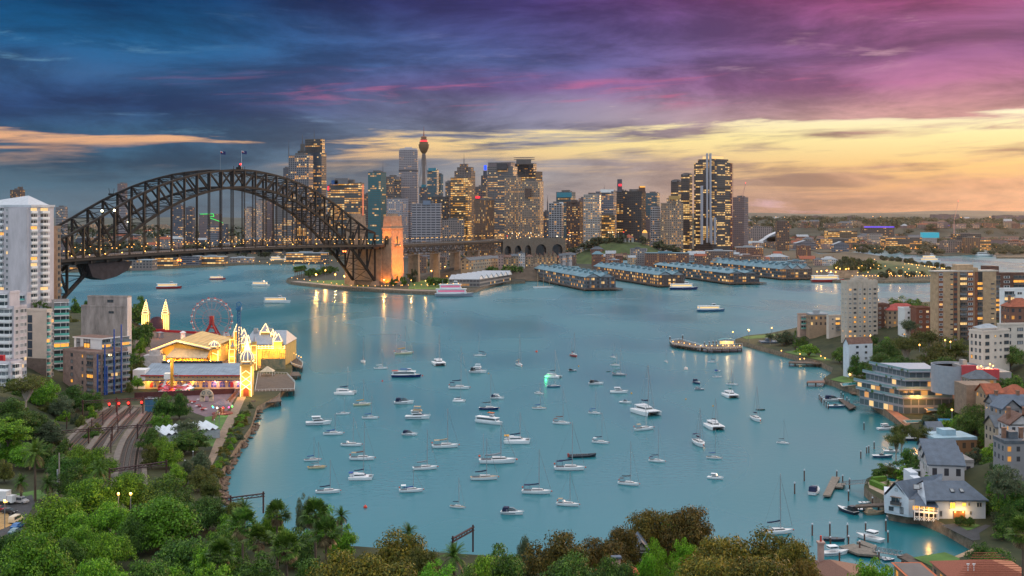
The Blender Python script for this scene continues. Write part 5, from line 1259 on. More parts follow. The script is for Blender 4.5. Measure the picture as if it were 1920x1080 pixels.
# apartments on the left
wt=mat('render_white',(.54,.50,.53),.8,var=.16,scale=.22,stretch=(1,1,.3));cr=mat('render_cream',(.60,.50,.42),.8,var=.10,scale=.2);bp_=mat('brick_mauve',(.30,.21,.18),.85,var=.25,scale=.5)
cc=mat('board_concrete',(.33,.28,.26),.9,var=.35,scale=.35,stretch=(1,1,.25),bump=.2);stn=mat('stone_tan',(.36,.25,.17),.9,var=.2,scale=.5)
P=corner(-70,57,101,650);r_=thing('apartment_tower','tall white apartment tower with a shallow pyramid roof at the left edge','apartment tower',(P[0].x,P[0].y,12));zt=D(0,388,650).z
body(r_,P,0,zt,wt,name='walls',par=0);off=V_((-P[0].x,-P[0].y,-12))
k=MB();c_=sum(P,V_((0,0)))/4;Q=inset(P,1.03);k.pz(Q,zt,zt+1.2,0);ap=D(48,367,670)
for a,b in zip(inset(P,.9),inset(P,.9)[1:]+inset(P,.9)[:1]):k.poly([(a.x,a.y,zt+1.2),(b.x,b.y,zt+1.2),(c_.x+14,c_.y-6,ap.z)])
k.bd('pyramid_roof',[mat('roof_pale',(.50,.52,.56),.5,var=.1)],r_,loc=off)
p0,p1,p2=P[3],P[0],P[1];d=(p1-p0).normalized();L_=(p1-p0).length;L2=(p2-p1).length
k=MB();nn=V_((d.y,-d.x));a=p1-d*13+nn*.0;b=p1-d*.6;k.pz([a,a+nn*2.0,b+nn*2.0,b],0,zt-.6,0);k.bd('blank_shaft',[wt],r_,loc=off)
grid(r_,p0,p1,zt-3.42*22,22,3.42,[(L_-16.5,'win',1.6,1.9,{'lit':.1}),(L_-21,'bal',4.2,3.1,{'lit':.08})],.1)
grid(r_,p1,p2,zt-3.42*22,22,3.42,[(2.6,'bal',4.6,3.2,{'lit':.14,'depth':.8}),(10.5,'bal',5.6,3.2,{'lit':.12,'depth':1.6})],.2)
P=[V_(v)for v in[(-256.5,672),(-252.5,666),(-249.0,676),(-253,682)]]
Pc=corner(99,107,114,690);r_=thing('stone_tower_block','narrow tan stone clad block behind the right edge of the white tower','apartment tower',(Pc[0].x,Pc[0].y,12));zt=D(0,426,690).z;body(r_,Pc,0,zt,stn,par=.8)
grid(r_,Pc[0],Pc[1],zt-3.6*21,21,3.6,[(1.2,'win',1.1,2.0,{'sub':'d'}),(2.9,'win',1.1,2.0,{'sub':'d'})],.12)
# stepped white block
P=corner(-90,26,50,520);zt=D(0,578,520).z;r_=thing('apartment_block','white stepped apartment block with curved balconies at the left edge','apartment block',(P[0].x,P[0].y,12));off=V_((-P[0].x,-P[0].y,-12))
body(r_,P,0,zt,wt,mr=roofm);p0,p1,p2=P[3],P[0],P[1];L_=(p1-p0).length;L2=(p2-p1).length
zt2=D(0,545,540).z;Q=[p0.lerp(p1,.0),p0.lerp(p1,.93),p0.lerp(p1,.93)+(p2-p1)*.8,p0+(p2-p1)*.8];body(r_,Q,zt,zt2,wt,name='upper_walls')
grid(r_,p0,p1,zt-3.1*13,13,3.1,[(L_-4.6,'bal',7.4,3.0,{'depth':2.2,'lit':.02}),(L_-13,'bal',7.0,3.0,{'depth':1.6,'lit':.03})],.10)
grid(r_,Q[0],Q[1],zt+.2,2,3.1,[((Q[1]-Q[0]).length-5,'bal',8,3.0,{'depth':2.0})],0)
grid(r_,p1,p2,zt-3.1*13,13,3.1,[(2.0,'win',2.0,1.7,{}),(6.0,'win',2.0,1.7,{})][:1]+[(L2*.62,'win',2.6,1.8,{}),(L2*.9,'win',1.6,1.8,{})],.10)
k=MB();q_=D(4,672,505);k.box(q_.x-3,q_.y-1,q_.z-2.2,q_.x+1,q_.y+1,q_.z+1.4);k.bd('awning',[mat('awning_red',(.45,.02,.03),.8)],r_,loc=off)
# lower terraces of the stepped block
P=corner(-60,20,42,500);zt=D(0,682,500).z;r2=thing('terrace_block','lower white balcony terraces in front of the stepped block','apartment block',(P[0].x,P[0].y,10));body(r2,P,0,zt,wt);grid(r2,P[3],P[0],zt-3.0*4,4,3.0,[((P[0]-P[3]).length-4.5,'bal',6.5,2.9,{'depth':1.8}),((P[0]-P[3]).length-12,'bal',6.5,2.9,{'depth':1.8})],.1);grid(r2,P[0],P[1],zt-12,4,3.0,[(3,'bal',4,2.9)],.1)
# cream block with green glass balconies
P=corner(47,87,98,560);zt=D(0,584,560).z;r_=thing('apartment_block','cream apartment block with a blank wall and a column of dark panels','apartment block',(P[0].x,P[0].y,8));off=V_((-P[0].x,-P[0].y,-8));body(r_,P,0,zt,cr);p0,p1,p2=P[3],P[0],P[1];d=(p1-p0).normalized();nn=V_((d.y,-d.x))
k=MB()
for j in range(5):z_=zt-4.8-j*4.1;k.beam((p0.x+d.x*1.6+nn.x*.06,p0.y+d.y*1.6+nn.y*.06,z_+1.0),(p0.x+d.x*4.2+nn.x*.06,p0.y+d.y*4.2+nn.y*.06,z_+1.0),.16,3.6)
k.bd('window_panels',[mat('panel_slate',(.05,.065,.09),.2,var=.2)],r_,loc=off)
grid(r_,p1,p2,zt-3.2*11,11,3.2,[(1.2,'bal',1.9,3.0,{'sub':'g','depth':.7}),(4.2,'win',1.6,1.8)],.12)
k=MB();k.poly([(p.x,p.y,20+0)for p in P][::-1]);
k=MB();k.pz([p+nn*.12 for p in(p0,p1)]+[p1,p0],0,19,0);k.bd('base_band',[mat('band_brown',(.16,.12,.10),.9)],r_,loc=off)
P=corner(97,100,129,585);zt=D(0,566,585).z;r_=thing('apartment_block','apartment block striped with pale green glass balconies','apartment block',(P[0].x,P[0].y,6));body(r_,P,0,zt,mat('render_grey',(.34,.29,.27),.8));p1,p2=P[0],P[1];L2=(p2-p1).length
grid(r_,p1,p2,zt-3.4*13,13,3.4,[(L2*.52,'bal',L2*.94,3.3,{'sub':'g','depth':1.7})],.16)
P=corner(56,97,101,600);zt=D(0,572,600).z;r_=thing('apartment_block','grey rooftop block with planted terraces behind the cream wall','apartment block',(P[0].x,P[0].y,6));body(r_,P,0,zt,mat('render_grey',(.34,.29,.27)));grid(r_,P[3],P[0],zt-3.3,1,3.3,[(8,'win',5.0,2.2,{'sub':'d'})],0)
for x,y in((66,566),(74,563),(84,566),(92,572),(62,576),(70,582)):q_=D(x,y+6,590);sb(q_.x,q_.y,q_.z-.5,1.6,2.6,'deep','potted shrub on the roof terraces of the cream block','roof terrace shrubs',1)
P=corner(24,50,58,600);zt=D(0,552,600).z;r_=thing('apartment_block','low penthouse with a brown roof left of the planted terraces','apartment block',(P[0].x,P[0].y,6));body(r_,P,0,zt,wt,mr=rbrown);grid(r_,P[3],P[0],zt-3.4,1,3.4,[(4.5,'bal',6,3.0,{'sub':'g'})],.3)
# brown flats with blue columns
P=corner(118,177,239,548);zt=D(0,664,548).z;r_=thing('apartment_block','brown brick flats with blue columns and open balconies','apartment block',(P[0].x,P[0].y,3));off=V_((-P[0].x,-P[0].y,-3));body(r_,P,0,zt,bp_,mr=rbrown);p0,p1,p2=P[3],P[0],P[1];L_=(p1-p0).length;L2=(p2-p1).length;d2=(p2-p1).normalized();n2=V_((d2.y,-d2.x))
nf=int((zt-3)/3.1)
grid(r_,p0,p1,zt-3.1*nf,nf,3.1,[(L_*.29,'win',1.9,1.7,{'sub':'d'}),(L_*.63,'win',1.2,1.7,{'sub':'d','lit':.4}),(L_*.86,'bal',4.6,2.9,{'sub':'b','depth':.5})],.18)
grid(r_,p1,p2,zt-3.1*nf,nf,3.1,[(2.4,'win',2.0,2.0,{'sub':'d'}),(6.0,'win',2.0,2.0,{'sub':'d'}),(L2*.42,'bal',6.2,2.9,{'sub':'r'}),(L2*.64,'bal',5.2,2.9,{'sub':'r'}),(L2*.86,'bal',6,2.9,{'sub':'r'})],.14)
blue=mat('column_blue',(.02,.08,.32),.5,var=.05);k=MB()
for u_,za in((.6,zt),(L2*.25,zt+4),(L2*.31,zt-6),(L2*.53,zt+11),(L2*.75,zt+13)):q_=p1+d2*u_+n2*1.6;k.beam((q_.x,q_.y,3),(q_.x,q_.y,za),.55,.55)
k.bd('blue_columns',[blue],r_,loc=off)
Q0=corner(139,190,222,566);Q=Q0;zt3=D(0,637,566).z;body(r_,Q,zt,zt3,white,mr=rbrown,name='penthouse',par=0);k=MB();k.pz(inset(Q,1.07),zt3,zt3+.7,1,0);k.bd('penthouse_roof',[rbrown,white],r_,loc=off)
q0,q1,q2=Q[3],Q[0],Q[1];grid(r_,q0,q1,zt+.3,2,(zt3-zt)/2,[(3.0,'win',2.6,2.4,{'sub':'d'}),(9,'win',4.6,2.4,{'sub':'d'})],.1);grid(r_,q1,q2,zt+.3,2,(zt3-zt)/2,[(3,'bal',5,2.9,{'sub':'r'}),(9,'bal',5,2.9,{'sub':'r'}),(15,'bal',5,2.9,{'sub':'r'})],.2)
# bare concrete building
P=corner(152,238,246,655);zt=D(0,576,655).z;zt2=D(0,556,664).z;r_=thing('concrete_building','windowless grey board marked concrete building with a white right side','building',(P[0].x,P[0].y,3));off=V_((-P[0].x,-P[0].y,-3));body(r_,P,0,zt,cc,mr=rbrown,par=.8)
U=[P[0].lerp(P[3],f_)for f_ in(.0,.88)];Q=[U[0]+(P[1]-P[0])*.2,P[1],P[1]+(U[1]-U[0]),U[1]+(P[1]-P[0])*.2];body(r_,Q,zt,zt2,cc,mr=rbrown,name='upper_walls',par=.8)
k=MB();d=(P[1]-P[0]).normalized();nn=V_((d.y,-d.x));k.pz([P[0]+nn*.25,P[1]+nn*.25,P[1],P[0]],5,zt2,0)
k.bd('white_side',[wt],r_,loc=off)
d0=(P[0]-P[3]);ow(r_,P[3],P[0],zt-3,d0.length*.66,'win',3.2,1.3,0,sub='d');ow(r_,Q[3],Q[0],zt+3.2,d0.length*.5,'win',3.8,1.6,0,sub='d')
for j in range(7):q_=D(207+j*3.5,574,660);sb(q_.x,q_.y,zt,1.4,2.4,'deep','shrub growing on the ledge of the concrete building','ledge shrubs',1)

# the fun park
yel=mat('stucco_yellow',(.55,.36,.10),.8,var=.15,scale=.3);crm=mat('stucco_cream',(.62,.47,.26),.8,var=.12,scale=.3);string=mat('bulb_string',(.8,.6,.3),.4,var=0,emit=(1,.50,.12),es=3.0);stringw=mat('bulb_string_white',(.8,.7,.5),.4,var=0,emit=(1,.60,.20),es=3.0)
domeg=mat('dome_grey',(.34,.33,.38),.45,metal=.2,var=.12);redp=mat('paint_red',(.42,.03,.03),.6,var=.12);purple=mat('face_purple',(.055,.03,.06),.8,var=.4,scale=1.2)
def glow(par,loc,e,col=(1,.55,.14),r=.6):
 l=bpy.data.lights.new('bulb_glow','POINT');l.energy=e*1.1;l.color=col;l.shadow_soft_size=r;o=bpy.data.objects.new('bulb_glow',l);COL.objects.link(o);o.parent=par;o.location=loc
def strings(k,pts,r=.17,m=0):
 for p,q_ in zip(pts,pts[1:]):k.tube(p,q_,r,5,m)
# the two lit entrance towers and the face arch seen from behind
for x,lb in((274,'lit spired entrance tower left of the dark rounded arch'),(311,'lit spired entrance tower right of the dark rounded arch')):
 p=W(x,619,3);r_=thing('entrance_tower',lb,'tower',(p.x,p.y,3),0,'entrance towers');k=MB()
 k.pz(rect((0,0),(1,0),2.2,2.2),0,11.5,0);k.pz(rect((0,0),(1,0),2.5,2.5),11.5,12.3,0)
 k.bd('shaft',[yel],r_);k=MB();z_=12.3
 for j in range(5):w=2.1-j*.38;k.pz(rect((0,0),(1,0),w,w),z_,z_+1.7,0,top=rect((0,0),(1,0),w*.92,w*.92));z_+=1.7
 k.lathe([(.4,z_),(.05,z_+1.6)],(0,0,0),8);k.bd('spire',[crm],r_);k=MB()
 for sx_ in(-2.3,-.75,.75,2.3):strings(k,[(sx_,-2.35,0),(sx_,-2.35,11.4)],.22)
 z_=12.3
 for j in range(5):
  w=2.2-j*.38;strings(k,[(-w,-w,z_),(-w,-w,z_+1.2),(0,-w,z_+1.9),(w,-w,z_+1.2),(w,-w,z_)],.2);z_+=1.7
 strings(k,[(0,0,z_),(0,0,z_+1.6)],.2);strings(k,[(-2.4,-2.4,12),(2.4,-2.4,12)],.25);k.bd('bulb_outline',[stringw],r_);glow(r_,(0,-5,7),1600)
p=W(294,619.5,3);r_=thing('face_arch','dark rounded back of the entrance arch between the lit towers','arch',(p.x,p.y,3));k=MB();n_=14
prof=[(-4.6,0),(-4.6,6.5)]+[(-4.6*mh.cos(mh.pi*j/n_),6.5+3.6*mh.sin(mh.pi*j/n_))for j in range(1,n_)]+[(4.6,6.5),(4.6,0)]
k.poly([(a,-1,b)for a,b in prof][::-1]);k.poly([(a,2,b)for a,b in prof])
for(a,b),(c,e)in zip(prof,prof[1:]):k.poly([(a,-1,b),(a,2,b),(c,2,e),(c,-1,e)])
k.bd('arch_shell',[purple],r_);k=MB();k.box(-6,-1.4,0,6,-1.1,1.2);k.bd('red_fence',[redp],r_)
patch('boardwalk',[(255,618),(330,622),(440,630),(520,650),(500,690),(440,690),(300,700),(250,680)],mat('boardwalk_brown',(.13,.085,.07),.85,var=.3),3,.05)
k=MB();A_,B_=W(262,620,3),W(388,627,3);k.beam((A_.x,A_.y,3.9),(B_.x,B_.y,3.9),.3,1.6);tag(k.bd('red_fence',[mat('fence_lit_tint',(.55,.02,.03),.6)]),'red lit fence along the waterside behind the yellow hall','fence')  # red light on the fence is painted into its colour
for x,yb,w,h,c,lb in((300,634,3.4,4.6,'grey','dark grey ride shed behind the yellow hall'),(343,640,2.4,7.0,'white','pale round ticket kiosk tower behind the yellow hall'),(372,640,4,4,'red','red ride booth left of the ferris wheel'),(430,646,3.6,4.4,'yellow','yellow booth right of the ferris wheel')):
 p=W(x,yb,3);r_=thing('ride_booth',lb,'booth',p);k=MB();k.lathe([(w*.7,0),(w*.7,h*.8)],(0,0,0),12 if c=='white' else 4);k.bd('walls',[{'grey':steel,'white':white,'red':redp,'yellow':yel}[c]],r_);k=MB();k.lathe([(w*.85,h*.8),(w*.85,h*.86),(.2,h)],(0,0,0),12 if c=='white' else 4);k.bd('roof',[white if c=='white' else steel],r_);glow(r_,(0,-w-1.5,3),500,(1,.3,.1))
# ferris wheel
p=W(397,636,3);r_=thing('ferris_wheel','ferris wheel on a red A frame beside the water','ferris wheel',(p.x,p.y,3));hz_=88-(597-402)*p.y/FPX-3;rw=38*p.y/FPX
k=MB()
for sy in(-2.2,2.2):
 for sx_ in(-1,1):k.beam((sx_*6.2,sy*1.7,0),(sx_*.9,sy*.6,hz_*.72),.9,.9);k.beam((sx_*.9,sy*.6,hz_*.72),(sx_*.6,sy*.5,hz_+1),.9,.9)
 for t_ in(.3,.55,.75,.9):k.beam((-(6.2-5.4*min(1,t_/.72)),sy*(1.7-1.1*t_),hz_*t_),(6.2-5.4*min(1,t_/.72),sy*(1.7-1.1*t_),hz_*t_),.5,.5)
k.box(-1.2,-1.6,hz_-.8,1.2,1.6,hz_+1.6);k.bd('support_frame',[redp],r_)
wh=bpy.data.objects.new('wheel',None);COL.objects.link(wh);wh.parent=r_;wh.location=(0,0,hz_)
k=MB();nS=20
for sy in(-.9,.9):
 for rr_ in(rw,rw*.86,rw*.45):
  for j in range(40):a,b=2*mh.pi*j/40,2*mh.pi*(j+1)/40;k.tube((rr_*mh.cos(a),sy,rr_*mh.sin(a)),(rr_*mh.cos(b),sy,rr_*mh.sin(b)),.10 if rr_>rw*.5 else .07,4)
 for j in range(nS):a=2*mh.pi*j/nS;k.tube((0,sy,0),(rw*mh.cos(a),sy,rw*mh.sin(a)),.055,4)
k.bd('rim_and_spokes',[mat('wheel_red',(.50,.20,.17),.5)],wh)
k=MB();k.box(-.8,-.6,-1.3,.8,.6,-.2,0);k.lathe([(1.0,-.1),(.7,.35),(.05,.6)],(0,0,.1),8,1);k.tube((0,0,-.3),(0,0,.2),.08,4,0);gm=k.mesh('gondola',[white,redp])
for j in range(nS):a=2*mh.pi*(j+.5)/nS;put(gm,'gondola',wh,(rw*mh.cos(a),0,rw*mh.sin(a)),0,(.9,.9,.9))
# blue drop tower
p=D(448,672,650);r_=thing('drop_tower','slim blue lattice drop tower with a ring on top','drop tower',(p.x,p.y,3));ht=D(0,576,650).z-3;k=MB();bl=mat('tower_blue',(.02,.14,.30),.5,var=.1)
for ex in(-.75,.75):
 for ey in(-.75,.75):k.beam((ex,ey,0),(ex,ey,ht),.3,.3)
z_=0
while z_<ht-1.6:
 for ey in(-.75,.75):k.beam((-.75,ey,z_),(.75,ey,z_+1.6),.16,.16);k.beam((.75,ey,z_),(-.75,ey,z_+1.6),.16,.16)
 z_+=1.6
k.box(-1.4,-1.4,ht-1.6,1.4,1.4,ht);k.bd('lattice',[bl],r_);k=MB()
for j in range(16):a,b=2*mh.pi*j/16,2*mh.pi*(j+1)/16;k.tube((1.3*mh.cos(a),0,ht+1.5+1.3*mh.sin(a)),(1.3*mh.cos(b),0,ht+1.5+1.3*mh.sin(b)),.28,5)
k.bd('top_ring',[bl],r_)
# yellow roofed hall
p=W(340,690,3);r_=thing('amusement_hall','big amusement hall with a folded yellow roof and a glowing front','hall',(p.x,p.y,3));w2=15.5;e_,a_=10.3,15.2;dp=52;k=MB()
for dz in(0,-1.3):
 k.poly([(-w2-1.5,-2,e_-.8+dz),(-2,-2,a_+dz),(-2,dp,a_+dz),(-w2-1.5,dp,e_-.8+dz)]);k.poly([(-2,-2,a_+dz),(w2+1,-2,e_+.6+dz),(w2+1,dp,e_+.6+dz),(-2,dp,a_+dz)])
for j in range(14):
 x0=-w2-1+j*2.3;zz_=lambda x:(e_-.8+(a_-e_+.8)*(x+w2+1.5)/(w2-.5))if x<-2 else(a_-(a_-e_-.6)*(x+2)/(w2+3))
 if x0<w2:k.beam((x0,-2,zz_(x0)+.1),(x0,dp,zz_(x0)+.1),.22,.22)
k.bd('folded_roof',[mat('roof_yellow',(.62,.42,.16),.55,var=.2,scale=.3,stretch=(1,.1,1))],r_)
k=MB();k.beam((-w2-1.6,-2.2,e_-.9),(-2,-2.2,a_),.5,.9);k.beam((-2,-2.2,a_),(w2+1.1,-2.2,e_+.6),.5,.9);k.bd('fascia',[white],r_);k=MB();strings(k,[(-w2-1.6,-2.6,e_-.4),(-2,-2.6,a_+.5),(w2+1.1,-2.6,e_+1.1)],.16);k.bd('bulb_outline',[string],r_)
k=MB();k.pz([V_(v)for v in((-w2,1),(w2,1),(w2,dp-1),(-w2,dp-1))],0,e_-1.2,0);k.poly([(-w2,1,e_-1.2),(w2,1,e_-1.2),(-2,1,a_-1.4)],0);k.bd('hall_walls',[yel],r_)
k=MB();k.poly([(-7,-6,6.6),(w2,-6,6.2),(w2,1,9.6),(-4,1,11.2)]);k.poly([(-7,-6,6.3),(-4,1,10.9),(w2,1,9.3),(w2,-6,5.9)]);k.bd('canopy_roof',[mat('canopy_pale',(.50,.40,.28),.6)],r_)
k=MB()
for j in range(26):k.box(-8+j*.92,-.2-lr.random()*.9,lu(.5,4.5),-7.3+j*.92+lr.random()*.6,.9,lu(4.6,6.4))
k.bd('rock_front',[mat('rock_lit_tint',(.60,.34,.09),.85,var=.35,scale=1)],r_)  # orange light on the rock wall is mixed into its colour
k=MB();k.box(-w2-4,-5,0,-w2+7,3,7.5,0);k.box(-w2-1,-4,7.5,-w2+5,1,10.3,0);k.bd('plant_annex',[mat('annex_grey',(.46,.44,.46),.6)],r_)
for q_ in((-4,-5,3.5),(3,-5,3.5),(10,-5,3.5)):glow(r_,q_,5000,(1,.45,.07))
glow(r_,(-18,22,14),2600,(1,.6,.2));glow(r_,(0,-9,14),3000,(1,.62,.2))
# long shed with arched windows
p=W(354,729,3);r_=thing('long_shed','long yellow shed with a row of arched windows under a blue grey roof','shed',(p.x,p.y,3));h2=26.2;ev,rg,dp=6.8,10.4,17;k=MB()
k.pz([V_(v)for v in((-h2,0),(h2,0),(h2,dp),(-h2,dp))],0,ev,0);k.bd('walls',[crm],r_)
k=MB();k.poly([(-h2+3,-1.2,ev),(h2+.6,-1.2,ev),(h2+.6,dp,rg),(-h2+3,dp,rg)]);k.poly([(-h2+3,dp,rg),(h2+.6,dp,rg),(h2+.6,dp,ev),(-h2+3,dp,ev)]);k.poly([(-h2+3,-1.2,ev),(-h2+3,dp,rg),(-h2+3,dp,ev)][::-1])
for j in range(36):k.beam((-h2+4+j*1.45,-1.2,ev+.06),(-h2+4+j*1.45,dp,rg+.06),.1,.12)
k.bd('roof',[mat('roof_bluegrey',(.24,.29,.35),.45,metal=.3,var=.2,scale=.3)],r_);k=MB();k.box(-h2+3,-1.3,ev-.5,h2+.6,-1.0,ev+.05);k.bd('red_gutter',[redp],r_)
k=MB();k.box(-h2-1,-.4,0,-h2+5,8,9.2,0);k.bd('stair_box',[white],r_);k=MB();k.box(-h2+8,dp-.3,rg,h2-14,dp+1.2,rg+.9);k.bd('ridge_vent',[dark],r_)
k=MB();k.box(-h2,-2.4,4.1,h2,-.05,4.35);k.bd('awning',[mat('awning_purple',(.12,.09,.16),.7)],r_)
am=MB();pts=[(-1.35,-.07,.5),(1.35,-.07,.5)]+[(1.35*mh.cos(mh.pi*j/8),-.07,2.0+1.35*mh.sin(mh.pi*j/8))for j in range(9)];am.poly(pts,0);
for j in range(8):am.beam((1.5*mh.cos(mh.pi*j/8),-.1,2.0+1.5*mh.sin(mh.pi*j/8)),(1.5*mh.cos(mh.pi*(j+1)/8),-.1,2.0+1.5*mh.sin(mh.pi*(j+1)/8)),.25,.25,1)
am.box(-.06,-.12,.5,.06,-.05,3.3,1);am.box(-1.3,-.12,1.9,1.3,-.05,2.02,1);amesh=am.mesh('arched_window',[mat('stained_pane',(.10,.12,.30),.3,var=.5,scale=1),crm])
for j in range(11):put(amesh,'arched_window',r_,(-h2+9+j*4.2,0,.3))
k=MB()
for j in range(22):k.box(-h2+7+j*2.1,-.12,5.3,-h2+7.5+j*2.1,-.03,5.8)
k.bd('frieze_blocks',[mat('frieze_blue',(.08,.14,.34),.6,var=0)],r_);k=MB()
for x in(-18.3,-11.2,21):k.box(x-.7,-.2,.8,x+.7,-.06,3.2)
k.bd('red_poster',[redp],r_)
for j in range(9):
 k=MB();k.ball((0,0,0),.28,6);b_=k.bd('wall_lamp',bulb,r_);b_.location=(-h2+7+j*5.4,-1.2,3.8);
 if j%2==0:glow(r_,(-h2+7+j*5.4,-2.2,3.2),900,(1,.5,.1)if j<5 else(1,.42,.45))
# domed towers
def dome_tower(x,yb,bw,zb,dr,label,s=1.0,lattice=False):
 p=W(x,yb,3);r_=thing('domed_tower',label,'tower',(p.x,p.y,3),0,'domed towers');k=MB();k.pz(rect((0,0),(1,0),bw,bw),0,zb,0);k.pz(rect((0,0),(1,0),bw+.35,bw+.35),zb,zb+.7,0);k.bd('shaft',[yel],r_)
 k=MB()
 for j in range(4):
  a=mh.pi/4+j*mh.pi/2;c=(bw*1.25*mh.cos(a),bw*1.25*mh.sin(a));k.tube((c[0],c[1],zb*.35),(c[0],c[1],zb+2.2),.5,8);k.lathe([(.65,zb+2.2),(.5,zb+3),(.05,zb+4)],(c[0],c[1],0),8)
 k.bd('corner_turrets',[crm],r_)
 k=MB();k.lathe([(dr*.72,zb+.7),(dr*.78,zb+2.2),(dr*1.0,zb+2.3),(dr*1.08,zb+3.6*s),(dr*.95,zb+5.2*s),(dr*.62,zb+6.7*s),(dr*.25,zb+7.6*s),(.3,zb+8*s)],(0,0,0),20);k.bd('onion_dome',[domeg],r_)
 k=MB();pr_=[(dr*1.02,zb+2.3),(dr*1.1,zb+3.6*s),(dr*.97,zb+5.2*s),(dr*.64,zb+6.7*s),(dr*.27,zb+7.6*s),(.2,zb+8.2*s)]
 for j in range(10):a=2*mh.pi*j/10;strings(k,[(q_[0]*mh.cos(a),q_[0]*mh.sin(a),q_[1])for q_ in pr_],.10)
 strings(k,[(dr*1.06*mh.cos(2*mh.pi*j/20),dr*1.06*mh.sin(2*mh.pi*j/20),zb+2.2)for j in range(21)],.2)
 if lattice:
  for z0 in(zb*.2,zb*.45):strings(k,[(-bw,-bw-.15,z0),(bw,-bw-.15,z0+zb*.25)],.17);strings(k,[(bw,-bw-.15,z0),(-bw,-bw-.15,z0+zb*.25)],.17)
 for sx_ in(-1,1):strings(k,[(sx_*bw,-bw-.15,0),(sx_*bw,-bw-.15,zb)],.18)
 strings(k,[(-bw,-bw-.15,zb*.72),(0,-bw-.15,zb*.85),(bw,-bw-.15,zb*.72)],.15);k.bd('bulb_outline',[stringw],r_)
 k=MB();pts=[(-bw*.5,-bw-.08,.2),(bw*.5,-bw-.08,.2)]+[(bw*.5*mh.cos(mh.pi*j/8),-bw-.08,zb*.22+bw*.5*mh.sin(mh.pi*j/8))for j in range(9)];k.poly(pts);k.bd('doorway',[mat('door_redbrown',(.22,.04,.02),.7)],r_)
 glow(r_,(0,-bw-4,zb*.4),4200);glow(r_,(bw+3,0,zb*.8),1600);return r_
t_=dome_tower(463.5,742,2.5,14.2,3.0,'domed tower with a stepped spire at the right end of the long shed',.95,True)
k=MB();zt_=14.2+7.2
for j,(r0,h0)in enumerate(((1.6,1.3),(1.15,1.3),(.75,1.3))):k.lathe([(r0,zt_),(r0*.75,zt_+h0)],(0,0,0),10);zt_+=h0
k.lathe([(.4,zt_),(.03,zt_+2.4)],(0,0,0),8);k.bd('stepped_spire',[stringw],t_)
dome_tower(401.5,686,3.0,9.0,3.0,'smaller domed tower with red finials beside the glowing hall',.62)
# palace with pinnacles and a grey gabled roof
p=W(492,690,3);r_=thing('funhouse_palace','fairground palace edged with bulbs, pinnacles and a grey gabled roof','fun house',(p.x,p.y,3));s_=p.y/FPX;k=MB();X=lambda x:(x-492)*s_;Zp=lambda y:88-(y-402)*s_-3
k.pz([V_(v)for v in((X(446),10),(X(528),10),(X(528),44),(X(446),44))],0,Zp(652),0);k.bd('walls',[yel],r_)
zr0,zr1=Zp(650),Zp(628);k=MB();k.poly([(X(447),10,zr0),(X(530),10,zr0),(X(520),27,zr1),(X(455),27,zr1)]);k.poly([(X(530),44,zr0),(X(447),44,zr0),(X(455),27,zr1),(X(520),27,zr1)]);k.poly([(X(530),10,zr0),(X(530),44,zr0),(X(520),27,zr1)]);k.poly([(X(447),44,zr0),(X(447),10,zr0),(X(455),27,zr1)])
for x in(462,478,491):k.pz(rect((X(x),24),(1,0),1.1,1.1),zr1-2,zr1+1.4,0)
k.bd('gabled_roof',[mat('roof_grey_iron',(.30,.33,.38),.5,metal=.2,var=.15)],r_)
def pinnacle(x,yt,w,yb_,dy=10,m=domeg):
 k=MB();zt_,zb_=Zp(yt),Zp(yb_);k.pz(rect((X(x),dy),(1,0),w*.55,w*.55),zb_-4.5,zb_,1);q_=rect((X(x),dy),(1,0),w*.62,w*.62);k.pz(q_,zb_,zt_,0,top=[V_((X(x),dy))+(v-V_((X(x),dy)))*.04 for v in q_])
 strings(k,[(X(x)-w*.62,dy-w*.64,zb_),(X(x),dy-.1,zt_),(X(x)+w*.62,dy-w*.64,zb_)],.17,2);strings(k,[(X(x)-w*.62,dy-w*.64,zb_),(X(x)+w*.62,dy-w*.64,zb_)],.17,2);strings(k,[(X(x)-w*.62,dy-w*.64,zb_-4.2),(X(x)-w*.62,dy-w*.64,zb_)],.15,2);k.bd('pinnacle',[m,yel,stringw],r_)
for a in((481,614,4.2,630,24),(515.5,629,4.0,643,10),(421,616,2.4,631,30),(427,619,2.0,632,30),(433,621,2.0,634,24),(441,624,3.6,640,22),(449,632,3.2,648,12),(498,624,1.6,634,20),(507,627,1.8,640,14),(457,632,2.6,646,11)):pinnacle(*a)
k=MB()
for x0,x1,z_ in((446,528,Zp(653)),(460,528,Zp(657))):strings(k,[(X(x0),9.8,z_),(X(x1),9.8,z_)],.17)
for j in range(14):strings(k,[(X(447+j*6.2),9.8,Zp(657)),(X(447+j*6.2),9.8,Zp(651))],.13)
for j in range(9):strings(k,[(X(484+j*3.6),22-j*1.2,Zp(628+j*1.6)),(X(484+j*3.6),22-j*1.2,Zp(624.5+j*1.6))],.2)
k.bd('bulb_outline',[stringw],r_)
k=MB();n_=12
for j in range(n_):k.box(X(447+j*6.8),9.6,Zp(664),X(450+j*6.8),9.95,Zp(657.5))
k.bd('arched_openings',[litw],r_)
k=MB();hw=Zp(680)
for j in range(13):
 for kz in range(4):k.beam((X(489+j*3.6),4,.5),(X(489+j*3.6),4,Zp(660)),.18,.18);k.beam((X(489),4,2+kz*2.6),(X(533),4,2+kz*2.6),.16,.16)
for j in range(6):k.beam((X(489+j*7.2),4,.6),(X(496+j*7.2),4,Zp(662)),.16,.16)
k.bd('scaffold',[mat('scaffold_pale',(.45,.38,.28),.7)],r_);k=MB();k.box(X(492),-4,0,X(537),-3.4,5.4);k.bd('painted_hoarding',[mat('hoarding_green',(.16,.34,.26),.8,var=.6,scale=.5,col2=(.40,.30,.18))],r_)
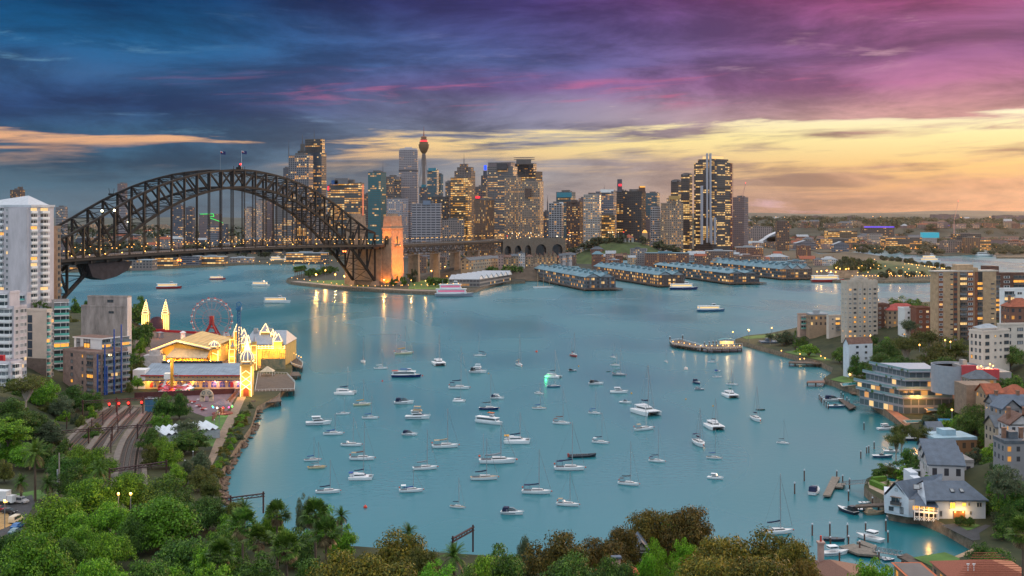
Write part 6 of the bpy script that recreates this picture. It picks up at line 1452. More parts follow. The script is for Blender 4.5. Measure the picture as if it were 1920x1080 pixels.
for q_ in((X(455),4,8),(X(480),4,6),(X(505),5,9),(X(425),24,9),(X(522),6,9)):glow(r_,q_,3600)
# lit pillars along the midway
for x,yb,h_ in((436,690,13),(437,672,14),(477,694,17),(420,668,13),(428,664,12),(444,662,10)):
 p=W(x,yb,3);t2_=thing('lit_pillar','tall yellow pillar outlined in bulbs on the midway','pillar',(p.x,p.y,3),0,'bulb lit midway pillars');k=MB();k.pz(rect((0,0),(1,0),1.5,1.5),0,h_*.8,0);k.pz(rect((0,0),(1,0),1.1,1.1),h_*.8,h_*.92,0);k.bd('shaft',[yel],t2_);k=MB();k.lathe([(1.2,h_*.92),(.7,h_),(.05,h_+1.8)],(0,0,0),8);k.bd('finial',[domeg],t2_)
 k=MB()
 for sx_ in(-1.5,1.5):strings(k,[(sx_,-1.6,.3),(sx_,-1.6,h_*.8)],.2)
 for z_ in(h_*.25,h_*.5,h_*.8):strings(k,[(-1.5,-1.6,z_),(1.5,-1.6,z_)],.17)
 k.bd('bulb_outline',[string],t2_);glow(t2_,(0,-3.5,h_*.5),1100)
# tent, yellow ride arm, rides on the plaza
p=W(499,706,3);t2_=thing('tent','cream pyramid tent on the wharf by the palace','tent',(p.x,p.y,3));k=MB();k.pz(rect((0,3),(1,0),3.6,3.0),2.4,5.0,0,top=[V_((0,3))+(v-V_((0,3)))*.05 for v in rect((0,3),(1,0),3.6,3.0)]);k.bd('canopy',[mat('tent_cream',(.62,.50,.34),.8)],t2_);k=MB()
for sx_ in(-3.2,3.2):
 for sy in(.4,5.6):k.tube((sx_,sy,0),(sx_,sy,2.5),.1,5)
k.bd('tent_poles',[white],t2_)
p=W(322.5,737,3);t2_=thing('pendulum_ride','yellow pole ride with a white cabin and counterweight ring in front of the shed','ride',(p.x,p.y,3));k=MB();k.pz(rect((0,0),(1,0),.62,.62),0,15.2,0);k.pz(rect((0,0),(1,0),.85,.85),15.2,15.9,0);k.bd('pole',[mat('pole_yellow',(.60,.30,.03),.6,var=.1)],t2_)
k=MB();k.box(-3.4,-1.6,6.8,-.6,1.0,9.6);k.beam((-2.4,-.6,6.8),(-5,-1,1.2),.7,.9);k.bd('cabin',[white],t2_);k=MB()
for j in range(14):a,b=2*mh.pi*j/14,2*mh.pi*(j+1)/14;k.tube((1.9+1.1*mh.cos(a),0,8.2+1.1*mh.sin(a)),(1.9+1.1*mh.cos(b),0,8.2+1.1*mh.sin(b)),.2,5)
k.bd('counter_ring',[steel],t2_);k=MB();k.ball((-1.2,-1.2,15.4),.5,8);k.bd('flood_lamp',[bulbw],t2_);glow(t2_,(-2,-2.4,15.4),1500,(1,.75,.4))
patch('plaza',[(350,735),(455,732),(440,748),(420,780),(398,786),(352,770)],mat('plaza_asphalt',(.16,.10,.12),.7,var=.3,scale=.5),3,.05)
p=W(387,753,3);t2_=thing('show_arch','cream round arch gateway on the ride plaza','gateway',(p.x,p.y,3));k=MB();n_=16;oo=[(3.0*mh.cos(mh.pi*j/n_),2.6+3.0*mh.sin(mh.pi*j/n_))for j in range(n_+1)];ii=[(1.1*mh.cos(mh.pi*j/n_),1.6+1.0*mh.sin(mh.pi*j/n_))for j in range(n_+1)]
for(a,b,c,e)in zip(oo,oo[1:],ii,ii[1:]):k.poly([(a[0],0,a[1]),(b[0],0,b[1]),(e[0],0,e[1]),(c[0],0,c[1])][::-1]);k.poly([(a[0],0,a[1]),(b[0],0,b[1]),(b[0],1,b[1]),(a[0],1,a[1])])
k.box(-3,0,0,-1.1,1,2.6);k.box(1.1,0,0,3,1,2.6);k.bd('arch_face',[mat('arch_cream',(.62,.46,.32),.8)],t2_);k=MB()
for sx_ in(-1.1,1.1):k.lathe([(.75,0),(.7,.12)],(0,0,0),12);
for sx_ in(-1.25,1.25):
 for j in range(12):a,b=2*mh.pi*j/12,2*mh.pi*(j+1)/12;k.tube((sx_+.65*mh.cos(a),-.08,4+.65*mh.sin(a)),(sx_+.65*mh.cos(b),-.08,4+.65*mh.sin(b)),.14,4)
k.bd('ring_motif',[mat('motif_teal',(.05,.14,.16),.6)],t2_)
p=W(417,776,3);t2_=thing('carousel','small carousel glowing with coloured lights beside the plaza fence','carousel',(p.x,p.y,3));k=MB();k.lathe([(4.2,3.4),(3.6,4.4),(1.2,5.6),(.1,6.6)],(0,0,0),14);k.bd('canopy',[mat('canopy_blue',(.10,.30,.42),.6,var=.5,scale=1.5,col2=(.5,.2,.15))],t2_);k=MB();k.lathe([(4.4,0),(4.4,.5)],(0,0,0),14);k.tube((0,0,.5),(0,0,4),.8,10);k.bd('platform',[mat('platform_red',(.30,.06,.05),.7)],t2_)
for j,m_ in enumerate((mat('light_green',(.1,.5,.1),.4,var=0,emit=(.12,1,.1),es=3),mat('light_cyan',(.1,.4,.5),.4,var=0,emit=(.1,.6,1),es=2.5),bulbw,redl,mat('light_pink',(.5,.1,.3),.4,var=0,emit=(1,.12,.4),es=2.2))*2):
 a=2*mh.pi*j/10;k=MB();k.ball((4.1*mh.cos(a),4.1*mh.sin(a),3.2),.42,6);k.bd('coloured_lamp',[m_],t2_)
glow(t2_,(0,-3,2.4),500,(.5,1,.6))
for j,(x,y)in enumerate(((372,764),(382,770),(361,757),(377,752))):
 p=W(x,y,3);t2_=thing('ride_plane','small red ride car on the plaza','ride car',(p.x,p.y,3),lu(0,3),'red ride cars on the plaza');k=MB();k.tube((-1.4,0,.9),(1.5,0,.9),.6,8,r2=.3);k.bd('fuselage',[redp],t2_);k=MB();k.box(-.5,-1.8,.8,.3,1.8,.95);k.box(-1.5,-.7,1.1,-1.1,.7,1.2);k.bd('wings',[white],t2_);k=MB();k.tube((0,0,0),(0,0,.8),.2,6);k.bd('stand',[steel],t2_)
for j in range(18):
 p=W(lu(300,358),lu(730,741),3);t2_=thing('fair_stall','small colourful stall or ride base in front of the long shed','stall',(p.x,p.y,3),0,'stalls in front of the long shed');k=MB();w=lu(1,2);k.box(-w,-1,0,w,1,lu(1,2.2));k.bd('counter',[lr.choice([redp,mat('stall_pink',(.5,.12,.18),.7),white,mat('stall_green',(.05,.25,.10),.7)])],t2_);k=MB();k.pz(rect((0,0),(1,0),w+.3,1.4),2.4,3.3,0,top=rect((0,0),(1,0),.2,.1));k.bd('awning',[lr.choice([redp,white,mat('stall_pink',(.5,.12,.18),.7)])],t2_)
 if j%3==0:k=MB();k.ball((0,-1.2,2.2),.35,6);k.bd('lamp',[lr.choice([redl,MATS['light_pink'],bulb,bulbw])],t2_);glow(t2_,(0,-2,2.2),500,(1,.3,.3))
k=MB();A_,B_=W(447,735,3),W(398,790,3);n_=26
for j in range(n_):p=A_.lerp(B_,j/n_);q_=A_.lerp(B_,(j+1)/n_);k.beam((p.x,p.y,4.1),(q_.x,q_.y,4.1),.12,2.0)
tag(k.bd('plaza_fence',[mat('fence_maroon',(.10,.03,.03),.8)]),'dark red boundary fence along the right side of the ride plaza','fence')
k=MB();A_,B_=W(252,746,3),W(440,738,3)
k.beam((A_.x,A_.y,4.2),(B_.x,B_.y,4.2),.3,2.4);tag(k.bd('hoarding',[mat('fence_maroon',(.10,.03,.03),.8)]),'long dark red hoarding in front of the arched shed','fence')
# wharf decks on piles
def deck(name,pts,z,label,pz=1.3,rail=False,m=timber,pile=True,cat='wharf'):
 P=[W(a,b,z)for a,b in pts];c=sum(P,V_())/len(P);r_=thing(name,label,cat,(c.x,c.y,0));off=-V_(r_.location);P2=[p.to_2d()for p in P]
 if sum((a.x*b.y-b.x*a.y)for a,b in zip(P2,P2[1:]+P2[:1]))<0:P2.reverse()
 k=MB();k.pz(P2,z-.5,z,0,bottom=True);k.bd('planking',[m],r_,loc=off)
 if pile:
  for a,b in zip(P2,P2[1:]+P2[:1]):
   n=max(1,int((b-a).length/5))
   for j in range(n):q_=a.lerp(b,(j+.5)/n);q_=q_+(c.to_2d()-q_)*.04;k=MB();k.tube((q_.x,q_.y,-2),(q_.x,q_.y,z-.4),.25,6);k.bd('pile',[timber],r_,loc=off)
 if rail:
  k=MB()
  for a,b in zip(P2,P2[1:]+P2[:1]):
   k.beam((a.x,a.y,z+1.0),(b.x,b.y,z+1.0),.08,.1);n=max(1,int((b-a).length/1.6))
   for j in range(n):q_=a.lerp(b,j/n);k.beam((q_.x,q_.y,z),(q_.x,q_.y,z+1),.1,.1)
  k.bd('railing',[white],r_,loc=off)
 return r_
deck('wharf_deck',[(484,700),(538,702),(553,718),(552,732),(478,734)],3.1,'dark timber wharf deck around the fun park tent',rail=True)
deck('wharf_deck',[(530,660),(540,658),(568,681),(566,690),(548,684)],3.1,'long ferry wharf with white posts reaching out past the palace',rail=True)
deck('wharf_deck',[(540,697),(560,697),(565,704),(546,705)],2.2,'low timber landing below the ferry wharf')
deck('wharf_deck',[(470,742),(522,738),(528,752),(474,757)],2.6,'timber boardwalk at the foot of the domed tower')
for j in range(7):p=W(537+j*4.6,667+j*2.6,3);lamp(p.x,p.y,3.1,3.6,'small globe lamp along the ferry wharf','lamps along the ferry wharf',.3)
# railway yard
ballast=mat('ballast',(.085,.075,.07),.95,var=.45,scale=1.2);rust=mat('rail_rust',(.16,.09,.06),.6,metal=.4,var=.2);gravel=mat('yard_weeds',(.11,.115,.045),.95,var=.5,scale=.25,col2=(.15,.12,.09));gmar=mat('gantry_maroon',(.055,.022,.022),.7,var=.2)
def curve(pts,z=3.0,n=26):
 P=[W(a,b,z)for a,b in pts];P=[P[0]*2-P[1]]+P+[P[-1]*2-P[-2]];out=[]
 for i in range(1,len(P)-2):
  for j in range(n):
   t_=j/n;a,b,c,d=P[i-1],P[i],P[i+1],P[i+2]
   out.append(.5*((2*b)+(c-a)*t_+(2*a-5*b+4*c-d)*t_*t_+(3*b-a-3*c+d)*t_**3))
 out.append(P[-2]);return out
def ribbon(name,line,w,m,lift,h=0):
 k=MB();L_=[]
 for i,p in enumerate(line):
  d=(line[min(i+1,len(line)-1)]-line[max(0,i-1)]).to_2d().normalized();n=V_((-d.y,d.x,0));L_.append((p+n*w/2+V_((0,0,lift)),p-n*w/2+V_((0,0,lift))))
 for(a,b),(c,d)in zip(L_,L_[1:]):
  k.poly([b,d,c,a]);
  if h:k.poly([a,c,c-V_((0,0,h)),a-V_((0,0,h))]);k.poly([b-V_((0,0,h)),d-V_((0,0,h)),d,b])
 return k,m
patch('yard_ground',[(80,850),(150,795),(185,762),(285,758),(275,790),(268,830),(270,900),(250,960),(120,960),(90,900)],gravel,3,.04)
tracks=[[(115,856),(150,820),(192,782),(213,764)],[(127,860),(162,824),(203,784),(221,764)],[(150,872),(176,832),(218,788),(240,762)],[(160,878),(186,838),(226,790),(246,762)],[(176,886),(198,842),(234,796),(262,764)],[(226,925),(228,870),(240,828),(262,796),(282,770)],[(246,925),(247,872),(256,830),(272,800),(288,776)],[(262,925),(262,872),(268,835),(280,806),(294,782)]]
for i,tpts in enumerate(tracks):
 ln=curve(tpts);k,m_=ribbon('x',ln,3.2,ballast,.22,.3);c=ln[len(ln)//2];r_=thing('railway_track','one of the curving railway tracks in the yard','railway track',(c.x,c.y,3),0,'curving railway tracks');off=-V_(r_.location)
 acc=0
 for j in range(len(ln)-1):
  d=(ln[j+1]-ln[j]);acc+=d.length
  if acc>1.3:acc=0;d=d.to_2d().normalized();n=V_((-d.y,d.x,0));p=ln[j]+V_((0,0,.27));k.beam(p-n*1.25,p+n*1.25,.28,.1,1)
 k.bd('ballast_bed',[ballast,timber],r_,loc=off)
 for s_ in(-.72,.72):
  k=MB()
  for j in range(len(ln)-1):
   d=(ln[j+1]-ln[j]).to_2d().normalized();n=V_((-d.y,d.x,0))*s_;k.beam(ln[j]+n+V_((0,0,.42)),ln[j+1]+n+V_((0,0,.42)),.14,.18)
  k.bd('rail',[rust],r_,loc=off)
for pts,w in(([(108,852),(140,815),(186,776),(212,762)],1.6),([(164,846),(206,790),(238,764)],2.0),([(190,848),(222,800),(255,768)],1.4),([(215,925),(217,868),(232,826),(256,792),(272,772)],2.2),([(272,925),(271,870),(276,836)],1.6)):
 ln=curve(pts);k,m_=ribbon('x',ln,w,None,.62,.6);o=k.bd('platform',[mat('platform_pale',(.17,.14,.12),.9,var=.25)]);o['kind']='structure'
def gantry(x0,x1,y0,y1,h,posts,label,sig=(),m=gmar,w=.55):
 A_,B_=W(x0,y0,3),W(x1,y1,3);c=(A_+B_)/2;r_=thing('signal_gantry',label,'gantry',c);off=-c;k=MB()
 a,b=A_+V_((0,0,h)),B_+V_((0,0,h));k.beam(a,b,w,w*.5);k.beam(a-V_((0,0,.8)),b-V_((0,0,.8)),w,w*.35);L_=(b-a).length;n=max(2,int(L_/1.4))
 for j in range(n):p,q_=a.lerp(b,j/n),a.lerp(b,(j+1)/n);k.beam(p-V_((0,0,.8 if j%2 else 0)),q_-V_((0,0,0 if j%2 else .8)),.14,.14)
 k.bd('beam',[m],r_,loc=off)
 for t_ in posts:k=MB();p=A_.lerp(B_,t_);k.beam(p,p+V_((0,0,h+.6)),.42,.42);k.bd('post',[m],r_,loc=off)
 for t_ in sig:
  p=A_.lerp(B_,t_)+V_((0,-.5,h-1.9));k=MB();k.box(p.x-.4,p.y,p.z-1.2,p.x+.4,p.y+.5,p.z+.9,0);k.bd('signal_head',[dark],r_,loc=off);k=MB();k.ball((p.x,p.y-.2,p.z+.2),.5,8);k.bd('red_signal',[redl],r_,loc=off);glow(r_,p+off+V_((0,-1.2,.2)),260,(1,.05,.03))
 return r_
gantry(152,300,785,776,7.2,(.02,.45,.78,.98),'railway gantry carrying four red signals',(.36,.48,.6,.77))
gantry(84,285,838,822,5.4,(.06,.4,.62,.86),'second railway gantry over the middle of the yard')
gantry(205,314,914,898,5.6,(.0,.98),'third railway gantry over the nearest tracks',m=gmar)
for(x,yb,h)in((193,800,6),(172,815,6),(125,805,5),(208,850,7),(100,838,5),(221,812,6),(244,780,6),(218,775,7)):
 p=W(x,yb,3);t2_=thing('catenary_post','thin maroon overhead line post in the railway yard','post',p,0,'posts in the railway yard');k=MB();k.beam((0,0,0),(0,0,h),.3,.3);k.bd('post',[gmar],t2_);k=MB();k.beam((-.8,0,h*.8),(.8,0,h*.8),.12,.12);k.bd('cross_arm',[gmar],t2_)
p=W(285,772,3);t2_=thing('site_hut','blue two storey site hut beside the railway yard','hut',(p.x,p.y,3));k=MB();k.box(-2.6,-1.5,0,2.6,3,5.6);k.bd('walls',[mat('hut_blue',(.05,.18,.30),.5,var=.25,scale=1)],t2_);k=MB();k.box(-2.8,-1.7,5.6,2.8,3.2,5.9);k.box(-2.65,-1.6,2.7,2.65,-1.5,2.9);k.bd('roof',[steel],t2_)
# marquee, lawn, paths, lamps
p=W(352,823,3);t2_=thing('marquee','white corrugated marquee roof among the trees beside the yard','marquee',(p.x,p.y,3),R(38));k=MB();n_=9
for j in range(n_):x0=-11+j*22/n_;x1=x0+22/n_;k.poly([(x0,-6,3.4),((x0+x1)/2,-6,4.3),((x0+x1)/2,6,5.3),(x0,6,4.4)]);k.poly([((x0+x1)/2,-6,4.3),(x1,-6,3.4),(x1,6,4.4),((x0+x1)/2,6,5.3)])
k.bd('roof',[mat('marquee_white',(.62,.66,.70),.5,var=.1)],t2_);k=MB();k.box(-10.5,-5.5,0,10.5,5.6,3.3);k.bd('sides',[mat('marquee_side',(.36,.38,.40),.6)],t2_)
patch('lawn',[(384,782),(430,776),(425,800),(408,842),(380,830)],grass,3,.06)
patch('path',[(446,744),(462,742),(445,780),(420,830),(398,872),(386,872),(402,830),(430,775)],mat('path_dirt',(.24,.17,.12),.9),3,.07)
patch('road',[(-60,958),(60,928),(66,945),(40,985),(20,1010),(-80,1020)],tarmac,3,.06);patch('paving',[(-60,968),(14,960),(22,985),(-60,1020)],mat('paving_lit_tint',(.34,.22,.09),.85,var=.3),3,.10);patch('verge',[(20,928),(75,918),(90,932),(62,940),(58,932),(20,938)],grass,3,.05)  # amber lamplight on the plaza is painted into the paving colour
for(x,y,h)in((362,875,5),(347,893,5),(411,798,5),(402,812,5),(428,770,4)):p=W(x,y,3);lamp(p.x,p.y,3,h,'pale lamp post beside the waterside path','lamps along the waterside path',.22,white)
p=W(111,930,3);t2_=thing('light_pole','tall thin pole beside the trees, left of the yard','pole',p);k=MB();k.tube((0,0,0),(0,0,13),.28,8,r2=.2);k.bd('pole',[mat('pole_concrete',(.30,.26,.24),.8)],t2_);k=MB();k.tube((-.5,0,0),(-.5,0,8),.22,8);k.bd('sleeve',[mat('pole_pale',(.42,.42,.46),.6)],t2_)
for(x,y)in((222,970),(245,970),(9,985)):p=W(x,y-8,6);lamp(p.x,p.y,3,8,'warm street lamp glowing among the big green trees','lamps among the big trees',.4,None,2200)
# rocks of the revetment
rk=[]
for s_ in range(5):
 g=random.Random(s_);k=MB();k.lathe([(.35,-.6),(.9,-.3),(1.0,.1),(.7,.5),(.25,.7)],(0,0,0),7);k.v=[(a*g.uniform(.75,1.2),b*g.uniform(.75,1.2),c*g.uniform(.8,1.2))for a,b,c in k.v];rk.append(k.mesh('rock',[mat('rock_brown',(.15,.10,.07),.95,var=.4,scale=1.2)]))
ln=[(480,762),(474,785),(466,806),(452,826),(440,842),(428,862),(415,884),(408,904),(408,925),(414,950)];RP=[W(a,b,.5)for a,b in ln];tot=0
for j in range(230):
 t_=lr.random()*(len(RP)-1);i=int(t_);p=RP[i].lerp(RP[i+1],t_-i);d=(RP[i+1]-RP[i]).normalized();n=V_((-d.y,d.x,0));n=n if n.x<0 else-n;u_=lu(-3.0,1.4);s_=lu(.5,1.25);q_=p+n*u_
 o=bpy.data.objects.new('rock',rk[j%5]);COL.objects.link(o);o.location=(q_.x,q_.y,.1+max(0,u_+2.6)*.72);o.scale=(s_*1.2,s_,s_*.8);o.rotation_euler=(lu(-.4,.4),lu(-.4,.4),lu(0,6));tag(o,'brown boulder in the rock wall along the water below the path','rock','boulders along the water')
# vehicles on the street at the left edge
def car(x,y,yaw,col,label,kind='car',s=1.0,z=3.1):
 p=W(x,y,z);r_=thing('parked_car' if kind=='car' else('parked_van' if kind=='van' else 'truck'),label,kind,(p.x,p.y,z),yaw);m=mat('car_'+'_'.join(str(int(c*99))for c in col),col,.3,var=0,spec=.6);L_,w=(4.4*s,1.75)if kind=='car' else(4.9*s,1.9)
 if kind=='car':pr_=[(-L_/2,.35),(-L_/2,.85),(-L_*.36,.95),(-L_*.25,1.42),(L_*.08,1.45),(L_*.26,.95),(L_*.46,.8),(L_/2,.6),(L_/2,.3)]
 else:pr_=[(-L_/2,.35),(-L_/2,1.2),(-L_*.46,1.9),(L_*.18,1.95),(L_*.34,1.1),(L_*.48,.9),(L_/2,.6),(L_/2,.3)]
 k=MB()
 for sy in(-1,1):
  q_=[(a,sy*w/2*(.86 if b>1.0 else 1),b)for a,b in pr_];k.poly(q_ if sy<0 else q_[::-1])
 for(a,b),(c,d)in zip(pr_,pr_[1:]+pr_[:1]):
  wa,wc=w/2*(.86 if b>1.0 else 1),w/2*(.86 if d>1.0 else 1);k.poly([(a,-wa,b),(a,wa,b),(c,wc,d),(c,-wc,d)])
 k.bd('body',[m],r_);k=MB();zt_=1.38 if kind=='car' else 1.8;xb,xf=(-L_*.27,L_*.12)if kind=='car' else(-L_*.42,L_*.22)
 for sy in(-1,1):k.box(xb,sy*w*.455-.02,.98,xf,sy*w*.455+.02,zt_-.05)
 k.poly([(xf+.02,-w*.4,zt_+.02),(L_*.27 if kind=='car' else L_*.345,-w*.44,1.0),(L_*.27 if kind=='car' else L_*.345,w*.44,1.0),(xf+.02,w*.4,zt_+.02)]);k.bd('windows',[glass],r_);wm=MB();wm.M=Matrix.Rotation(R(90),4,'X');wm.tube((0,0,-.11),(0,0,.11),.32,12,0);wm.tube((0,0,-.12),(0,0,.12),.17,10,1);me=wm.mesh('wheel',[dark,steel])
 for sx_ in(-.31,.31):
  for sy in(-1,1):put(me,'wheel',r_,(sx_*L_,sy*(w/2-.05),.32))
 k=MB();k.box(L_/2-.06,-w*.42,.55,L_/2+.02,-w*.25,.72);k.bd('headlight',[white],r_);k=MB();k.box(L_/2-.06,w*.25,.55,L_/2+.02,w*.42,.72);k.bd('headlight',[white],r_)
 return r_
car(38,943,R(-18),(.42,.40,.40),'silver people mover van parked by the verge at the left edge','van');car(19,940,R(-15),(.14,.22,.28),'grey blue hatchback parked behind the white truck');car(-2,958,R(-8),(.35,.02,.03),'red car at the left edge of the street');car(17,962,R(-14),(.03,.03,.035),'black sedan parked between the red car and the cream van')
car(30,978,R(82),(.62,.55,.42),'cream van parked facing up the street','van');car(33,990,R(80),(.02,.12,.36),'bright blue car behind the cream van');car(29,1000,R(80),(.14,.24,.30),'grey car tucked under the trees behind the blue one')
p=W(4,944,3.1);r_=thing('truck','white box truck at the left edge of the street','truck',(p.x,p.y,3.1),R(-12));k=MB();k.box(-4,-1.2,1.0,2.2,1.2,3.9);k.bd('cargo_box',[white],r_);k=MB();k.box(2.3,-1.1,.6,4,1.1,2.6);k.bd('cab',[white],r_);k=MB();k.ball((2.3,-1.2,.9),.22,6);k.bd('marker_light',[bulb],r_);wm=MB();wm.M=Matrix.Rotation(R(90),4,'X');wm.tube((0,0,-.15),(0,0,.15),.45,12);me=wm.mesh('wheel',[dark])
for x in(-2.6,3):put(me,'wheel',r_,(x,-1.1,.45));put(me,'wheel',r_,(x,1.1,.45))

# the right hand shore
F['h_orange']=facade('facade_h_orange',(.42,.20,.09),(.08,.06,.05),lit=.3,u0=.3,u1=.7,v0=.25,v1=.75,row=.05,seed=71)
F['glassy']=facade('facade_glassy',(.42,.44,.48),(.09,.12,.13),lit=.22,ls=1.0,litc=(1,.42,.08),u0=.06,u1=.94,v0=.12,v1=.82,row=.2,seed=72)
brk=mat('brick_tan',(.42,.29,.18),.88,var=.22,scale=.5);brn=mat('spandrel_brown',(.22,.085,.05),.85,var=.2);crt=mat('render_putty',(.50,.43,.36),.85,var=.10,scale=.3)
slateb=mat('roof_slate_blue',(.085,.115,.16),.55,var=.25,scale=.5);wbd=mat('weatherboard_white',(.62,.66,.72),.6,var=.08,scale=.5)

def hw(x0,x1,yt,yb,Y,key,rt,rm,label,yaw=0.0,rh=None,dd=None,chims=0,name='house',cat='house',fl=3.0,bay=3.0,group=None,base=9):
 a,b=D(x0,yb,Y),D(x1,yb,Y);zt=D(0,yt,Y).z;w=b.x-a.x;rh=0 if rt=='flat' else(rh or min(w*.3,4));dd=dd or min(max(w*.75,8),16)
 return house((a.x+b.x)/2,Y+dd/2,a.z,w,dd,max(2.4,zt-a.z-rh-(1 if rt=='flat' else 0)),yaw,rt,key,rm,label,group,rh=rh or None,chims=chims,name=name,cat=cat,fl=fl,bay=bay,base=base)

# cream tower
P=corner(1577,1589,1645,720);zt=D(0,530,720).z;r_=thing('apartment_tower','slim putty coloured apartment tower standing by the water on the right','apartment tower',(P[0].x,P[0].y,8));off=V_((-P[0].x,-P[0].y,-8))
body(r_,P,0,zt,crt);d=(P[1]-P[0]);L_=d.length;dn=d.normalized();nn=V_((dn.y,-dn.x))
nf=int((zt-10)/2.86)
grid(r_,P[0],P[1],zt-2.9-2.86*nf,nf,2.86,[(L_*t_,'win',1.9 if j in(0,1,4,5)else 1.3,1.25,{'sub':'d' if j%2 else 'w','lit':.10})for j,t_ in enumerate((.09,.25,.42,.57,.75,.92))])
grid(r_,P[3],P[0],zt-2.9-2.86*nf,nf,2.86,[((P[0]-P[3]).length*t_,'win',.9,1.2,{'lit':.05})for t_ in(.3,.75)])
k=MB()
for t_ in(.0,.165,.335,.5,.66,.835,1.0):q_=P[0]+d*t_+nn*.12;k.beam((q_.x,q_.y,0),(q_.x,q_.y,zt),.5,.3)
k.bd('piers',[crt],r_,loc=off)
k=MB();c_=sum(P,V_((0,0)))/4;k.pz(inset(P,.5),zt,zt+2.6,0);k.box(c_.x-3,c_.y-2,zt+2.6,c_.x+2,c_.y+1,zt+4)
for t_ in np.linspace(.08,.92,7):q_=P[0]+d*t_-nn*.1;k.box(q_.x-.9,q_.y-.2,zt-1.8,q_.x+.9,q_.y+.5,zt+1.6)
k.bd('roof_plant',[crt],r_,loc=off)
# brick tower
P=corner(1744,1757,1868,650);zt=D(0,510,650).z;r_=thing('apartment_tower','broad tan brick apartment tower with brown window bands and a roof block','apartment tower',(P[0].x,P[0].y,14));off=V_((-P[0].x,-P[0].y,-14))
body(r_,P,0,zt,brk,par=0);d=(P[1]-P[0]);L_=d.length;dn=d.normalized();nn=V_((dn.y,-dn.x));k=MB();k.pz([p+(p-sum(P,V_((0,0)))/4).normalized()*1.2 for p in P],zt,zt+.7,0);k.bd('roof_slab',[mat('slab_pale',(.52,.46,.40),.8)],r_,loc=off)
nf=15;col=lambda px_:(px_-1757)/(1868-1757)*L_
for px_,w in((1764,2.6),(1791,2.4),(1819,4.0),(1830,2.2)):
 k=MB();q_=P[0]+dn*col(px_)+nn*.05;k.pz([q_-dn*w/2+nn*.08,q_+dn*w/2+nn*.08,q_+dn*w/2,q_-dn*w/2],zt-2.78*nf,zt-.2,0);k.bd('brown_band',[brn],r_,loc=off)
for px_,w in((1806,4.0),(1837,3.2)):
 k=MB();q_=P[0]+dn*col(px_);k.pz([q_-dn*w/2+nn*.1,q_+dn*w/2+nn*.1,q_+dn*w/2,q_-dn*w/2],zt-2.78*nf,zt-.2,0);k.bd('recess',[dark],r_,loc=off)  # flat dark strip behind the balconies, recess shade put into colour
sub_=P[0]+nn*.12,P[1]+nn*.12
grid(r_,sub_[0],sub_[1],zt-2.78*nf,nf,2.78,[(col(1764),'win',2.2,1.3,{'lit':.06}),(col(1784),'win',1.6,.7,{'lit':.05,'sub':'d'}),(col(1791),'win',1.9,1.4,{'sub':'d','lit':.08})])
grid(r_,sub_[0],sub_[1],zt-2.78*nf,nf,2.78,[(col(1806),'bal',4.0,2.6,{'sub':'b','lit':.28,'depth':1.2}),(col(1819),'win',3.0,1.4,{'lit':.12})])
grid(r_,sub_[0],sub_[1],zt-2.78*nf,nf-2,2.78,[(col(1837),'bal',3.0,2.6,{'sub':'b','lit':.3,'depth':.6}),(col(1861),'win',2.0,.7,{'lit':.08,'sub':'d'})])
k=MB();a,b=D(1793,500,656),D(1831,500,656);k.box(a.x,654,zt,b.x,664,D(0,502,654).z);k.box(a.x+.4,655,zt,D(1823,0,656).x,663,D(0,496.5,654).z);k.tube((b.x-2,656,zt),(b.x-2,656,zt+9),.09,5);k.bd('roof_block',[brk],r_,loc=off)
# others along the slope
def flats(x0,x1,xc,yt,yb,Y,wallm,label,cols,fl=3.0,roof=None,sub='w',lit=.12,side=None,name='apartment_block'):
 P=corner(x0,xc,x1,Y);zt,zb=D(0,yt,Y).z,D(0,yb,Y).z;r_=thing(name,label,'apartment block',(P[0].x,P[0].y,zb));body(r_,P,zb-8,zt,wallm,mr=roof or roofm,par=.7);L_=(P[1]-P[0]).length;nf=max(1,int((zt-zb)/fl))
 grid(r_,P[0],P[1],zt-.5-fl*nf,nf,fl,[(L_*c[0],c[1],min(c[2],L_*.9),c[3],dict(sub=c[4]if len(c)>4 else sub,depth=1.0))for c in cols],lit)
 if side:l2=(P[0]-P[3]).length;grid(r_,P[3],P[0],zt-.5-fl*nf,nf,fl,[(l2*c[0],c[1],c[2],c[3],dict(sub=sub))for c in side],lit)
 return r_
brkr=mat('brick_red',(.20,.075,.05),.88,var=.25,scale=.6);brkd=mat('brick_dark',(.13,.065,.05),.88,var=.25,scale=.6);rend_y=mat('render_ochre',(.46,.30,.13),.85,var=.12);crem=mat('render_pale',(.60,.52,.45),.8,var=.1,scale=.3)
flats(1848,1925,1850,514,600,720,brkd,'dark brown balcony block at the right edge behind the brick tower',[(.2,'bal',7,2.7,'b'),(.5,'win',4,1.4),(.8,'bal',7,2.7,'b')],2.9)
k=MB();a,b=D(1851,499,722),D(1873,516,722);k.box(a.x,722,b.z-1,b.x,732,a.z);tag(k.bd('lift_tower',[brkd]),'dark brown brick lift tower on the roof right of the tan brick tower','lift tower')
flats(1880,1930,1882,543,605,600,white,'white curved balcony block at the right edge above the red roofed house',[(.22,'bal',5.5,2.8,'r'),(.62,'win',3,1.4)],3.0,lit=.15)
hw(1893,1945,560,615,560,'h_brick','hip',rtile,'brick house with an orange tiled roof at the right edge',chims=1,rh=4)
flats(1642,1668,1643,572,622,740,brkd,'dark brick flats right of the slim putty tower',[(.3,'win',1.4,1.3),(.7,'win',1.4,1.3)],3.0,roof=rbrown)
r_=hw(1664,1729,570,628,735,'h_tan','hip',mat('roof_red',(.34,.06,.05),.8,var=.25),'ochre apartment house with a red hipped roof',rh=4,dd=14,base=10)
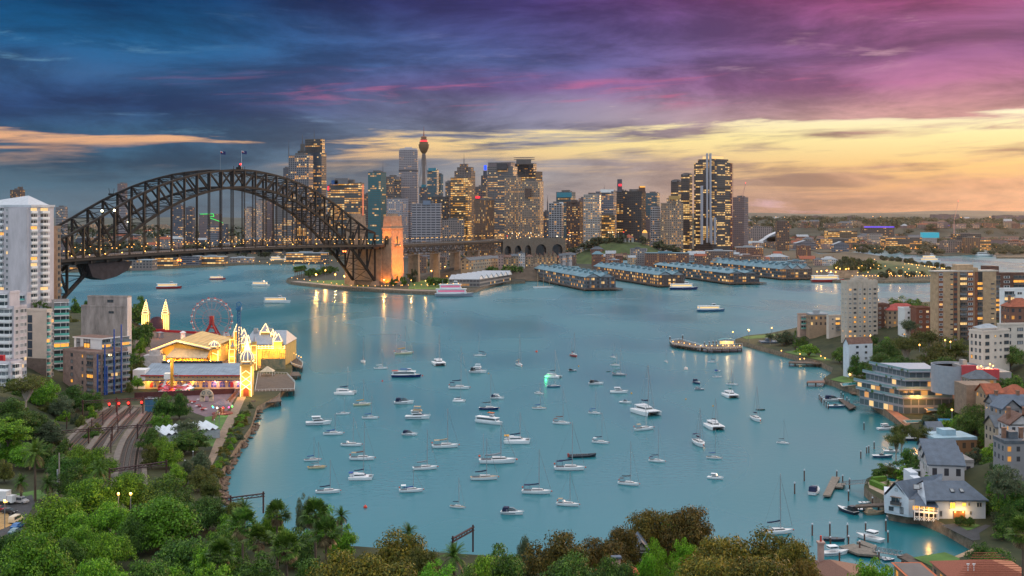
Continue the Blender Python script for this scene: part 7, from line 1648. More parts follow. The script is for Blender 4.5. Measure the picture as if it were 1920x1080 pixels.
flats(1696,1722,1697,580,620,700,white,'white flats with a stepped gable left of the brick tower',[(.3,'win',1.2,1.3,'d'),(.75,'win',1.2,1.3,'d')],3.0);flats(1718,1746,1719,578,622,690,brkr,'red brick flats tucked against the tan brick tower',[(.3,'win',1.6,1.3),(.75,'win',1.6,1.3)],3.0,roof=rbrown)
flats(1495,1530,1500,590,622,770,mat('render_pink',(.46,.32,.26),.8,var=.12),'pink house with turquoise balconies at the water behind the big round tree',[(.25,'bal',4,2.7,'g'),(.7,'win',3,1.4)],3.0);flats(1552,1578,1554,593,628,745,crem,'cream house left of the slim putty tower',[(.3,'win',1.4,1.3),(.7,'bal',3,2.7,'r')],3.0)
hw(1518,1552,588,612,760,'h_tan','flat',riron,'flat roofed house with rooftop terraces behind the big round tree')
# white gabled apartments near the water
P=corner(1581,1592,1636,610);zt,zb=D(0,646,610).z,D(0,698,610).z;r_=thing('apartment_block','white gabled apartment house with a brown roof below the slim putty tower','apartment block',(P[0].x,P[0].y,zb));body(r_,P,zb-5,zt,wbd,par=0);off=V_((-P[0].x,-P[0].y,-zb));L_=(P[1]-P[0]).length;grid(r_,P[0],P[1],zt-12,4,3.0,[(L_*.35,'win',1.6,1.2,{'sub':'d'}),(L_*.72,'win',1.4,1.2,{'sub':'d'})],.1)
k=MB();m1,m2=(P[0]+P[3])/2,(P[1]+P[2])/2;up=3.4;o_=(P[1]-P[0]).normalized()*.4
for dz in(0,-.3):
 k.poly([(P[0].x-o_.x,P[0].y-o_.y,zt+dz),(P[1].x+o_.x,P[1].y+o_.y,zt+dz),(m2.x+o_.x,m2.y+o_.y,zt+up+dz),(m1.x-o_.x,m1.y-o_.y,zt+up+dz)]);k.poly([(m1.x-o_.x,m1.y-o_.y,zt+up+dz),(m2.x+o_.x,m2.y+o_.y,zt+up+dz),(P[2].x+o_.x,P[2].y+o_.y,zt+dz),(P[3].x-o_.x,P[3].y-o_.y,zt+dz)])
k.bd('roof',[rbrown],r_,loc=off);k=MB();k.poly([(P[3].x,P[3].y,zt-.1),(P[0].x,P[0].y,zt-.1),(m1.x,m1.y,zt+up-.2)]);k.bd('gable_wall',[wbd],r_,loc=off)
# white terrace block and cream block
flats(1817,1893,1843,623,684,500,crem,'pale four storey apartment block above the circular driveway',[(.16,'win',2.4,1.6,'d'),(.46,'win',1.1,1.0,'d'),(.66,'win',1.1,1.0,'d'),(.88,'win',2.8,1.6,'d')],3.0,side=[(.2,'win',1.0,1.7),(.5,'win',1.0,1.7),(.8,'win',1.0,1.7)],sub='d',lit=.08)
flats(1876,1935,1879,610,650,530,crem,'cream apartment block with bay windows behind the pale four storey one',[(.25,'win',1.4,1.6,'d'),(.6,'win',3,1.6,'d')],3.0,lit=.2);hw(1838,1878,608,635,545,'h_cream','hip',riron,'low house with a pale blue roof behind the pale four storey block',rh=2)
# circular driveway drum and the red block
c_=D(1800,700,480);zt=D(0,686,480).z;zb=D(0,716,480).z;r_=thing('parking_drum','grey circular driveway drum above the glass terraces','driveway',(c_.x,c_.y+2,zb));k=MB();k.lathe([(9.3,-5),(9.3,zt-zb),(9.0,zt-zb),(9.0,zt-zb-1.0)],(0,4,0),40);k.bd('drum_wall',[mat('drum_grey',(.30,.32,.36),.7,var=.1)],r_);k=MB();k.lathe([(9.0,zt-zb-1.1),(8.9,zt-zb-1)],(0,4,0),40,0);k.bd('deck',[conc],r_)
hw(1803,1828,686,716,478,'h_pink','flat',conc,'coral red rendered block beside the circular driveway',dd=10)
k=MB();a,b=D(1804,711,476),D(1830,686,476);k.box(a.x,475.4,a.z-3,b.x,477.4,b.z+.2);a,b=D(1830,708,477),D(1872,692,477);k.box(a.x,476,a.z-2,b.x,477.6,b.z);tag(k.bd('coral_wall',[mat('coral_red',(.50,.06,.07),.75,var=.12)]),'coral red painted wall beside the circular driveway','wall')
a=D(1845,690,486);k=MB();k.box(a.x-14,478,a.z-6,a.x+8,500,a.z-.6);o=k.bd('driveway',[conc]);o['kind']='structure'
for x,lb in((1851,'white car parked on the upper driveway'),(1843,'silver car parked behind the white one on the upper driveway')):
 p=D(x,687,482);r2=car(960,1000,R(170),(.6,.6,.6)if x>1846 else(.35,.36,.38),lb);r2.location=(p.x,p.y+(0 if x>1846 else 4),a.z-.55)
for x,y,e in((1840,688,900),(1856,684,1600),(1862,687,900),(1806,690,500)):p=D(x,y,478);lamp(p.x,p.y,p.z-4,4,'bright amber lamp at the upper driveway','lamps at the upper driveway',.28,None,e)
# stepped glass terraces
r_=None;base_=D(1722,759,500);r_=thing('terraced_apartments','stepped grey and glass terrace apartments with planted balconies above the pools','apartment block',(base_.x,base_.y,base_.z));off=-V_(base_)
levels=[(1672,1794,759,744,0),(1664,1794,744,730,2.5),(1676,1766,730,716,6),(1683,1757,716,704,10)]
for i,(x0,x1,yb,yt,dy)in enumerate(levels):
 a,b=D(x0,yb,500+dy),D(x1,yb,500+dy);z0,z1=base_.z+3.3*i,base_.z+3.3*(i+1);Q=[V_((a.x+5,a.y)),V_((b.x,b.y)),V_((b.x+3,b.y+26)),V_((a.x-6+dy*.3,b.y+26))]
 k=MB();k.pz(Q,z0-(4 if i==0 else 0),z1-.4,0,1,bay=3.2,fl=3.3);k.bd('storey',[F['glassy'],roofm],r_,loc=off)
 k=MB();c0=sum(Q,V_((0,0)))/4;k.pz([p+(p-c0).normalized()*1.8 for p in Q],z1-.4,z1,0);k.bd('floor_slab',[mat('slab_bluegrey',(.36,.38,.44),.6,var=.1)],r_,loc=off)
 k=MB();E_2=[p+(p-c0).normalized()*1.7 for p in Q]
 for p,q_ in((E_2[3],E_2[0]),(E_2[0],E_2[1])):k.beam((p.x,p.y,z1+.5),(q_.x,q_.y,z1+.5),.06,.95)
 k.bd('glass_rail',[mat('rail_glass2',(.20,.30,.32),.1,var=.1)],r_,loc=off)
 for j in range(9):t_=lr.random();p=E_2[0].lerp(E_2[1],t_)if j%2 else E_2[3].lerp(E_2[0],t_);sb(p.x,p.y+.8,z1-.2,lu(.6,1.1),lu(.8,1.5),lr.choice(['deep','green','olive']),'planter shrub on the balconies of the stepped glass terraces','planter shrubs on the glass terraces',1)
p=D(1716,747,497);glow(r_,p+off+V_((0,-1,.5)),1500,(1,.40,.08));glow(r_,D(1728,747,497)+off+V_((0,-1,.5)),1200,(1,.42,.1));glow(r_,D(1668,740,497)+off+V_((-2,-1,0)),700,(1,.42,.1))
k=MB();a,b=D(1726,701,520),D(1757,693,520);k.box(a.x,520,a.z-4,b.x,521,b.z);tag(k.bd('teal_screen',[mat('screen_teal',(.05,.20,.22),.6,var=.15)]),'teal screen wall left of the circular driveway','wall')
# right edge houses
hw(1818,1868,697,722,455,'h_cream','hip',rslate,'cream cottage with a grey slate roof below the coral red wall',rh=3,chims=0)
k=MB();a,b=D(1812,762,440),D(1858,718,446);k.box(a.x,440,a.z-4,b.x,452,b.z);tag(k.bd('stone_terrace',[mat('stone_terrace_brown',(.26,.18,.13),.9,var=.25,scale=.6)]),'brown stone terrace wall behind the tall thin palm','wall')
for(x0,x1,yt,yb,Y,key,rt,rm,lb,ya)in((1847,1880,731,750,430,'h_tan','gable',rtile,'low house with an orange roof right of the stone terrace',.1),(1886,1935,727,752,432,'h_tan','hip',rtile,'house with a broad orange tiled roof at the right edge',0),(1866,1930,743,776,405,'h_grey','gable',slateb,'house with a dark blue slate roof and brick chimneys at the right edge',0),(1876,1915,752,780,395,'h_grey','gablef',slateb,'smaller slate gable in front of the blue slate roof',.1),
 (1866,1903,782,832,372,'h_cream','gable',rslate,'tall cream rendered house with a mixed slate roof',.05),(1893,1940,776,855,352,'h_white','gablef',rbrown,'tall white terrace house with dormers at the right edge',0),(1884,1935,826,870,330,'h_grey','flat',rslate,'grey balcony house at the right edge below the white terrace house',0),
 (1747,1830,820,846,405,'h_orange','flat',mat('roof_paleblue',(.32,.46,.54),.5,var=.2,scale=.3),'orange brick bungalow with a pale blue flat roof',.12),(1742,1770,804,822,430,'h_grey','gable',slateb,'small shed with a dark slate roof behind the leaning trees',.1)):
 hw(x0,x1,yt,yb,Y,key,rt,rm,lb,ya,rh=None if rt=='flat' else 3.2,chims=2 if 'chimneys' in lb or 'white terrace' in lb else 0)
# three gabled white townhouses
for j,(x,y)in enumerate(((1780,882),(1773,868),(1768,855))):
 Yq=352+j*11;a=D(x,y+8,Yq);r2=house(a.x,Yq+5,a.z-1.4,10.2,10.6,4.4,R(-10),'gable','h_white',slateb,('nearest','middle','farthest')[j]+' of the three joined white townhouses with dark gabled roofs','joined white townhouses',rh=2.9,chims=0,name='townhouse',base=6)
a=D(1745,893,348);k=MB();k.box(a.x-5,346,a.z-4,a.x-2.5,352,a.z-.6);k.box(a.x-4.4,353,a.z-4,a.x-2,359,a.z);tag(k.bd('garden_terrace',[wbd]),'stepped white garden terraces left of the joined townhouses','terrace')
for j in range(6):p=D(1738+j*2,898-j*7,346+j*5);sb(p.x,p.y,p.z-.6,1.3,1.2,'bright','clipped hedge on the white garden terraces','hedges on the garden terraces',1)
hw(1786,1826,862,893,362,'h_white','flat',conc,'white wall and paved court right of the joined townhouses',dd=14)
# the white boathouse
a=W(1674,952,3);b_pt=W(1762,978,3)
bh=thing('boathouse','big white weatherboard boathouse with slate blue gabled roofs at the water','boathouse',(0,0,0));zf=3.0
Yb=327;s_=Yb/FPX
def bx_(x):return(x-960)*s_
A0,A1=bx_(1756),bx_(1848);ez,rz_=8.5,12.2
k=MB();FP=[V_((A0,Yb)),V_((A1,Yb)),V_((A1-1,Yb+13)),V_((A0-1,Yb+13))];k.pz(FP,0,ez,0);GP=[V_((bx_(1673),Yb+9)),V_((bx_(1722),Yb+5)),V_((bx_(1800),Yb+20)),V_((bx_(1760),Yb+26))]
k.pz([V_((bx_(1678),Yb+9)),V_((bx_(1712),Yb+4)),V_((A0,Yb+3)),V_((A0,Yb+16)),V_((bx_(1700),Yb+20))],2.4,7.4,0,bottom=True);k.bd('walls',[wbd],bh)
k=MB();mid=Yb+6.5
for dz in(0,-.3):
 k.poly([(A0-3.2,Yb-.8,ez-.2+dz),(A1+.7,Yb-.8,ez-.2+dz),(A1-3.4,mid,rz_+dz),(A0-1.5,mid,rz_+dz)]);k.poly([(A0-1.5,mid,rz_+dz),(A1-3.4,mid,rz_+dz),(A1+.7,Yb+14,ez-.2+dz),(A0-3.2,Yb+14,ez-.2+dz)]);k.poly([(A1+.7,Yb-.8,ez-.2+dz),(A1+.7,Yb+14,ez-.2+dz),(A1-3.4,mid,rz_+dz)])
g0,g1,g2_,g3=V_((bx_(1677.6),Yb+8.8)),V_((bx_(1712.4),Yb+3.85)),V_((A0+2,Yb+12)),V_((A0-4,Yb+19));m0,m1=(g0+g1)/2,V_((A0+8,Yb+17))
for dz in(0,-.3):
 k.poly([(g1.x,g1.y,7.6+dz),(A0+2,Yb+3,7.6+dz),(m1.x,m1.y,11.9+dz),(m0.x-.8,m0.y-.4,11.9+dz)]);k.poly([(m0.x-.8,m0.y-.4,11.9+dz),(m1.x,m1.y,11.9+dz),(g3.x+8,g3.y+6,7.6+dz),(g0.x,g0.y+1,7.6+dz)])
k.bd('roof',[slateb],bh)
k=MB();k.poly([(A0-1.4,mid,rz_-.3),(A0-3,Yb-.4,ez-.3),(A0-3,Yb+13.4,ez-.3)][::-1]);k.poly([(A0-3.0,Yb-.4,3.6),(A0-3.0,Yb-.4,ez),(A0-3.0,Yb+4,ez),(A0-3.0,Yb+4,3.6)]);k.poly([(g0.x+.2,g0.y-.2,3.0),(g1.x,g1.y-.2,3.0),(g1.x,g1.y-.2,7.6),(m0.x,m0.y-.3,11.6),(g0.x+.2,g0.y-.2,7.6)]);k.bd('gable_walls',[wbd],bh);k=MB();k.pz([V_((bx_(1688),Yb+10)),V_((bx_(1714),Yb+6.5)),V_((A0,Yb+5)),V_((A0,Yb+16)),V_((bx_(1700),Yb+18))],-1,2.4,0);k.bd('stone_base',[sea_stone],bh)
k=MB();k.poly([(bx_(1716),Yb+.2,6.6),(A0+.2,Yb-1.6,6.4),(A0+.2,Yb+4,8.6),(bx_(1728),Yb+5.6,8.2)]);k.bd('verandah_roof',[slateb],bh)
k=MB();v0,v1=V_((bx_(1716),Yb+.6)),V_((A0,Yb-1.4));dv=v1-v0
for j in range(6):q_=v0+dv*j/5;k.beam((q_.x,q_.y,2.4),(q_.x,q_.y,6.5),.2,.2)
for z_ in(4.9,5.7):k.beam((v0.x,v0.y,z_),(v1.x,v1.y,z_),.14,.14 if z_>5 else .5)
for j in range(10):p,q_=v0+dv*j/10,v0+dv*(j+1)/10;k.beam((p.x,p.y,2.5),(q_.x,q_.y,3.4),.1,.1);k.beam((p.x,p.y,3.4),(q_.x,q_.y,2.5),.1,.1)
k.beam((v0.x,v0.y,3.5),(v1.x,v1.y,3.5),.1,.12);k.bd('verandah_frame',[white],bh)
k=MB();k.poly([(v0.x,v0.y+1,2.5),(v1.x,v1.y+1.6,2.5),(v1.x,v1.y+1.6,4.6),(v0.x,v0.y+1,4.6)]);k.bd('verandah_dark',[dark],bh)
for j in range(4):q_=v0+dv*(j+.5)/4.4;k=MB();k.box(q_.x-.8,q_.y+1.1,5.2,q_.x+.8,q_.y+1.3,6.2);k.bd('verandah_window',[litw if j in(0,2,3)else glass],bh)
bh.location=(0,0,0)
q0,q1=V_((A0,Yb-.02)),V_((A1,Yb-.02));cx=lambda px_:bx_(px_)-A0
for px_,z_,w,h,lit_ in((1786,6.7,1.7,1.9,1),(1807.5,7.0,1.2,1.1,1),(1817,7.0,.5,1.0,0),(1836,6.9,1.6,1.4,0),(1820,4.6,.6,1.1,0),(1764,4.4,.8,1.9,0)):
 o=ow(bh,q0,q1,z_,cx(px_),'win',w,h,0);o.material_slots[1].link='OBJECT';o.material_slots[1].material=mat('lit_yellow',(.4,.25,.05),.4,var=0,emit=(1,.56,.05),es=1.6)if lit_ else glass
k=MB();c_=bx_(1798);k.box(c_-1.6,Yb-.35,3,c_+1.6,Yb-.05,5.2);k.bd('front_door',[mat('door_brown',(.16,.07,.03),.6)],bh)
for px_ in(1790,1805):k=MB();k.ball((bx_(px_),Yb-.4,5.0),.22,6);k.bd('wall_lamp',[bulb],bh);glow(bh,(bx_(px_),Yb-1.2,5.0),300,(1,.55,.15))
for px_,py_ in((1784,912),(1802,912)):p=D(px_,py_,Yb+3);k=MB();k.M=Matrix.Translation((p.x,Yb+2.6,10.25))@Matrix.Rotation(mh.atan2(rz_-ez+.2,7.3),4,'X');k.box(-.55,-.75,0,.55,.75,.14,0);k.box(-.42,-.6,.14,.42,.6,.18,1);k.bd('skylight',[framed,glassb],bh)
for u_ in(.22,.34):p=V_((m0.x,m0.y,0)).lerp(V_((m1.x,m1.y,0)),u_);k=MB();k.M=Matrix.Translation((p.x+1.5,p.y-3.6,10.6))@Matrix.Rotation(R(-14),4,'Z')@Matrix.Rotation(R(38),4,'X');k.box(-.9,-.9,0,.9,.9,.2,0);k.box(-.75,-.75,.2,.75,.75,.24,1);k.bd('skylight',[framed,glassb],bh)
gl=(g1-g0).length;dn=(g1-g0).normalized();nn=V_((dn.y,-dn.x))*.1;g0,g1=g0+nn,g1+nn
for u_,z_,kd,w,h in((gl*.5,6.6,'bal',3.0,2.4),(gl*.5,9.6,'win',.8,.8),(gl*.28,4.0,'win',1.4,1.2),(gl*.72,4.0,'win',1.1,1.9)):ow(bh,g0,g1,z_,u_,kd,w,h,0,.9,'b' if kd=='bal' else 'd')
glow(bh,(bx_(1736),Yb-2.2,5.2),500,(1,.5,.12))
# seawall details, pools, lawns, paths on the right
patch('beach',[(1826,1023),(1832,1040),(1778,1056),(1742,1062),(1742,1056),(1786,1040)],mat('beach_sand',(.36,.25,.16),.95,var=.2),3,-.6)
patch('lawn',[(1712,1046),(1772,1036),(1800,1048),(1792,1068),(1766,1076),(1745,1062)],grass,3,.12);patch('lawn',[(1786,986),(1828,982),(1838,985),(1822,993),(1800,996)],grass,3,.05);patch('path',[(1765,985),(1790,982),(1815,996),(1848,984),(1858,986),(1836,1000),(1838,1012),(1824,1014)],tarmac,3,.09)
patch('lawn',[(1555,712),(1580,705),(1622,708),(1628,718),(1600,722),(1575,716)],grass,3,.12);patch('lawn',[(1470,660),(1500,656),(1545,670),(1560,676),(1540,676),(1500,667)],grass,3,.12);patch('lawn',[(1390,632),(1440,627),(1475,624),(1445,633),(1400,636)],grass,3,.12)
patch('terrace',[(1640,752),(1656,750),(1690,778),(1712,790),(1700,802),(1672,778)],mat('paving_terracotta',(.34,.15,.085),.85,var=.2),3,.14);patch('lawn',[(1732,792),(1752,788),(1758,800),(1738,804)],grass,3,.14)
patch('terrace',[(1628,905),(1650,892),(1690,886),(1696,905),(1674,925),(1660,930),(1630,915)],mat('paving_sand',(.40,.30,.22),.85,var=.2),3,.10)
poolm=mat('pool_water',(.01,.22,.26),.08,var=.15);poolb=mat('pool_blue',(.02,.20,.36),.08,var=.15);coping=mat('pool_coping',(.45,.36,.28),.8,var=.15)
def pool(pts,m,label,z=3):
 P=[W(a,b,z+.3)for a,b in pts];c=sum(P,V_())/4;r_=thing('swimming_pool',label,'pool',(c.x,c.y,z));off=-V_(r_.location);P2=[p.to_2d()for p in P];P2=P2 if sum((a.x*b.y-b.x*a.y)for a,b in zip(P2,P2[1:]+P2[:1]))>0 else P2[::-1]
 k=MB();k.poly([(p.x,p.y,z+.3)for p in P2]);k.bd('pool_water',[m],r_,loc=off);k=MB()
 for a,b in zip(P2,P2[1:]+P2[:1]):k.beam((a.x,a.y,z+.25),(b.x,b.y,z+.25),.6,.3)
 k.bd('coping',[coping],r_,loc=off)
pool([(1576,719),(1608,716),(1612,721),(1580,724)],poolm,'green pool on the sandstone point by the lower jetty');pool([(1694,788),(1734,787),(1742,791),(1700,793)],poolm,'turquoise pool above the seawall below the terraced apartments');pool([(1733,764),(1780,764),(1782,769),(1740,770)],poolb,'bright blue pool beside the terraced apartments',5);pool([(1734,798),(1752,800),(1750,804),(1732,801)],poolm,'small green pool by the blue cubby house');pool([(1658,892),(1688,893),(1680,904),(1664,903)],poolm,'turquoise pool in the terrace left of the boathouse')
for pts in([(1634,909),(1660,920)],[(1636,904),(1660,902)],[(1654,752),(1668,759)],[(1668,760),(1680,768)]):
 a,b=W(*pts[0],3),W(*pts[1],3);k=MB();k.beam((a.x,a.y,3.8),(b.x,b.y,3.8),1.6,1.6);tag(k.bd('clipped_hedge',[mat('hedge_green',(.075,.17,.012),.9,var=.35,scale=2,bump=.4)]),'bright green clipped hedge on the waterside terraces','hedge','clipped waterside hedges')
p=W(1705,888,5);r_=thing('garden_pavilion','garden pavilion with a flat pale roof between the pool and the townhouses','pavilion',(p.x,p.y,3));k=MB();k.pz(rect((0,0),(1,.1),3.4,2.4),3.2,3.5,0);k.bd('roof',[mat('roof_palegrey',(.48,.52,.55),.5,var=.1)],r_);k=MB()
for sx_ in(-3,3):
 for sy in(-2,2):k.beam((sx_,sy,0),(sx_,sy,3.2),.2,.2)
k.box(-3,.8,0,3,2.2,3.1);k.bd('posts',[steel],r_)
p=W(1771,799,4);r_=thing('cubby_house','tiny blue roofed cubby house by the small green pool','hut',p);k=MB();k.box(-1.3,-1,-1,1.3,1,2);k.bd('walls',[mat('cubby_dark',(.12,.10,.10),.8)],r_);k=MB();a_,b_=gable(k,V_((-1.8,-1.4)),V_((1,0)),V_((0,1)),3.6,2.8,2,3);k.bd('roof',[mat('cubby_blue',(.02,.20,.38),.6)],r_)
# sandstone ledge rocks
for j in range(26):p=W(1600+lu(0,40),733+lu(-1,5),.8);o=bpy.data.objects.new('rock',rk[j%5]);COL.objects.link(o);o.location=(p.x,p.y,.6);s2=lu(.9,2.2);o.scale=(s2*1.5,s2,s2*.6);o.rotation_euler=(0,0,lu(0,6));tag(o,'flat sandstone boulder below the garden point','rock','boulders below the garden point')
# jetties, pontoons and piles
deck('jetty',[(1255,640),(1275,637),(1320,650),(1312,653),(1262,646)],2.4,'lit ferry pontoon at the end of the long jetty',rail=True)
deck('jetty',[(1312,651),(1318,648),(1392,647),(1392,653),(1330,655)],2.6,'long lit jetty reaching from the restaurant',rail=True)
deck('jetty',[(1478,680),(1480,677),(1545,678),(1545,682)],2.2,'short jetty below the lit lawn');deck('jetty',[(1512,717),(1514,714),(1546,713),(1546,717)],2.2,'short red decked jetty at the sandstone point',m=mat('deck_red',(.22,.12,.09),.85));deck('pontoon',[(1572,748),(1580,748),(1606,762),(1594,767)],1.2,'grey pontoon holding two moored cruisers',pile=False)
deck('pontoon',[(1543,928),(1560,893),(1575,894),(1557,929)],1.0,'weathered timber pontoon left of the walled pool terrace',pile=False,m=mat('timber_grey',(.20,.17,.14),.9,var=.3,scale=1.5));deck('pontoon',[(1566,912),(1570,906),(1586,905),(1580,913)],1.0,'small landing at the foot of the gangway beside the weathered pontoon',pile=False,m=MATS['timber_grey'])
deck('jetty',[(1604,950),(1604,946),(1690,940),(1692,946)],2.4,'narrow pier with blue dinghy racks left of the boathouse');deck('pontoon',[(1688,964),(1694,958),(1730,962),(1737,970),(1700,972)],.9,'raft carrying bright kayaks beside the boathouse',pile=False)
deck('pontoon',[(1573,1024),(1600,1019),(1640,1030),(1646,1041),(1608,1038)],1.0,'large timber pontoon in the cove',pile=False,m=MATS['timber_grey']);deck('pontoon',[(1606,1016),(1614,1012),(1644,1023),(1640,1030)],1.0,'narrow pontoon arm beside the white fishing boat',pile=False,m=MATS['timber_grey']);deck('jetty',[(1682,1042),(1700,1037),(1742,1060),(1728,1066)],2.8,'dark plank jetty at the edge of the little lawn')
def gangway(x0,y0,z0,x1,y1,z1,label):
 a,b=W(x0,y0,z0),W(x1,y1,z1);c=(a+b)/2;r_=thing('gangway',label,'gangway',c);off=-c;k=MB();k.beam(a,b,1.2,.12);k.bd('walkway',[conc],r_,loc=off)
 n=10;d=(b-a).to_2d().normalized();nn=V_((-d.y,d.x,0))*.6
 for sg in(-1,1):
  k=MB();k.beam(a+nn*sg+V_((0,0,1.1)),b+nn*sg+V_((0,0,1.1)),.09,.09)
  for j in range(n):p,q_=a.lerp(b,j/n)+nn*sg,a.lerp(b,(j+1)/n)+nn*sg;k.beam(p,p+V_((0,0,1.1)),.07,.07);k.beam(p+V_((0,0,1.1 if j%2 else 0)),q_+V_((0,0,0 if j%2 else 1.1)),.06,.06)
  k.bd('lattice_rail',[steel],r_,loc=off)
gangway(1580,909,1.1,1624,906,3.2,'lattice gangway from the weathered pontoon to the walled terrace');gangway(1600,757,1.2,1634,750,3.2,'pale gangway from the cruiser pontoon to the terracotta terrace');gangway(1640,1034,1.1,1690,1042,3,'lattice gangway from the big cove pontoon to the plank jetty')
plm=MB();plm.tube((0,0,-3),(0,0,.86),1,8,0);plm.tube((0,0,.86),(0,0,.98),1.08,8,1);plm.tube((0,0,.98),(0,0,1.0),1.08,8,1,r2=.3);plmesh=plm.mesh('pile',[mat('pile_brown',(.12,.065,.05),.9,var=.4,scale=1.5),mat('pile_cap',(.62,.64,.68),.6,var=0)])
def pile(x,yb,h,lb,grp,r=.22):p=W(x,yb,0);o=bpy.data.objects.new('mooring_pile',plmesh);COL.objects.link(o);o.location=p;o.scale=(r,r,h);tag(o,lb,'pile',grp)
for(x,y,h)in((1508,902,4),(1490,926,3.8)):pile(x,y,h,'brown mooring pile standing alone left of the weathered pontoon','lone piles in the open water')
for(x,y,h)in((1614,860,3),(1625,850,2.6),(1629,849,2.8),(1639,842,3),(1620,806,3.2)):pile(x,y,h,'white capped pile in the water off the leaning trees','piles off the leaning trees')
for(x,y,h)in((1569,898,3),(1580,904,2.4),(1593,916,3.4),(1591,939,3.4),(1636,950,3),(1652,950,2),(1658,950,2)):pile(x,y,h,'pile by the gangway and pier left of the boathouse','piles left of the boathouse')
for(x,y,h)in((1523,1004,3.4),(1556,1006,4),(1589,1008,4),(1623,996,2.6),(1661,996,3.4),(1665,1017,3.2),(1591,1026,3.2),(1557,1024,2.6),(1612,1034,3),(1621,1017,2.6),(1574,1052,2.6),(1648,1050,2.4)):pile(x,y,h,'tall capped pile around the cove pontoons','piles around the cove pontoons')
for(x,y,h)in((1536,750,3),(1539,753,3),(1541,756,3),(1545,760,3),(1549,764,3),(1553,767,3),(1577,746,3),(1581,750,3),(1588,756,3),(1592,761,3)):pile(x,y,h,'pile beside the cruiser pontoon','piles at the cruiser pontoon')
for(x,y,h)in((1256,641,4),(1280,638,4),(1278,652,3.4),(1303,650,3.2),(1321,649,3),(1330,648,3),(1337,647,3),(1343,647,3)):pile(x,y,h,'grey pile around the lit ferry pontoon','piles at the ferry pontoon',.4)
for j in range(13):p=W(1262+j*10.4,645+min(8,j*1.6),2.6);lamp(p.x,p.y,2.5,1.6,'low amber light along the ferry pontoon and jetty','lights along the long jetty',.3,None,150 if j%2==0 else 0)
p=W(1363,648,2.6);r_=thing('jetty_shelter','curved teal roofed shelter glowing on the long jetty','shelter',(p.x,p.y,2.6));k=MB();n_=10
for j in range(n_):t0,t1=j/n_,(j+1)/n_;f_=lambda t:3.2+1.6*mh.sin(mh.pi*(t*.8+.1));k.poly([(-5.6+11.2*t0,-2.4,f_(t0)),(-5.6+11.2*t1,-2.4,f_(t1)),(-5.6+11.2*t1,2.4,f_(t1)),(-5.6+11.2*t0,2.4,f_(t0))])
k.bd('curved_roof',[mat('roof_teal',(.06,.22,.24),.5,var=.15)],r_);k=MB()
for x in(-5,-1.7,1.7,5):
 for y in(-2,2):k.beam((x,y,0),(x,y,3.6),.2,.2)
k.bd('posts',[steel],r_);k=MB();k.box(-4.6,1.4,.8,4.6,1.6,2.8);k.bd('lit_panel',[litw2],r_);glow(r_,(0,-1,2.4),1600,(1,.68,.3))
hw(1396,1432,639,652,795,'h_grey','gable',slateb,'long blue waterside restaurant wing left of its darker half',rh=1.8,name='restaurant',dd=9);hw(1428,1462,641,657,770,'h_orange','flat',slateb,'dark blue restaurant hall with orange lit windows on the sea wall',name='restaurant',dd=9)
for(x,y,h,e)in((1404,640,7,3500),(1374,640,6,700),(1447,632,6,900)):p=W(x,y,3);lamp(p.x,p.y,3,h,'bright orange lamp post by the waterside restaurant','lamp posts by the restaurant',.5,None,e)
for(x,y)in((1465,662),(1500,668),(1539,672),(1547,676),(1500,678),(1508,677),(1545,650),(1555,648),(1594,708),(1543,648)):p=W(x,y,3);lamp(p.x,p.y,3,1.2,'low amber garden light along the waterside lawns','garden lights on the waterside lawns',.34,None,200)
for(x,y,Y)in((1627,634,640),(1632,630,640),(1772,639,560),(1782,642,560),(1696,628,640),(1854,748,420),(1904,962,330),(1896,965,330),(1785,770,430),(1724,648,560)):p=D(x,y,Y);lamp(p.x,p.y,p.z-3,3,'warm lamp glowing among the trees on the right slope','lamps among the right hand trees',.36,None,700)
# kayaks on the raft
for j,(x,y,c,nm)in enumerate(((1692,965,(.55,.03,.04),'red'),(1706,962,(.70,.22,.01),'orange'),(1714,964,(.02,.22,.26),'teal'),(1722,967,(.68,.25,.01),'amber'))):
 p=W(x,y,1.4);r_=thing('kayak',nm+' kayak lying on the raft beside the boathouse','kayak',(p.x,p.y,1.0),R(18+j*3));k=MB();n_=8
 for i in range(n_):
  x0,x1=-1.9+3.8*i/n_,-1.9+3.8*(i+1)/n_;w0,w1=.42*mh.sin(mh.pi*i/n_)**.6+.02,.42*mh.sin(mh.pi*(i+1)/n_)**.6+.02
  k.poly([(x0,-w0,.25),(x1,-w1,.25),(x1,0,.5),(x0,0,.5)]);k.poly([(x0,0,.5),(x1,0,.5),(x1,w1,.25),(x0,w0,.25)]);k.poly([(x0,-w0,.25),(x0,0,.0),(x1,0,.0),(x1,-w1,.25)])
 k.bd('hull',[mat('kayak_'+nm,c,.4,var=.05)],r_);k=MB();k.lathe([(.3,.46),(.26,.54)],(0,0,0),10,0,(1.3,.8));k.bd('cockpit_rim',[dark],r_)
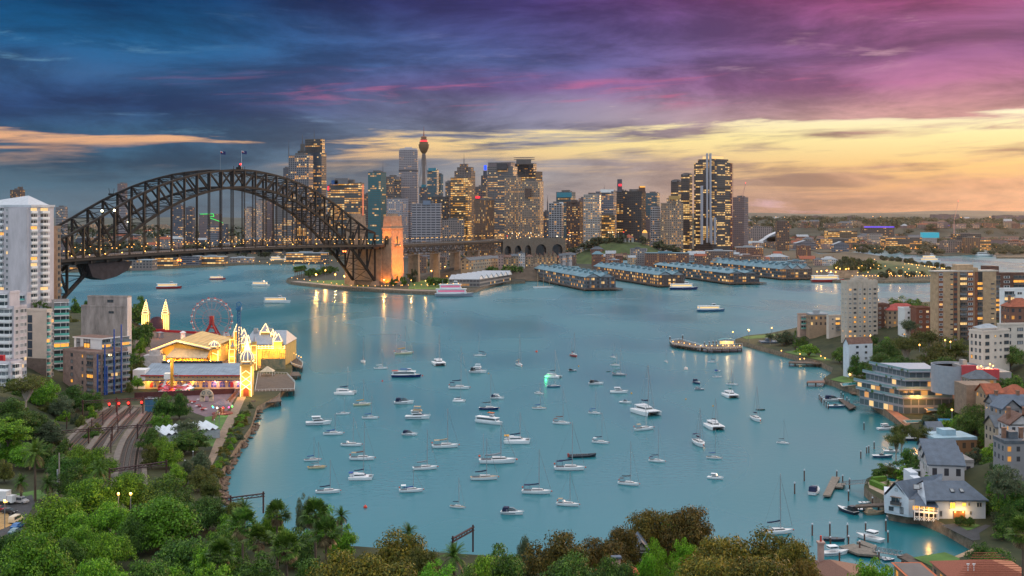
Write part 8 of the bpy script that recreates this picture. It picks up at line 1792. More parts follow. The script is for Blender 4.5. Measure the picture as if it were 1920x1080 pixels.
# tiled roofs at the bottom edge
def bigroof(x0,x1,yr,ye,Y,label,rm,hip=True,dd=12,yaw=0):
 a,b=D(x0,ye,Y),D(x1,ye,Y);zr=D(0,yr,Y+dd/2).z;w=b.x-a.x;return house((a.x+b.x)/2,Y+dd/2,a.z-4,w,dd,4,yaw,'hip' if hip else 'gable','h_tan',rm,label,rh=zr-a.z,chims=0,base=12)
tiles=mat('tiles_terracotta',(.27,.085,.05),.85,var=.35,scale=2.2,stretch=(3,3,1));tilesb=mat('tiles_brown',(.19,.10,.075),.85,var=.35,scale=2.2,stretch=(3,3,1));tileso=mat('tiles_orange',(.42,.10,.035),.8,var=.3,scale=2.2,stretch=(3,3,1))
def tile_rows(root,hip_w,dd,h,rh):
 k=MB();n_=14
 for j in range(n_):
  t_=j/n_;y_=-dd/2-.5+(dd/2+.5)*t_;z_=h+rh*t_+.05;xx=hip_w/2+.5-(dd/2+.5)*t_;k.beam((-xx,y_,z_),(xx,y_,z_),.12,.1)
 return k
r_=bigroof(1795,1950,1049,1092,218,'terracotta tiled roof filling the bottom right corner',tiles,dd=13);tile_rows(r_,16.6,13,4,4).bd('tile_courses',[tiles],r_)
for dx in(-4.5,-3.4):k=MB();k.tube((dx,-3.4,4.8),(dx,-3.4,6.6),.1,6);k.tube((dx-.3,-3.4,6.5),(dx+.3,-3.4,6.5),.09,6);k.bd('vent_pipe',[white],r_)
r_=bigroof(1512,1634,1049,1094,232,'brown tiled hipped roof beside the big rust coloured fig',tilesb,dd=13,yaw=R(-8))
bigroof(1710,1760,1074,1086,215,'sliver of an orange tiled roof at the bottom edge',tileso,dd=10)
r_=bigroof(1095,1196,1068,1092,236,'orange ridge of a tiled roof with a pale chimney at the bottom edge',tileso,hip=False,dd=10,yaw=R(8));k=MB();k.box(-.8,-.6,0,.8,.6,2.4,0);k.box(-1,-.8,2.4,1,.8,2.8,1);o=k.bd('chimney',[mat('chimney_pink',(.46,.32,.28),.8),slateb],r_);o.location=(1.2,-1.5,5.4)
p=D(1539,1050,240);k=MB();k.pz(rect((p.x,p.y),(1,0),.55,.55),p.z-4,p.z+3.4,0);k.pz(rect((p.x,p.y),(1,0),.75,.75),p.z+3.4,p.z+3.8,0);k.tube((p.x,p.y,p.z+3.8),(p.x,p.y,p.z+5),.22,8,1);tag(k.bd('chimney_stack',[mat('chimney_pink',(.46,.32,.28)),mat('pot_red',(.5,.06,.04),.8)]),'tall pink chimney with a red pot rising beside the fig','chimney')
hw(1190,1216,1020,1052,262,'h_white','gablef',slateb,'white gabled house with a slate blue roof peeping through the trees',rh=2,dd=8)

# boats
gel=mat('hull_white',(.78,.79,.80),.25,var=.03,spec=.5);boot=mat('antifoul',(.05,.06,.09),.6,var=0);teak=mat('deck_teak',(.42,.29,.17),.7,var=.15,scale=2);deckw=mat('deck_white',(.70,.70,.70),.5,var=.05,scale=2);alu=mat('mast_alu',(.42,.43,.45),.35,metal=.4,var=0);navyc=mat('canvas_navy',(.012,.022,.065),.85,var=.1);bluec=mat('canvas_blue',(.015,.07,.28),.8,var=.1)
CV={'navy':navyc,'blue':bluec,'tan':mat('canvas_tan',(.40,.30,.20),.85,var=.1),'brown':mat('canvas_brown',(.20,.08,.055),.85,var=.1),'yellow':mat('canvas_yellow',(.60,.30,.04),.8,var=.1),'green':mat('canvas_green',(.01,.17,.12),.85,var=.1),'white':white,'grey':mat('canvas_grey',(.25,.26,.29),.85,var=.1),'black':dark}
HC={'white':gel,'navy':mat('hull_navy',(.015,.03,.12),.25,var=0),'red':mat('hull_red',(.38,.03,.03),.3,var=0),'cream':mat('hull_cream',(.70,.60,.40),.35,var=0),'dark':mat('hull_dark',(.025,.035,.05),.4,var=0),'green':mat('hull_green',(.02,.12,.10),.35,var=0),'grey':mat('hull_grey',(.25,.28,.33),.4,var=0),'steel':mat('hull_steelblue',(.06,.14,.24),.35,var=0),'coral':mat('hull_coral',(.62,.40,.33),.35,var=0)}

def hull(k,L,B,Fb,tr=.7,rake=.07,y0=0.0,n=12,sheer=.3,full=2.2):
 S_=[]
 for i in range(n+1):
  t_=i/n;b=B/2*(tr+(1-tr)*mh.sin(min(1,t_/.45)*mh.pi/2))if t_<.45 else B/2*(1-((t_-.45)/.55)**full)
  b=max(b,.015);f_=Fb*(1+sheer*max(0,t_-.25)**1.5);x=(t_-.5)*L;xw=(t_-.5)*L*(1-rake)-L*rake*.2*(t_>.5)
  S_.append([(x,b,f_),((x+xw*3)/4,b*.97,f_*.5),(xw,b*.86,.10),(xw,b*.84,0),(xw*.96,b*.5,-.45)])
 for a,b in zip(S_,S_[1:]):
  for r_ in range(4):
   for sg in(1,-1):
    q_=[(a[r_][0],y0+sg*a[r_][1],a[r_][2]),(b[r_][0],y0+sg*b[r_][1],b[r_][2]),(b[r_+1][0],y0+sg*b[r_+1][1],b[r_+1][2]),(a[r_+1][0],y0+sg*a[r_+1][1],a[r_+1][2])]
    k.poly(q_ if sg>0 else q_[::-1],1 if r_>=2 else 0)
  k.poly([(a[0][0],y0-a[0][1],a[0][2]),(b[0][0],y0-b[0][1],b[0][2]),(b[0][0],y0+b[0][1],b[0][2]),(a[0][0],y0+a[0][1],a[0][2])],2)
 s_=S_[0];k.poly([(p[0],y0+p[1],p[2])for p in s_]+[(p[0],y0-p[1],p[2])for p in s_[::-1]],0)

def cabin(k,x0,x1,w0,w1,z0,z1,rake0=.2,rake1=.5,m=0,mg=1,win=True):
 def sec(g,z,e=0.0):return[(x0+rake0*g-e,-(w0-.08*g)/2-e,z),(x1-rake1*g+e,-(w1-.08*g)/2-e,z),(x1-rake1*g+e,(w1-.08*g)/2+e,z),(x0+rake0*g-e,(w0-.08*g)/2+e,z)]
 A,B_=sec(0,z0),sec(1,z1)
 for i in range(4):j=(i+1)%4;k.poly([A[i],A[j],B_[j],B_[i]],m)
 k.poly(B_,m)
 if win:
  za,zb=.38,.82;A,B_=sec(za,z0+(z1-z0)*za,.02),sec(zb,z0+(z1-z0)*zb,.02)
  for i in range(4):
   j=(i+1)%4;f_=lambda P,Q,t:tuple(P[c]+(Q[c]-P[c])*t for c in range(3));k.poly([f_(A[i],A[j],.05),f_(A[i],A[j],.95),f_(B_[i],B_[j],.95),f_(B_[i],B_[j],.05)],mg)

def one(f_,name,mats):
 k=MB();f_(k);return k.mesh(name,mats)
HM=[gel,boot,deckw]
# sailing yacht about 10 m long
def rig(k,h=13.5):
 k.tube((.9,0,1.0),(.9,0,h),.15,6,r2=.11)
 for z in(h*.42,h*.72):k.beam((.9,-1.0,z),(.9,1.0,z),.06,.05)
 k.beam((.9,0,2.35),(-3.4,0,2.45),.09,.12)
def stays(k,h=13.5):
 for q_ in((4.8,0,1.4),(-4.9,0,1.2),(.7,1.45,1.1),(.7,-1.45,1.1)):k.tube(q_,(.9,0,h),.022,4)
 k.tube((4.7,0,1.9),(1.05,0,h*.93),.06,5,r2=.03)
 for sg in(-1,1):k.tube((4.7,sg*.1,1.8),(-4.6,sg*1.25,1.6),.018,4)
YM=dict(hull=one(lambda k:hull(k,10,3.2,1.05),'hull',HM),coach=one(lambda k:(cabin(k,-1.6,2.8,2.0,1.1,1.0,1.62,.1,.9),k.box(-4.4,-1.0,1.06,-1.7,1.0,1.14,1)),'coachroof',[deckw,dark]),
          mast=one(rig,'mast',[alu]),stays=one(stays,'rigging',[mat('wire_grey',(.25,.26,.28),.4,metal=.3,var=0)]),
          cover=one(lambda k:[k.tube((.75-4.1*j/5,0,2.62+.42*(1-j/5)**2),(.75-4.1*(j+1)/5,0,2.62+.42*(1-(j+1)/5)**2),.26-.02*j,7,0,.24-.02*j)for j in range(5)],'sail_cover',[navyc]),
          bimini=one(lambda k:([k.poly([(-4.2+.0,-1.15+2.3*j/6,2.75+.25*mh.sin(mh.pi*j/6)),(-4.2,-1.15+2.3*(j+1)/6,2.75+.25*mh.sin(mh.pi*(j+1)/6)),(-2.2,-1.15+2.3*(j+1)/6,2.8+.25*mh.sin(mh.pi*(j+1)/6)),(-2.2,-1.15+2.3*j/6,2.8+.25*mh.sin(mh.pi*j/6))])for j in range(6)],[k.tube((x,sg*1.12,1.1),(x,sg*1.12,2.76),.03,4)for x in(-4.1,-2.3)for sg in(-1,1)]),'bimini',[navyc]),
          hood=one(lambda k:cabin(k,-2.3,-1.1,2.0,1.7,1.4,2.15,.0,.5,win=False),'spray_hood',[navyc]),
          ring=one(lambda k:k.ball((-4.85,.8,1.75),.32,7),'life_ring',[mat('ring_orange',(.62,.10,.05),.6,var=0)]),buoy=one(lambda k:k.ball((5.15,0,.9),.24,6),'bow_fender',[mat('ring_orange',(.62,.10,.05))]))

def yacht(px_,py_,w,hd,label,cover='navy',top=None,hc='white',bim=False,ketch=False,L=None,deckm=None,hood=False):
 p=W(px_,py_,0);s_=p.y/FPX;c=abs(mh.cos(R(hd)));L=L or(w*s_/max(c,.35)if c>.45 else w*s_*2.9);sc=L/10
 r_=thing('sailing_yacht',label,'yacht',(p.x,p.y,0),R(hd),'yachts moored in the bay',sc)
 h=put(YM['hull'],'hull',r_,m=HC[hc]);
 if deckm:h.material_slots[2].link='OBJECT';h.material_slots[2].material=deckm
 put(YM['coach'],'coachroof',r_,m=deckm if deckm and cover in('tan',)else None)
 zs=((py_-top)*s_/sc)/13.5 if top else 1.0;zs=max(.6,min(1.5,zs))
 put(YM['mast'],'mast',r_,(0,0,0),0,(1,1,1)if abs(zs-1)<.04 else(1,1,zs));put(YM['stays'],'rigging',r_,(0,0,1.1*(1-zs)),0,(1,1,zs))
 if cover:put(YM['cover'],'sail_cover',r_,(0,0,2.45*(zs-1)),m=CV[cover])
 if bim:put(YM['bimini'],'bimini',r_,m=CV[bim if isinstance(bim,str)else cover])
 if hood:put(YM['hood'],'spray_hood',r_,m=CV[cover or 'white'])
 if ketch:put(YM['mast'],'mast',r_,(-4.3,0,0),0,(.55,1,zs*.72))
 put(YM['buoy'],'bow_fender',r_)
 if bim or ketch:put(YM['ring'],'life_ring',r_)
 return r_
# motor cruisers about 10 m long
CM=dict(hull=one(lambda k:hull(k,10,3.3,1.15,.9,.10,sheer=.55,full=2.0),'hull',HM),cab=one(lambda k:(cabin(k,-2.2,2.9,2.7,1.3,1.1,2.25,.0,1.9),k.box(-4.9,-1.3,.3,-4.3,1.3,.55,0)),'cabin',[gel,glass]),top=one(lambda k:(cabin(k,-2.6,.9,2.6,2.3,2.2,3.1,.1,.8),k.box(-2.8,-1.35,3.1,.6,1.35,3.2)),'hardtop',[gel,glass]),
          canopy=one(lambda k:cabin(k,-4.4,-1.4,2.7,2.6,1.2,2.9,.5,.3,win=False),'canopy',[navyc]),screen=one(lambda k:cabin(k,-1.5,1.5,2.5,1.4,2.1,2.8,.3,1.4,m=0),'windscreen',[mat('tinted_screen',(.03,.10,.12),.1,var=0,spec=.8),glass]),
          fly=one(lambda k:(cabin(k,-2.0,1.6,2.5,1.8,3.0,3.7,.1,.5,win=False),k.box(-1.6,-1.1,4.7,1.0,1.1,4.8),[k.tube((x,sg*1.0,3.6),(x,sg*1.0,4.7),.04,4)for x in(-1.5,.9)for sg in(-1,1)]),'flybridge',[gel]),rail=one(lambda k:[k.tube((4.8,sg*.1,2.2),(0,sg*1.5,1.9),.025,4)for sg in(-1,1)]+[k.tube((x,sg*(1.5-x*.28),1.2),(x,sg*(1.5-x*.28),1.95+x*.06),.02,4)for x in(0,1.5,3,4.4)for sg in(-1,1)],'bow_rail',[alu]),
          stripe=one(lambda k:[k.poly([(-4.8,sg*1.53,.75),(1.5,sg*1.70,.85),(1.5,sg*1.69,.65),(-4.8,sg*1.51,.55)])for sg in(-1,1)],'hull_stripe',[navyc]))

def cruiser(px_,py_,w,hd,label,canopy='navy',hard=False,fly=False,hc='white',L=None,small=False,kind='motor_cruiser',group='motor boats moored in the bay',stripe=True):
 p=W(px_,py_,0);s_=p.y/FPX;c=abs(mh.cos(R(hd)));L=L or(w*s_/max(c,.35)if c>.5 else w*s_*2.4);sc=L/10
 r_=thing(kind,label,'motor boat',(p.x,p.y,0),R(hd),group,sc);put(CM['hull'],'hull',r_,m=HC[hc])
 if not small:put(CM['cab'],'cabin',r_)
 if stripe:put(CM['stripe'],'hull_stripe',r_)
 if hard or fly:put(CM['top'],'hardtop',r_)
 else:put(CM['screen'],'windscreen',r_,(0,0,-.9 if small else 0))
 if fly:put(CM['fly'],'flybridge',r_,m=CV['tan']if fly=='tan' else None)
 if canopy:put(CM['canopy'],'canopy',r_,m=CV[canopy])
 put(CM['rail'],'bow_rail',r_);return r_
# catamarans about 11 m long
KM=dict(hull=one(lambda k:hull(k,11,1.5,1.25,.75,.06,0,sheer=.25),'hull',HM),house=one(lambda k:(k.box(-4.6,-2.3,.85,3.4,2.3,1.35,0),cabin(k,-3.2,2.6,4.2,2.6,1.3,2.45,.1,1.4),k.box(-4.6,-1.9,2.5,-1.5,1.9,2.6,0),[k.tube((-4.4,sg*1.8,1.3),(-4.4,sg*1.8,2.5),.05,4)for sg in(-1,1)]),'bridge_deck',[gel,glass]),
          beam=one(lambda k:(k.beam((4.6,-2.5,1.2),(4.6,2.5,1.2),.18,.18),k.poly([(3.3,-1.9,1.15),(4.6,-2.1,1.15),(4.6,2.1,1.15),(3.3,1.9,1.15)])),'trampoline',[mat('net_grey',(.10,.11,.12),.9)]))

def cat(px_,py_,w,hd,label,cover='navy',top=None,L=None,power=False,awning=None,light=None):
 p=W(px_,py_,0);s_=p.y/FPX;c=abs(mh.cos(R(hd)));L=L or(w*s_/max(c,.35)if c>.5 else w*s_*1.75);sc=L/11;r_=thing('catamaran',label,'catamaran',(p.x,p.y,0),R(hd),'catamarans moored in the bay',sc)
 for sg in(-1,1):put(KM['hull'],'hull',r_,(0,sg*2.45,0))
 put(KM['house'],'bridge_deck',r_);put(KM['beam'],'trampoline',r_)
 zs=max(.6,min(1.5,((py_-top)*s_/sc)/13.5))if top else 1.0
 if not power or top:put(YM['mast'],'mast',r_,(.3,0,.5),0,(1,1,zs));put(YM['stays'],'rigging',r_,(.1,0,.5),0,(1,1.3,zs))
 if cover:put(YM['cover'],'sail_cover',r_,(.3,0,.55+2.4*(zs-1)),0,(1,1.3,1.2),m=CV[cover])
 if awning:put(YM['bimini'],'awning',r_,(-1.2,0,.2),0,(1,1.6,1),m=CV[awning])
 if light:k=MB();k.ball((-3.2,-1.6,1.9),.35,6);k.bd('deck_light',[mat('light_green',(.1,.5,.1))],r_);glow(r_,(-4.2,-3.5,1.6),300,(.05,1,.3))
 return r_

def simple(px_,py_,L,hd,label,cat_,name,f_,group=None):
 p=W(px_,py_,0);r_=thing(name,label,cat_,(p.x,p.y,0),R(hd),group);
 for nm,fn,mm in f_:k=MB();fn(k);k.bd(nm,mm,r_)
 r_.scale=(L,)*3;return r_
Yt,Cr,Ca=yacht,cruiser,cat
Yt(681,680,14,-78,'bow on white yacht with a navy canopy nearest the fun park wharf',top=632,bim=True,L=9);Yt(757,664,26,22,'two masted white ketch farthest up the left of the mooring','yellow',610,ketch=True,L=12,hc='cream');Yt(714,692,26,3,'slim white sloop with a bare boom just left of the blue charter boat','white',654)
Ca(823,684,25,-78,'white catamaran seen bow on, right of the blue charter boat',None,626,L=13);Yt(900,668,22,192,'left facing white sloop with a navy cover near the top of the mooring',top=622,bim=True);Ca(648,739,40,-6,'white catamaran with a navy boom cover at the left of the mooring',top=690)
Yt(679,760,33,14,'sloop with a bright yellow sail cover','yellow',711,hc='cream');Yt(643,777,25,10,'small white sloop below the navy covered catamaran on the left',None,745);Yt(694,785,31,0,'white sloop with a blue cover right of the small bare sloop','blue',741);Cr(758,757,38,6,'white sports cruiser with a navy canopy below the blue charter boat')
Cr(784,785,48,-3,'white flybridge cruiser with tan canopies',None,fly='tan',hard=True);Cr(598,796,48,10,'white hardtop cruiser with a blue hull stripe at the far left',None,hard=True);Yt(861,729,40,-9,'long white sloop with a thick navy boom cover in the upper middle',top=650,bim=True);Ca(861,753,27,-4,'little trimaran with a navy hood under the long white sloop','navy',726,L=6)
Cr(897,699,34,-8,'two level white motor yacht with a dark canopy in the upper middle','black',fly=True,hard=True);Yt(625,815,38,5,'white sloop with a bright blue sail cover under the far left cruiser','blue',776);Yt(659,836,40,-3,'white sloop with a bare boom and a navy hood at the left',None,782,hood=True);Yt(679,862,48,-2,'white sloop with a brown sail cover and red life rings','brown',790,bim='tan')
Yt(586,864,31,12,'small coral decked sloop with a blue cover at the far left','blue',819,deckm=HC['coral']);Yt(594,878,34,10,'yellow decked sloop with a grey boat cover at the far left','grey',828,hc='cream',deckm=CV['yellow']);Yt(615,924,46,6,'white sloop with a navy cover nearest the palms on the left','navy',862);Ca(677,898,46,2,'trimaran cluttered with blue tarpaulins','navy',838,awning='blue')
Cr(769,816,31,-14,'small sports cruiser with a navy cockpit cover in the left middle',L=6.6);Yt(835,839,50,8,'white sloop with a tan cover and spray hood in the middle','tan',766,bim='tan');Yt(797,880,46,13,'white racing sloop with a grey sail cover','grey',806);Yt(771,922,45,6,'white motor sailer with a bright blue boom cover near the bottom','blue',881,bim='white');Yt(858,952,28,-24,'small tan decked yacht near the bottom of the mooring','navy',895,deckm=teak)
Yt(1076,668,12,-72,'red hulled two masted boat at the top of the mooring','navy',622,hc='red',ketch=True,L=10);Yt(974,686,13,-74,'tan topped sloop seen bow on near the top of the mooring','tan',626,bim='tan',L=9.5);Ca(1038,708,28,-24,'catamaran with a glowing green deck light','navy',657,light=True);Yt(1038,726,26,2,'dark teal hulled sloop in front of the green lit catamaran',None,700,hc='steel')
Cr(1074,696,15,8,'little grey runabout with a dark canopy right of the green lit catamaran','black',small=True,hc='grey',L=5);Yt(1150,671,10,-60,'small sloop with a light blue cover at the upper right of the mooring','blue',645,L=6);Yt(1154,686,12,-35,'small white sloop with a green cover above the green awning ketch','green',662,L=6.5);Yt(1161,704,25,-20,'dark two masted ketch under a green awning','green',652,bim='green',ketch=True,hc='grey');Cr(1118,721,29,2,'white sports cruiser with a dark stern cover in the right middle','black')
Cr(1161,737,34,-2,'white hardtop cruiser with an orange buoy at its bow',None,hard=True,stripe=False);Cr(1173,756,22,-24,'small sports cruiser with a glassy screen below the white hardtop cruiser',None);Cr(933,748,21,-22,'small white cruiser above the old white ferry','navy',hard=True,L=7);Yt(917,768,38,-6,'navy hulled yacht half hidden behind the old white ferry','black',700,hc='navy');Yt(1011,739,12,-40,'tiny sloop with a furled white jib','white',716,L=5.5)
Yt(1011,767,26,-12,'white sloop with a light blue cover left of the brown covered one','blue',728,deckm=teak);Yt(1053,795,32,-20,'white sloop with a brown sail cover and awning in the middle','brown',724,bim='brown');Yt(1115,776,22,-24,'white sloop with a blue bimini in the right middle','blue',722,bim='blue');Ca(1212,776,36,-66,'big white catamaran with a navy sail bag, seen bow on','navy',686,L=15);Ca(970,830,50,-3,'white catamaran with an orange dinghy at its stern','navy',776,awning='yellow')
Yt(933,868,70,3,'longest white yacht with two tall masts','grey',792,ketch=True,deckm=deckw);Yt(908,899,52,6,'tan decked sloop with a navy cover below the longest white yacht','navy',822,deckm=teak);Yt(1068,881,58,-4,'white sloop with navy awning and cover beside the black inflatable','navy',790,bim=True);Yt(1006,925,55,-8,'white sloop with navy awning and two red life rings near the bottom','navy',842,bim=True);Yt(1065,948,42,-18,'white sloop with a pale spray hood lowest of the sloops',None,885,hood=True,bim='tan')
Cr(961,964,42,-12,'small blue striped cruiser with a navy sun shade, lowest boat in the bay','navy',L=7);Yt(1126,831,30,-24,'white sloop with a navy cover above the black inflatable','navy',772,bim='white');Yt(1179,909,38,-24,'white sloop with a black arch awning at the lower right of the mooring','black',826,bim=True);Yt(1208,806,22,24,'white sloop seen from astern with a tan awning',None,760,bim='tan',L=9)
Yt(1249,679,6,-82,'tiny white sloop alone in the open water left of the long jetty',None,655,L=5);Yt(1335,680,18,184,'white sloop with its bow to the left below the long jetty','navy',648);Cr(1346,697,8,30,'little blue covered runabout below the left facing sloop','blue',small=True,L=4.4);Yt(1345,708,18,4,'low white sloop under the little blue covered runabout',None,680);Cr(1307,719,12,-72,'navy sided runabout seen bow on','navy',hc='navy',L=7,small=True);Cr(1312,731,15,-16,'grey covered dinghy below the navy sided runabout','grey',small=True,hc='grey',L=5,stripe=False)
Ca(1370,744,23,-82,'white catamaran with a green cover, seen bow on','green',692,L=11);Yt(1373,722,10,-40,'small sloop with a green cover behind the green covered catamaran','green',700,L=6.5);Yt(1418,788,16,-84,'white sloop with a red waterline seen bow on at the right','navy',722,L=11,hc='white');Ca(1340,803,30,-82,'white power catamaran with orange cushions, seen bow on','black',748,L=11.5);Yt(1468,832,20,-30,'small white sloop with a black cover standing apart at the far right','black',780)
Yt(1311,834,19,-84,'white sloop with twin life rings seen bow on, tall blue mast','navy',764,bim=True,L=12);Yt(1339,860,27,-22,'tan decked sloop with a blue cover at the right','blue',805,deckm=teak);Yt(1232,866,29,-26,'white sloop with a navy arch awning right of centre','navy',794,bim=True);Cr(1342,898,29,-24,'white hardtop cruiser alone at the lower right',None,hard=True,stripe=False);Yt(1458,1000,60,8,'tall masted yacht mostly hidden behind the rust coloured fig','navy',888)
# charter boats and special craft
def ferry(px_,py_,L,hd,label,hc='white',decks=2,glowm=None,roofm_=white,grp=None,name='ferry',extra=None):
 p=W(px_,py_,0);r_=thing(name,label,'ferry',(p.x,p.y,0),R(hd),grp,L/20);k=MB();hull(k,20,5,1.6,.8,.05,sheer=.35);k.bd('hull',[HC[hc],boot,deckw],r_);z=1.6
 for d in range(decks):
  a,b=-9+d*1.6,6.4-d*2.6;k=MB();cabin(k,a,b,4.5-d*.3,3.6-d*.3,z,z+2.2,0,.9);k.bd('saloon',[gel,glowm or glass],r_);k=MB();k.box(a-.5,-2.4+d*.15,z+2.2,b-.2,2.4-d*.15,z+2.35);k.bd('deck_roof',[roofm_],r_);z+=2.35
 k=MB();cabin(k,1.6-decks,5-decks*1.5,2.6,2.0,z,z+1.7,.1,.6);k.bd('wheelhouse',[gel,glass],r_);k=MB();k.tube((0,0,z+1.6),(0,0,z+4),.08,5);k.tube((-6,0,z),(-6,0,z+2.4),.06,5);k.bd('mast',[alu],r_)
 return r_
t_=ferry(762,707,16.4,0,'blue hulled white charter boat with red and blue awnings','navy',1,name='charter_boat');k=MB();k.box(-9.6,-2,4.2,-5.5,2,4.4);k.bd('red_awning',[mat('awning_coral',(.50,.12,.09),.8)],t_);k=MB();k.box(-4,-1.8,5.2,1.6,1.8,5.4);k.bd('blue_awning',[bluec],t_)
t_=ferry(918,794,13.6,-34,'old white ferry with a row of dark windows and an orange raft on its roof','white',1,name='charter_boat');k=MB();k.box(-1,-1.2,6.6,3,1.2,7.0);k.bd('life_raft',[mat('raft_orange',(.60,.14,.03),.7)],t_)
simple(1092,857,1,9,'long black inflatable boat with rows of seats','inflatable boat','inflatable_boat',(('hull',lambda k:hull(k,10.2,2.6,.5,.9,.03,sheer=.6),[HC['dark'],HC['dark'],mat('rib_floor',(.06,.06,.065),.8)]),('tubes',lambda k:[k.tube((-5,sg*1.1,.55),(2.2,sg*1.15,.65),.34,8)for sg in(-1,1)]+[k.tube((2.2,sg*1.15,.65),(5.0,sg*.1,1.1),.34,8,r2=.28)for sg in(-1,1)],[HC['dark']]),('seats',lambda k:[k.box(-3+j*.9,-.7,.5,-2.6+j*.9,.7,1.15)for j in range(6)],[mat('seat_grey',(.12,.12,.13),.7)]),('engine',lambda k:(k.box(-5.5,-.5,.3,-4.9,.5,1.5),k.tube((-4.4,-.7,.6),(-4.4,-.7,2.2),.05,4)),[mat('engine_red',(.35,.06,.05),.5)])))
DG=(('hull',lambda k:hull(k,3.6,1.5,.4,.85,.05),[HC['green'],HC['dark'],HC['dark']]),('thwart',lambda k:(k.box(-.9,-.6,.36,-.6,.6,.44),k.box(.3,-.5,.36,.6,.5,.44)),[timber]))
simple(1426,769,1.2,0,'dark green dinghy right of the bow on sloop','dinghy','dinghy',DG);simple(1141,697,.7,5,'tiny dark dinghy left of the green awning ketch','dinghy','dinghy',DG)
bym=MB();bym.ball((0,0,.15),.5,8);bym.tube((0,0,.6),(0,0,.85),.08,5);buoym=bym.mesh('mooring_buoy',[mat('buoy_red',(.62,.05,.03),.5,var=0)])
for x,y,s_,m_,lb in((1006,660,1.5,None,'bright red mooring buoy near the top of the mooring'),(717,715,1.0,None,'red buoy left of the blue charter boat'),(792,705,.9,None,'red buoy off the bow of the blue charter boat'),(685,952,1.2,None,'red buoy alone near the palms at the bottom'),(1286,693,2.3,mat('buoy_white',(.7,.6,.55),.5),'big white and red drum buoy below the long jetty'),(1085,687,.8,CV['yellow'],'orange buoy right of the red hulled boat'),(1184,738,.9,CV['yellow'],'orange buoy off the bow of the white hardtop cruiser'),(1286,749,.8,CV['yellow'],'small orange buoy right of the big bow on catamaran'),(916,701,.7,CV['yellow'],'orange buoy off the two level motor yacht'),(1337,762,.8,CV['yellow'],'orange float above the power catamaran')):
 p=W(x,y,0);o=bpy.data.objects.new('mooring_buoy',buoym);COL.objects.link(o);o.location=p;o.scale=(s_,)*3;tag(o,lb,'buoy','buoys in the bay')
 if m_:o.material_slots[0].link='OBJECT';o.material_slots[0].material=m_
# ferries under way
lits=mat('saloon_lit',(.3,.2,.1),.4,var=0,emit=(1,.62,.25),es=1.1);litp=mat('saloon_pink',(.4,.1,.2),.4,var=0,emit=(1,.25,.38),es=.35)
for a in((317,541,30,12,'white ferry with red lights nearing the bridge on the left','red',1,lits),(490,536,24,-14,'white ferry heading in from the bridge','white',1,lits),(520,568,27,3,'long low ferry with a row of lights off the fun park wharf','white',1,lits),(852,556,42,2,'big ferry lit pink and gold passing the white sawtooth pavilion','grey',2,litp),(1282,543,34,2,'dark catamaran ferry passing the orange windowed wharf','navy',1,lits),(1333,584,26,4,'white and blue ferry alone in the open harbour on the right','steel',1,lits),(1746,492,40,14,'tall white showboat rounding the park headland','white',2,lits),(408,524,22,4,'small red trimmed ferry under the arch','red',1,lits)):ferry(*a[:5],hc=a[5],decks=a[6],glowm=a[7],grp='ferries under way')
for j,(x,y,L,lb)in enumerate(((520,489,30,'leftmost'),(547,489.5,34,'second'),(580,490,38,'rightmost'))):ferry(x,y+1.5,L,3,lb+' of the three lit ferries moored at the quay under the arch','green' if j==1 else 'cream',2,lits,grp='ferries at the quay')
ferry(1552,529,44,2,'red tug with yellow lights below the sandstone cut','red',1,lits,name='tug');ferry(1846,480,40,8,'white motor yacht moored at the far right seawall','white',1,None,name='motor_yacht')
p=W(1019,541,0);r_=thing('sailing_ship','three masted white ship moored left of the nearest finger wharf','ship',(p.x,p.y,0),R(8));k=MB();hull(k,26,6,2.4,.7,.1);k.bd('hull',[gel,boot,teak],r_)
for x in(-7,0,7):k=MB();k.tube((x,0,2),(x,0,22),.28,6,r2=.12);k.beam((x-.1,-3,12),(x-.1,3,12),.2,.2);k.bd('mast',[teak],r_)
# wakes
def wake(pts,w0,w1):
 k=MB();P=[W(a,b,0)for a,b in pts];n=len(P)
 for i in range(n-1):
  d=(P[i+1]-P[i]).to_2d().normalized();q_=V_((-d.y,d.x,0));a,b=w0+(w1-w0)*i/(n-1),w0+(w1-w0)*(i+1)/(n-1);z=V_((0,0,.03));k.poly([P[i]-q_*a+z,P[i+1]-q_*b+z,P[i+1]+q_*b+z,P[i]+q_*a+z])
 m=mat('wake_foam',(.30,.42,.48),.6,var=.3,scale=.08,stretch=(.2,1,1));t=m.node_tree
 if 'Mix Shader' not in t.nodes:
  mx=t.nodes.new('ShaderNodeMixShader');tr=t.nodes.new('ShaderNodeBsdfTransparent');nz=[x for x in t.nodes if x.type=='TEX_NOISE'][0];mr=t.nodes.new('ShaderNodeMapRange');SI(mr,1,.42);SI(mr,2,.75);SI(mr,4,.55);t.links.new(nz.outputs[0],mr.inputs[0]);t.links.new(mr.outputs[0],mx.inputs[0]);t.links.new(tr.outputs[0],mx.inputs[1]);t.links.new(t.nodes['Principled BSDF'].outputs[0],mx.inputs[2]);t.links.new(mx.outputs[0],t.nodes['Material Output'].inputs['Surface'])
 o=k.bd('wake',[m]);o['kind']='stuff';o['label']='pale streak of wake on the harbour'
for a in(([(326,541),(360,536),(410,530),(480,528)],1,6),([(300,548),(285,556),(330,566),(420,570)],6,2),([(500,538),(560,549),(640,556),(760,561)],1.5,8),([(880,558),(960,560),(1060,561),(1200,560)],1,6),([(1262,544),(1330,541),(1400,539),(1560,538)],1,6),([(1316,584),(1250,587),(1180,589),(1100,590)],1,3),([(1770,490),(1830,493),(1920,498)],1,8),([(560,569),(600,571),(660,574)],1,5)):wake(*a)
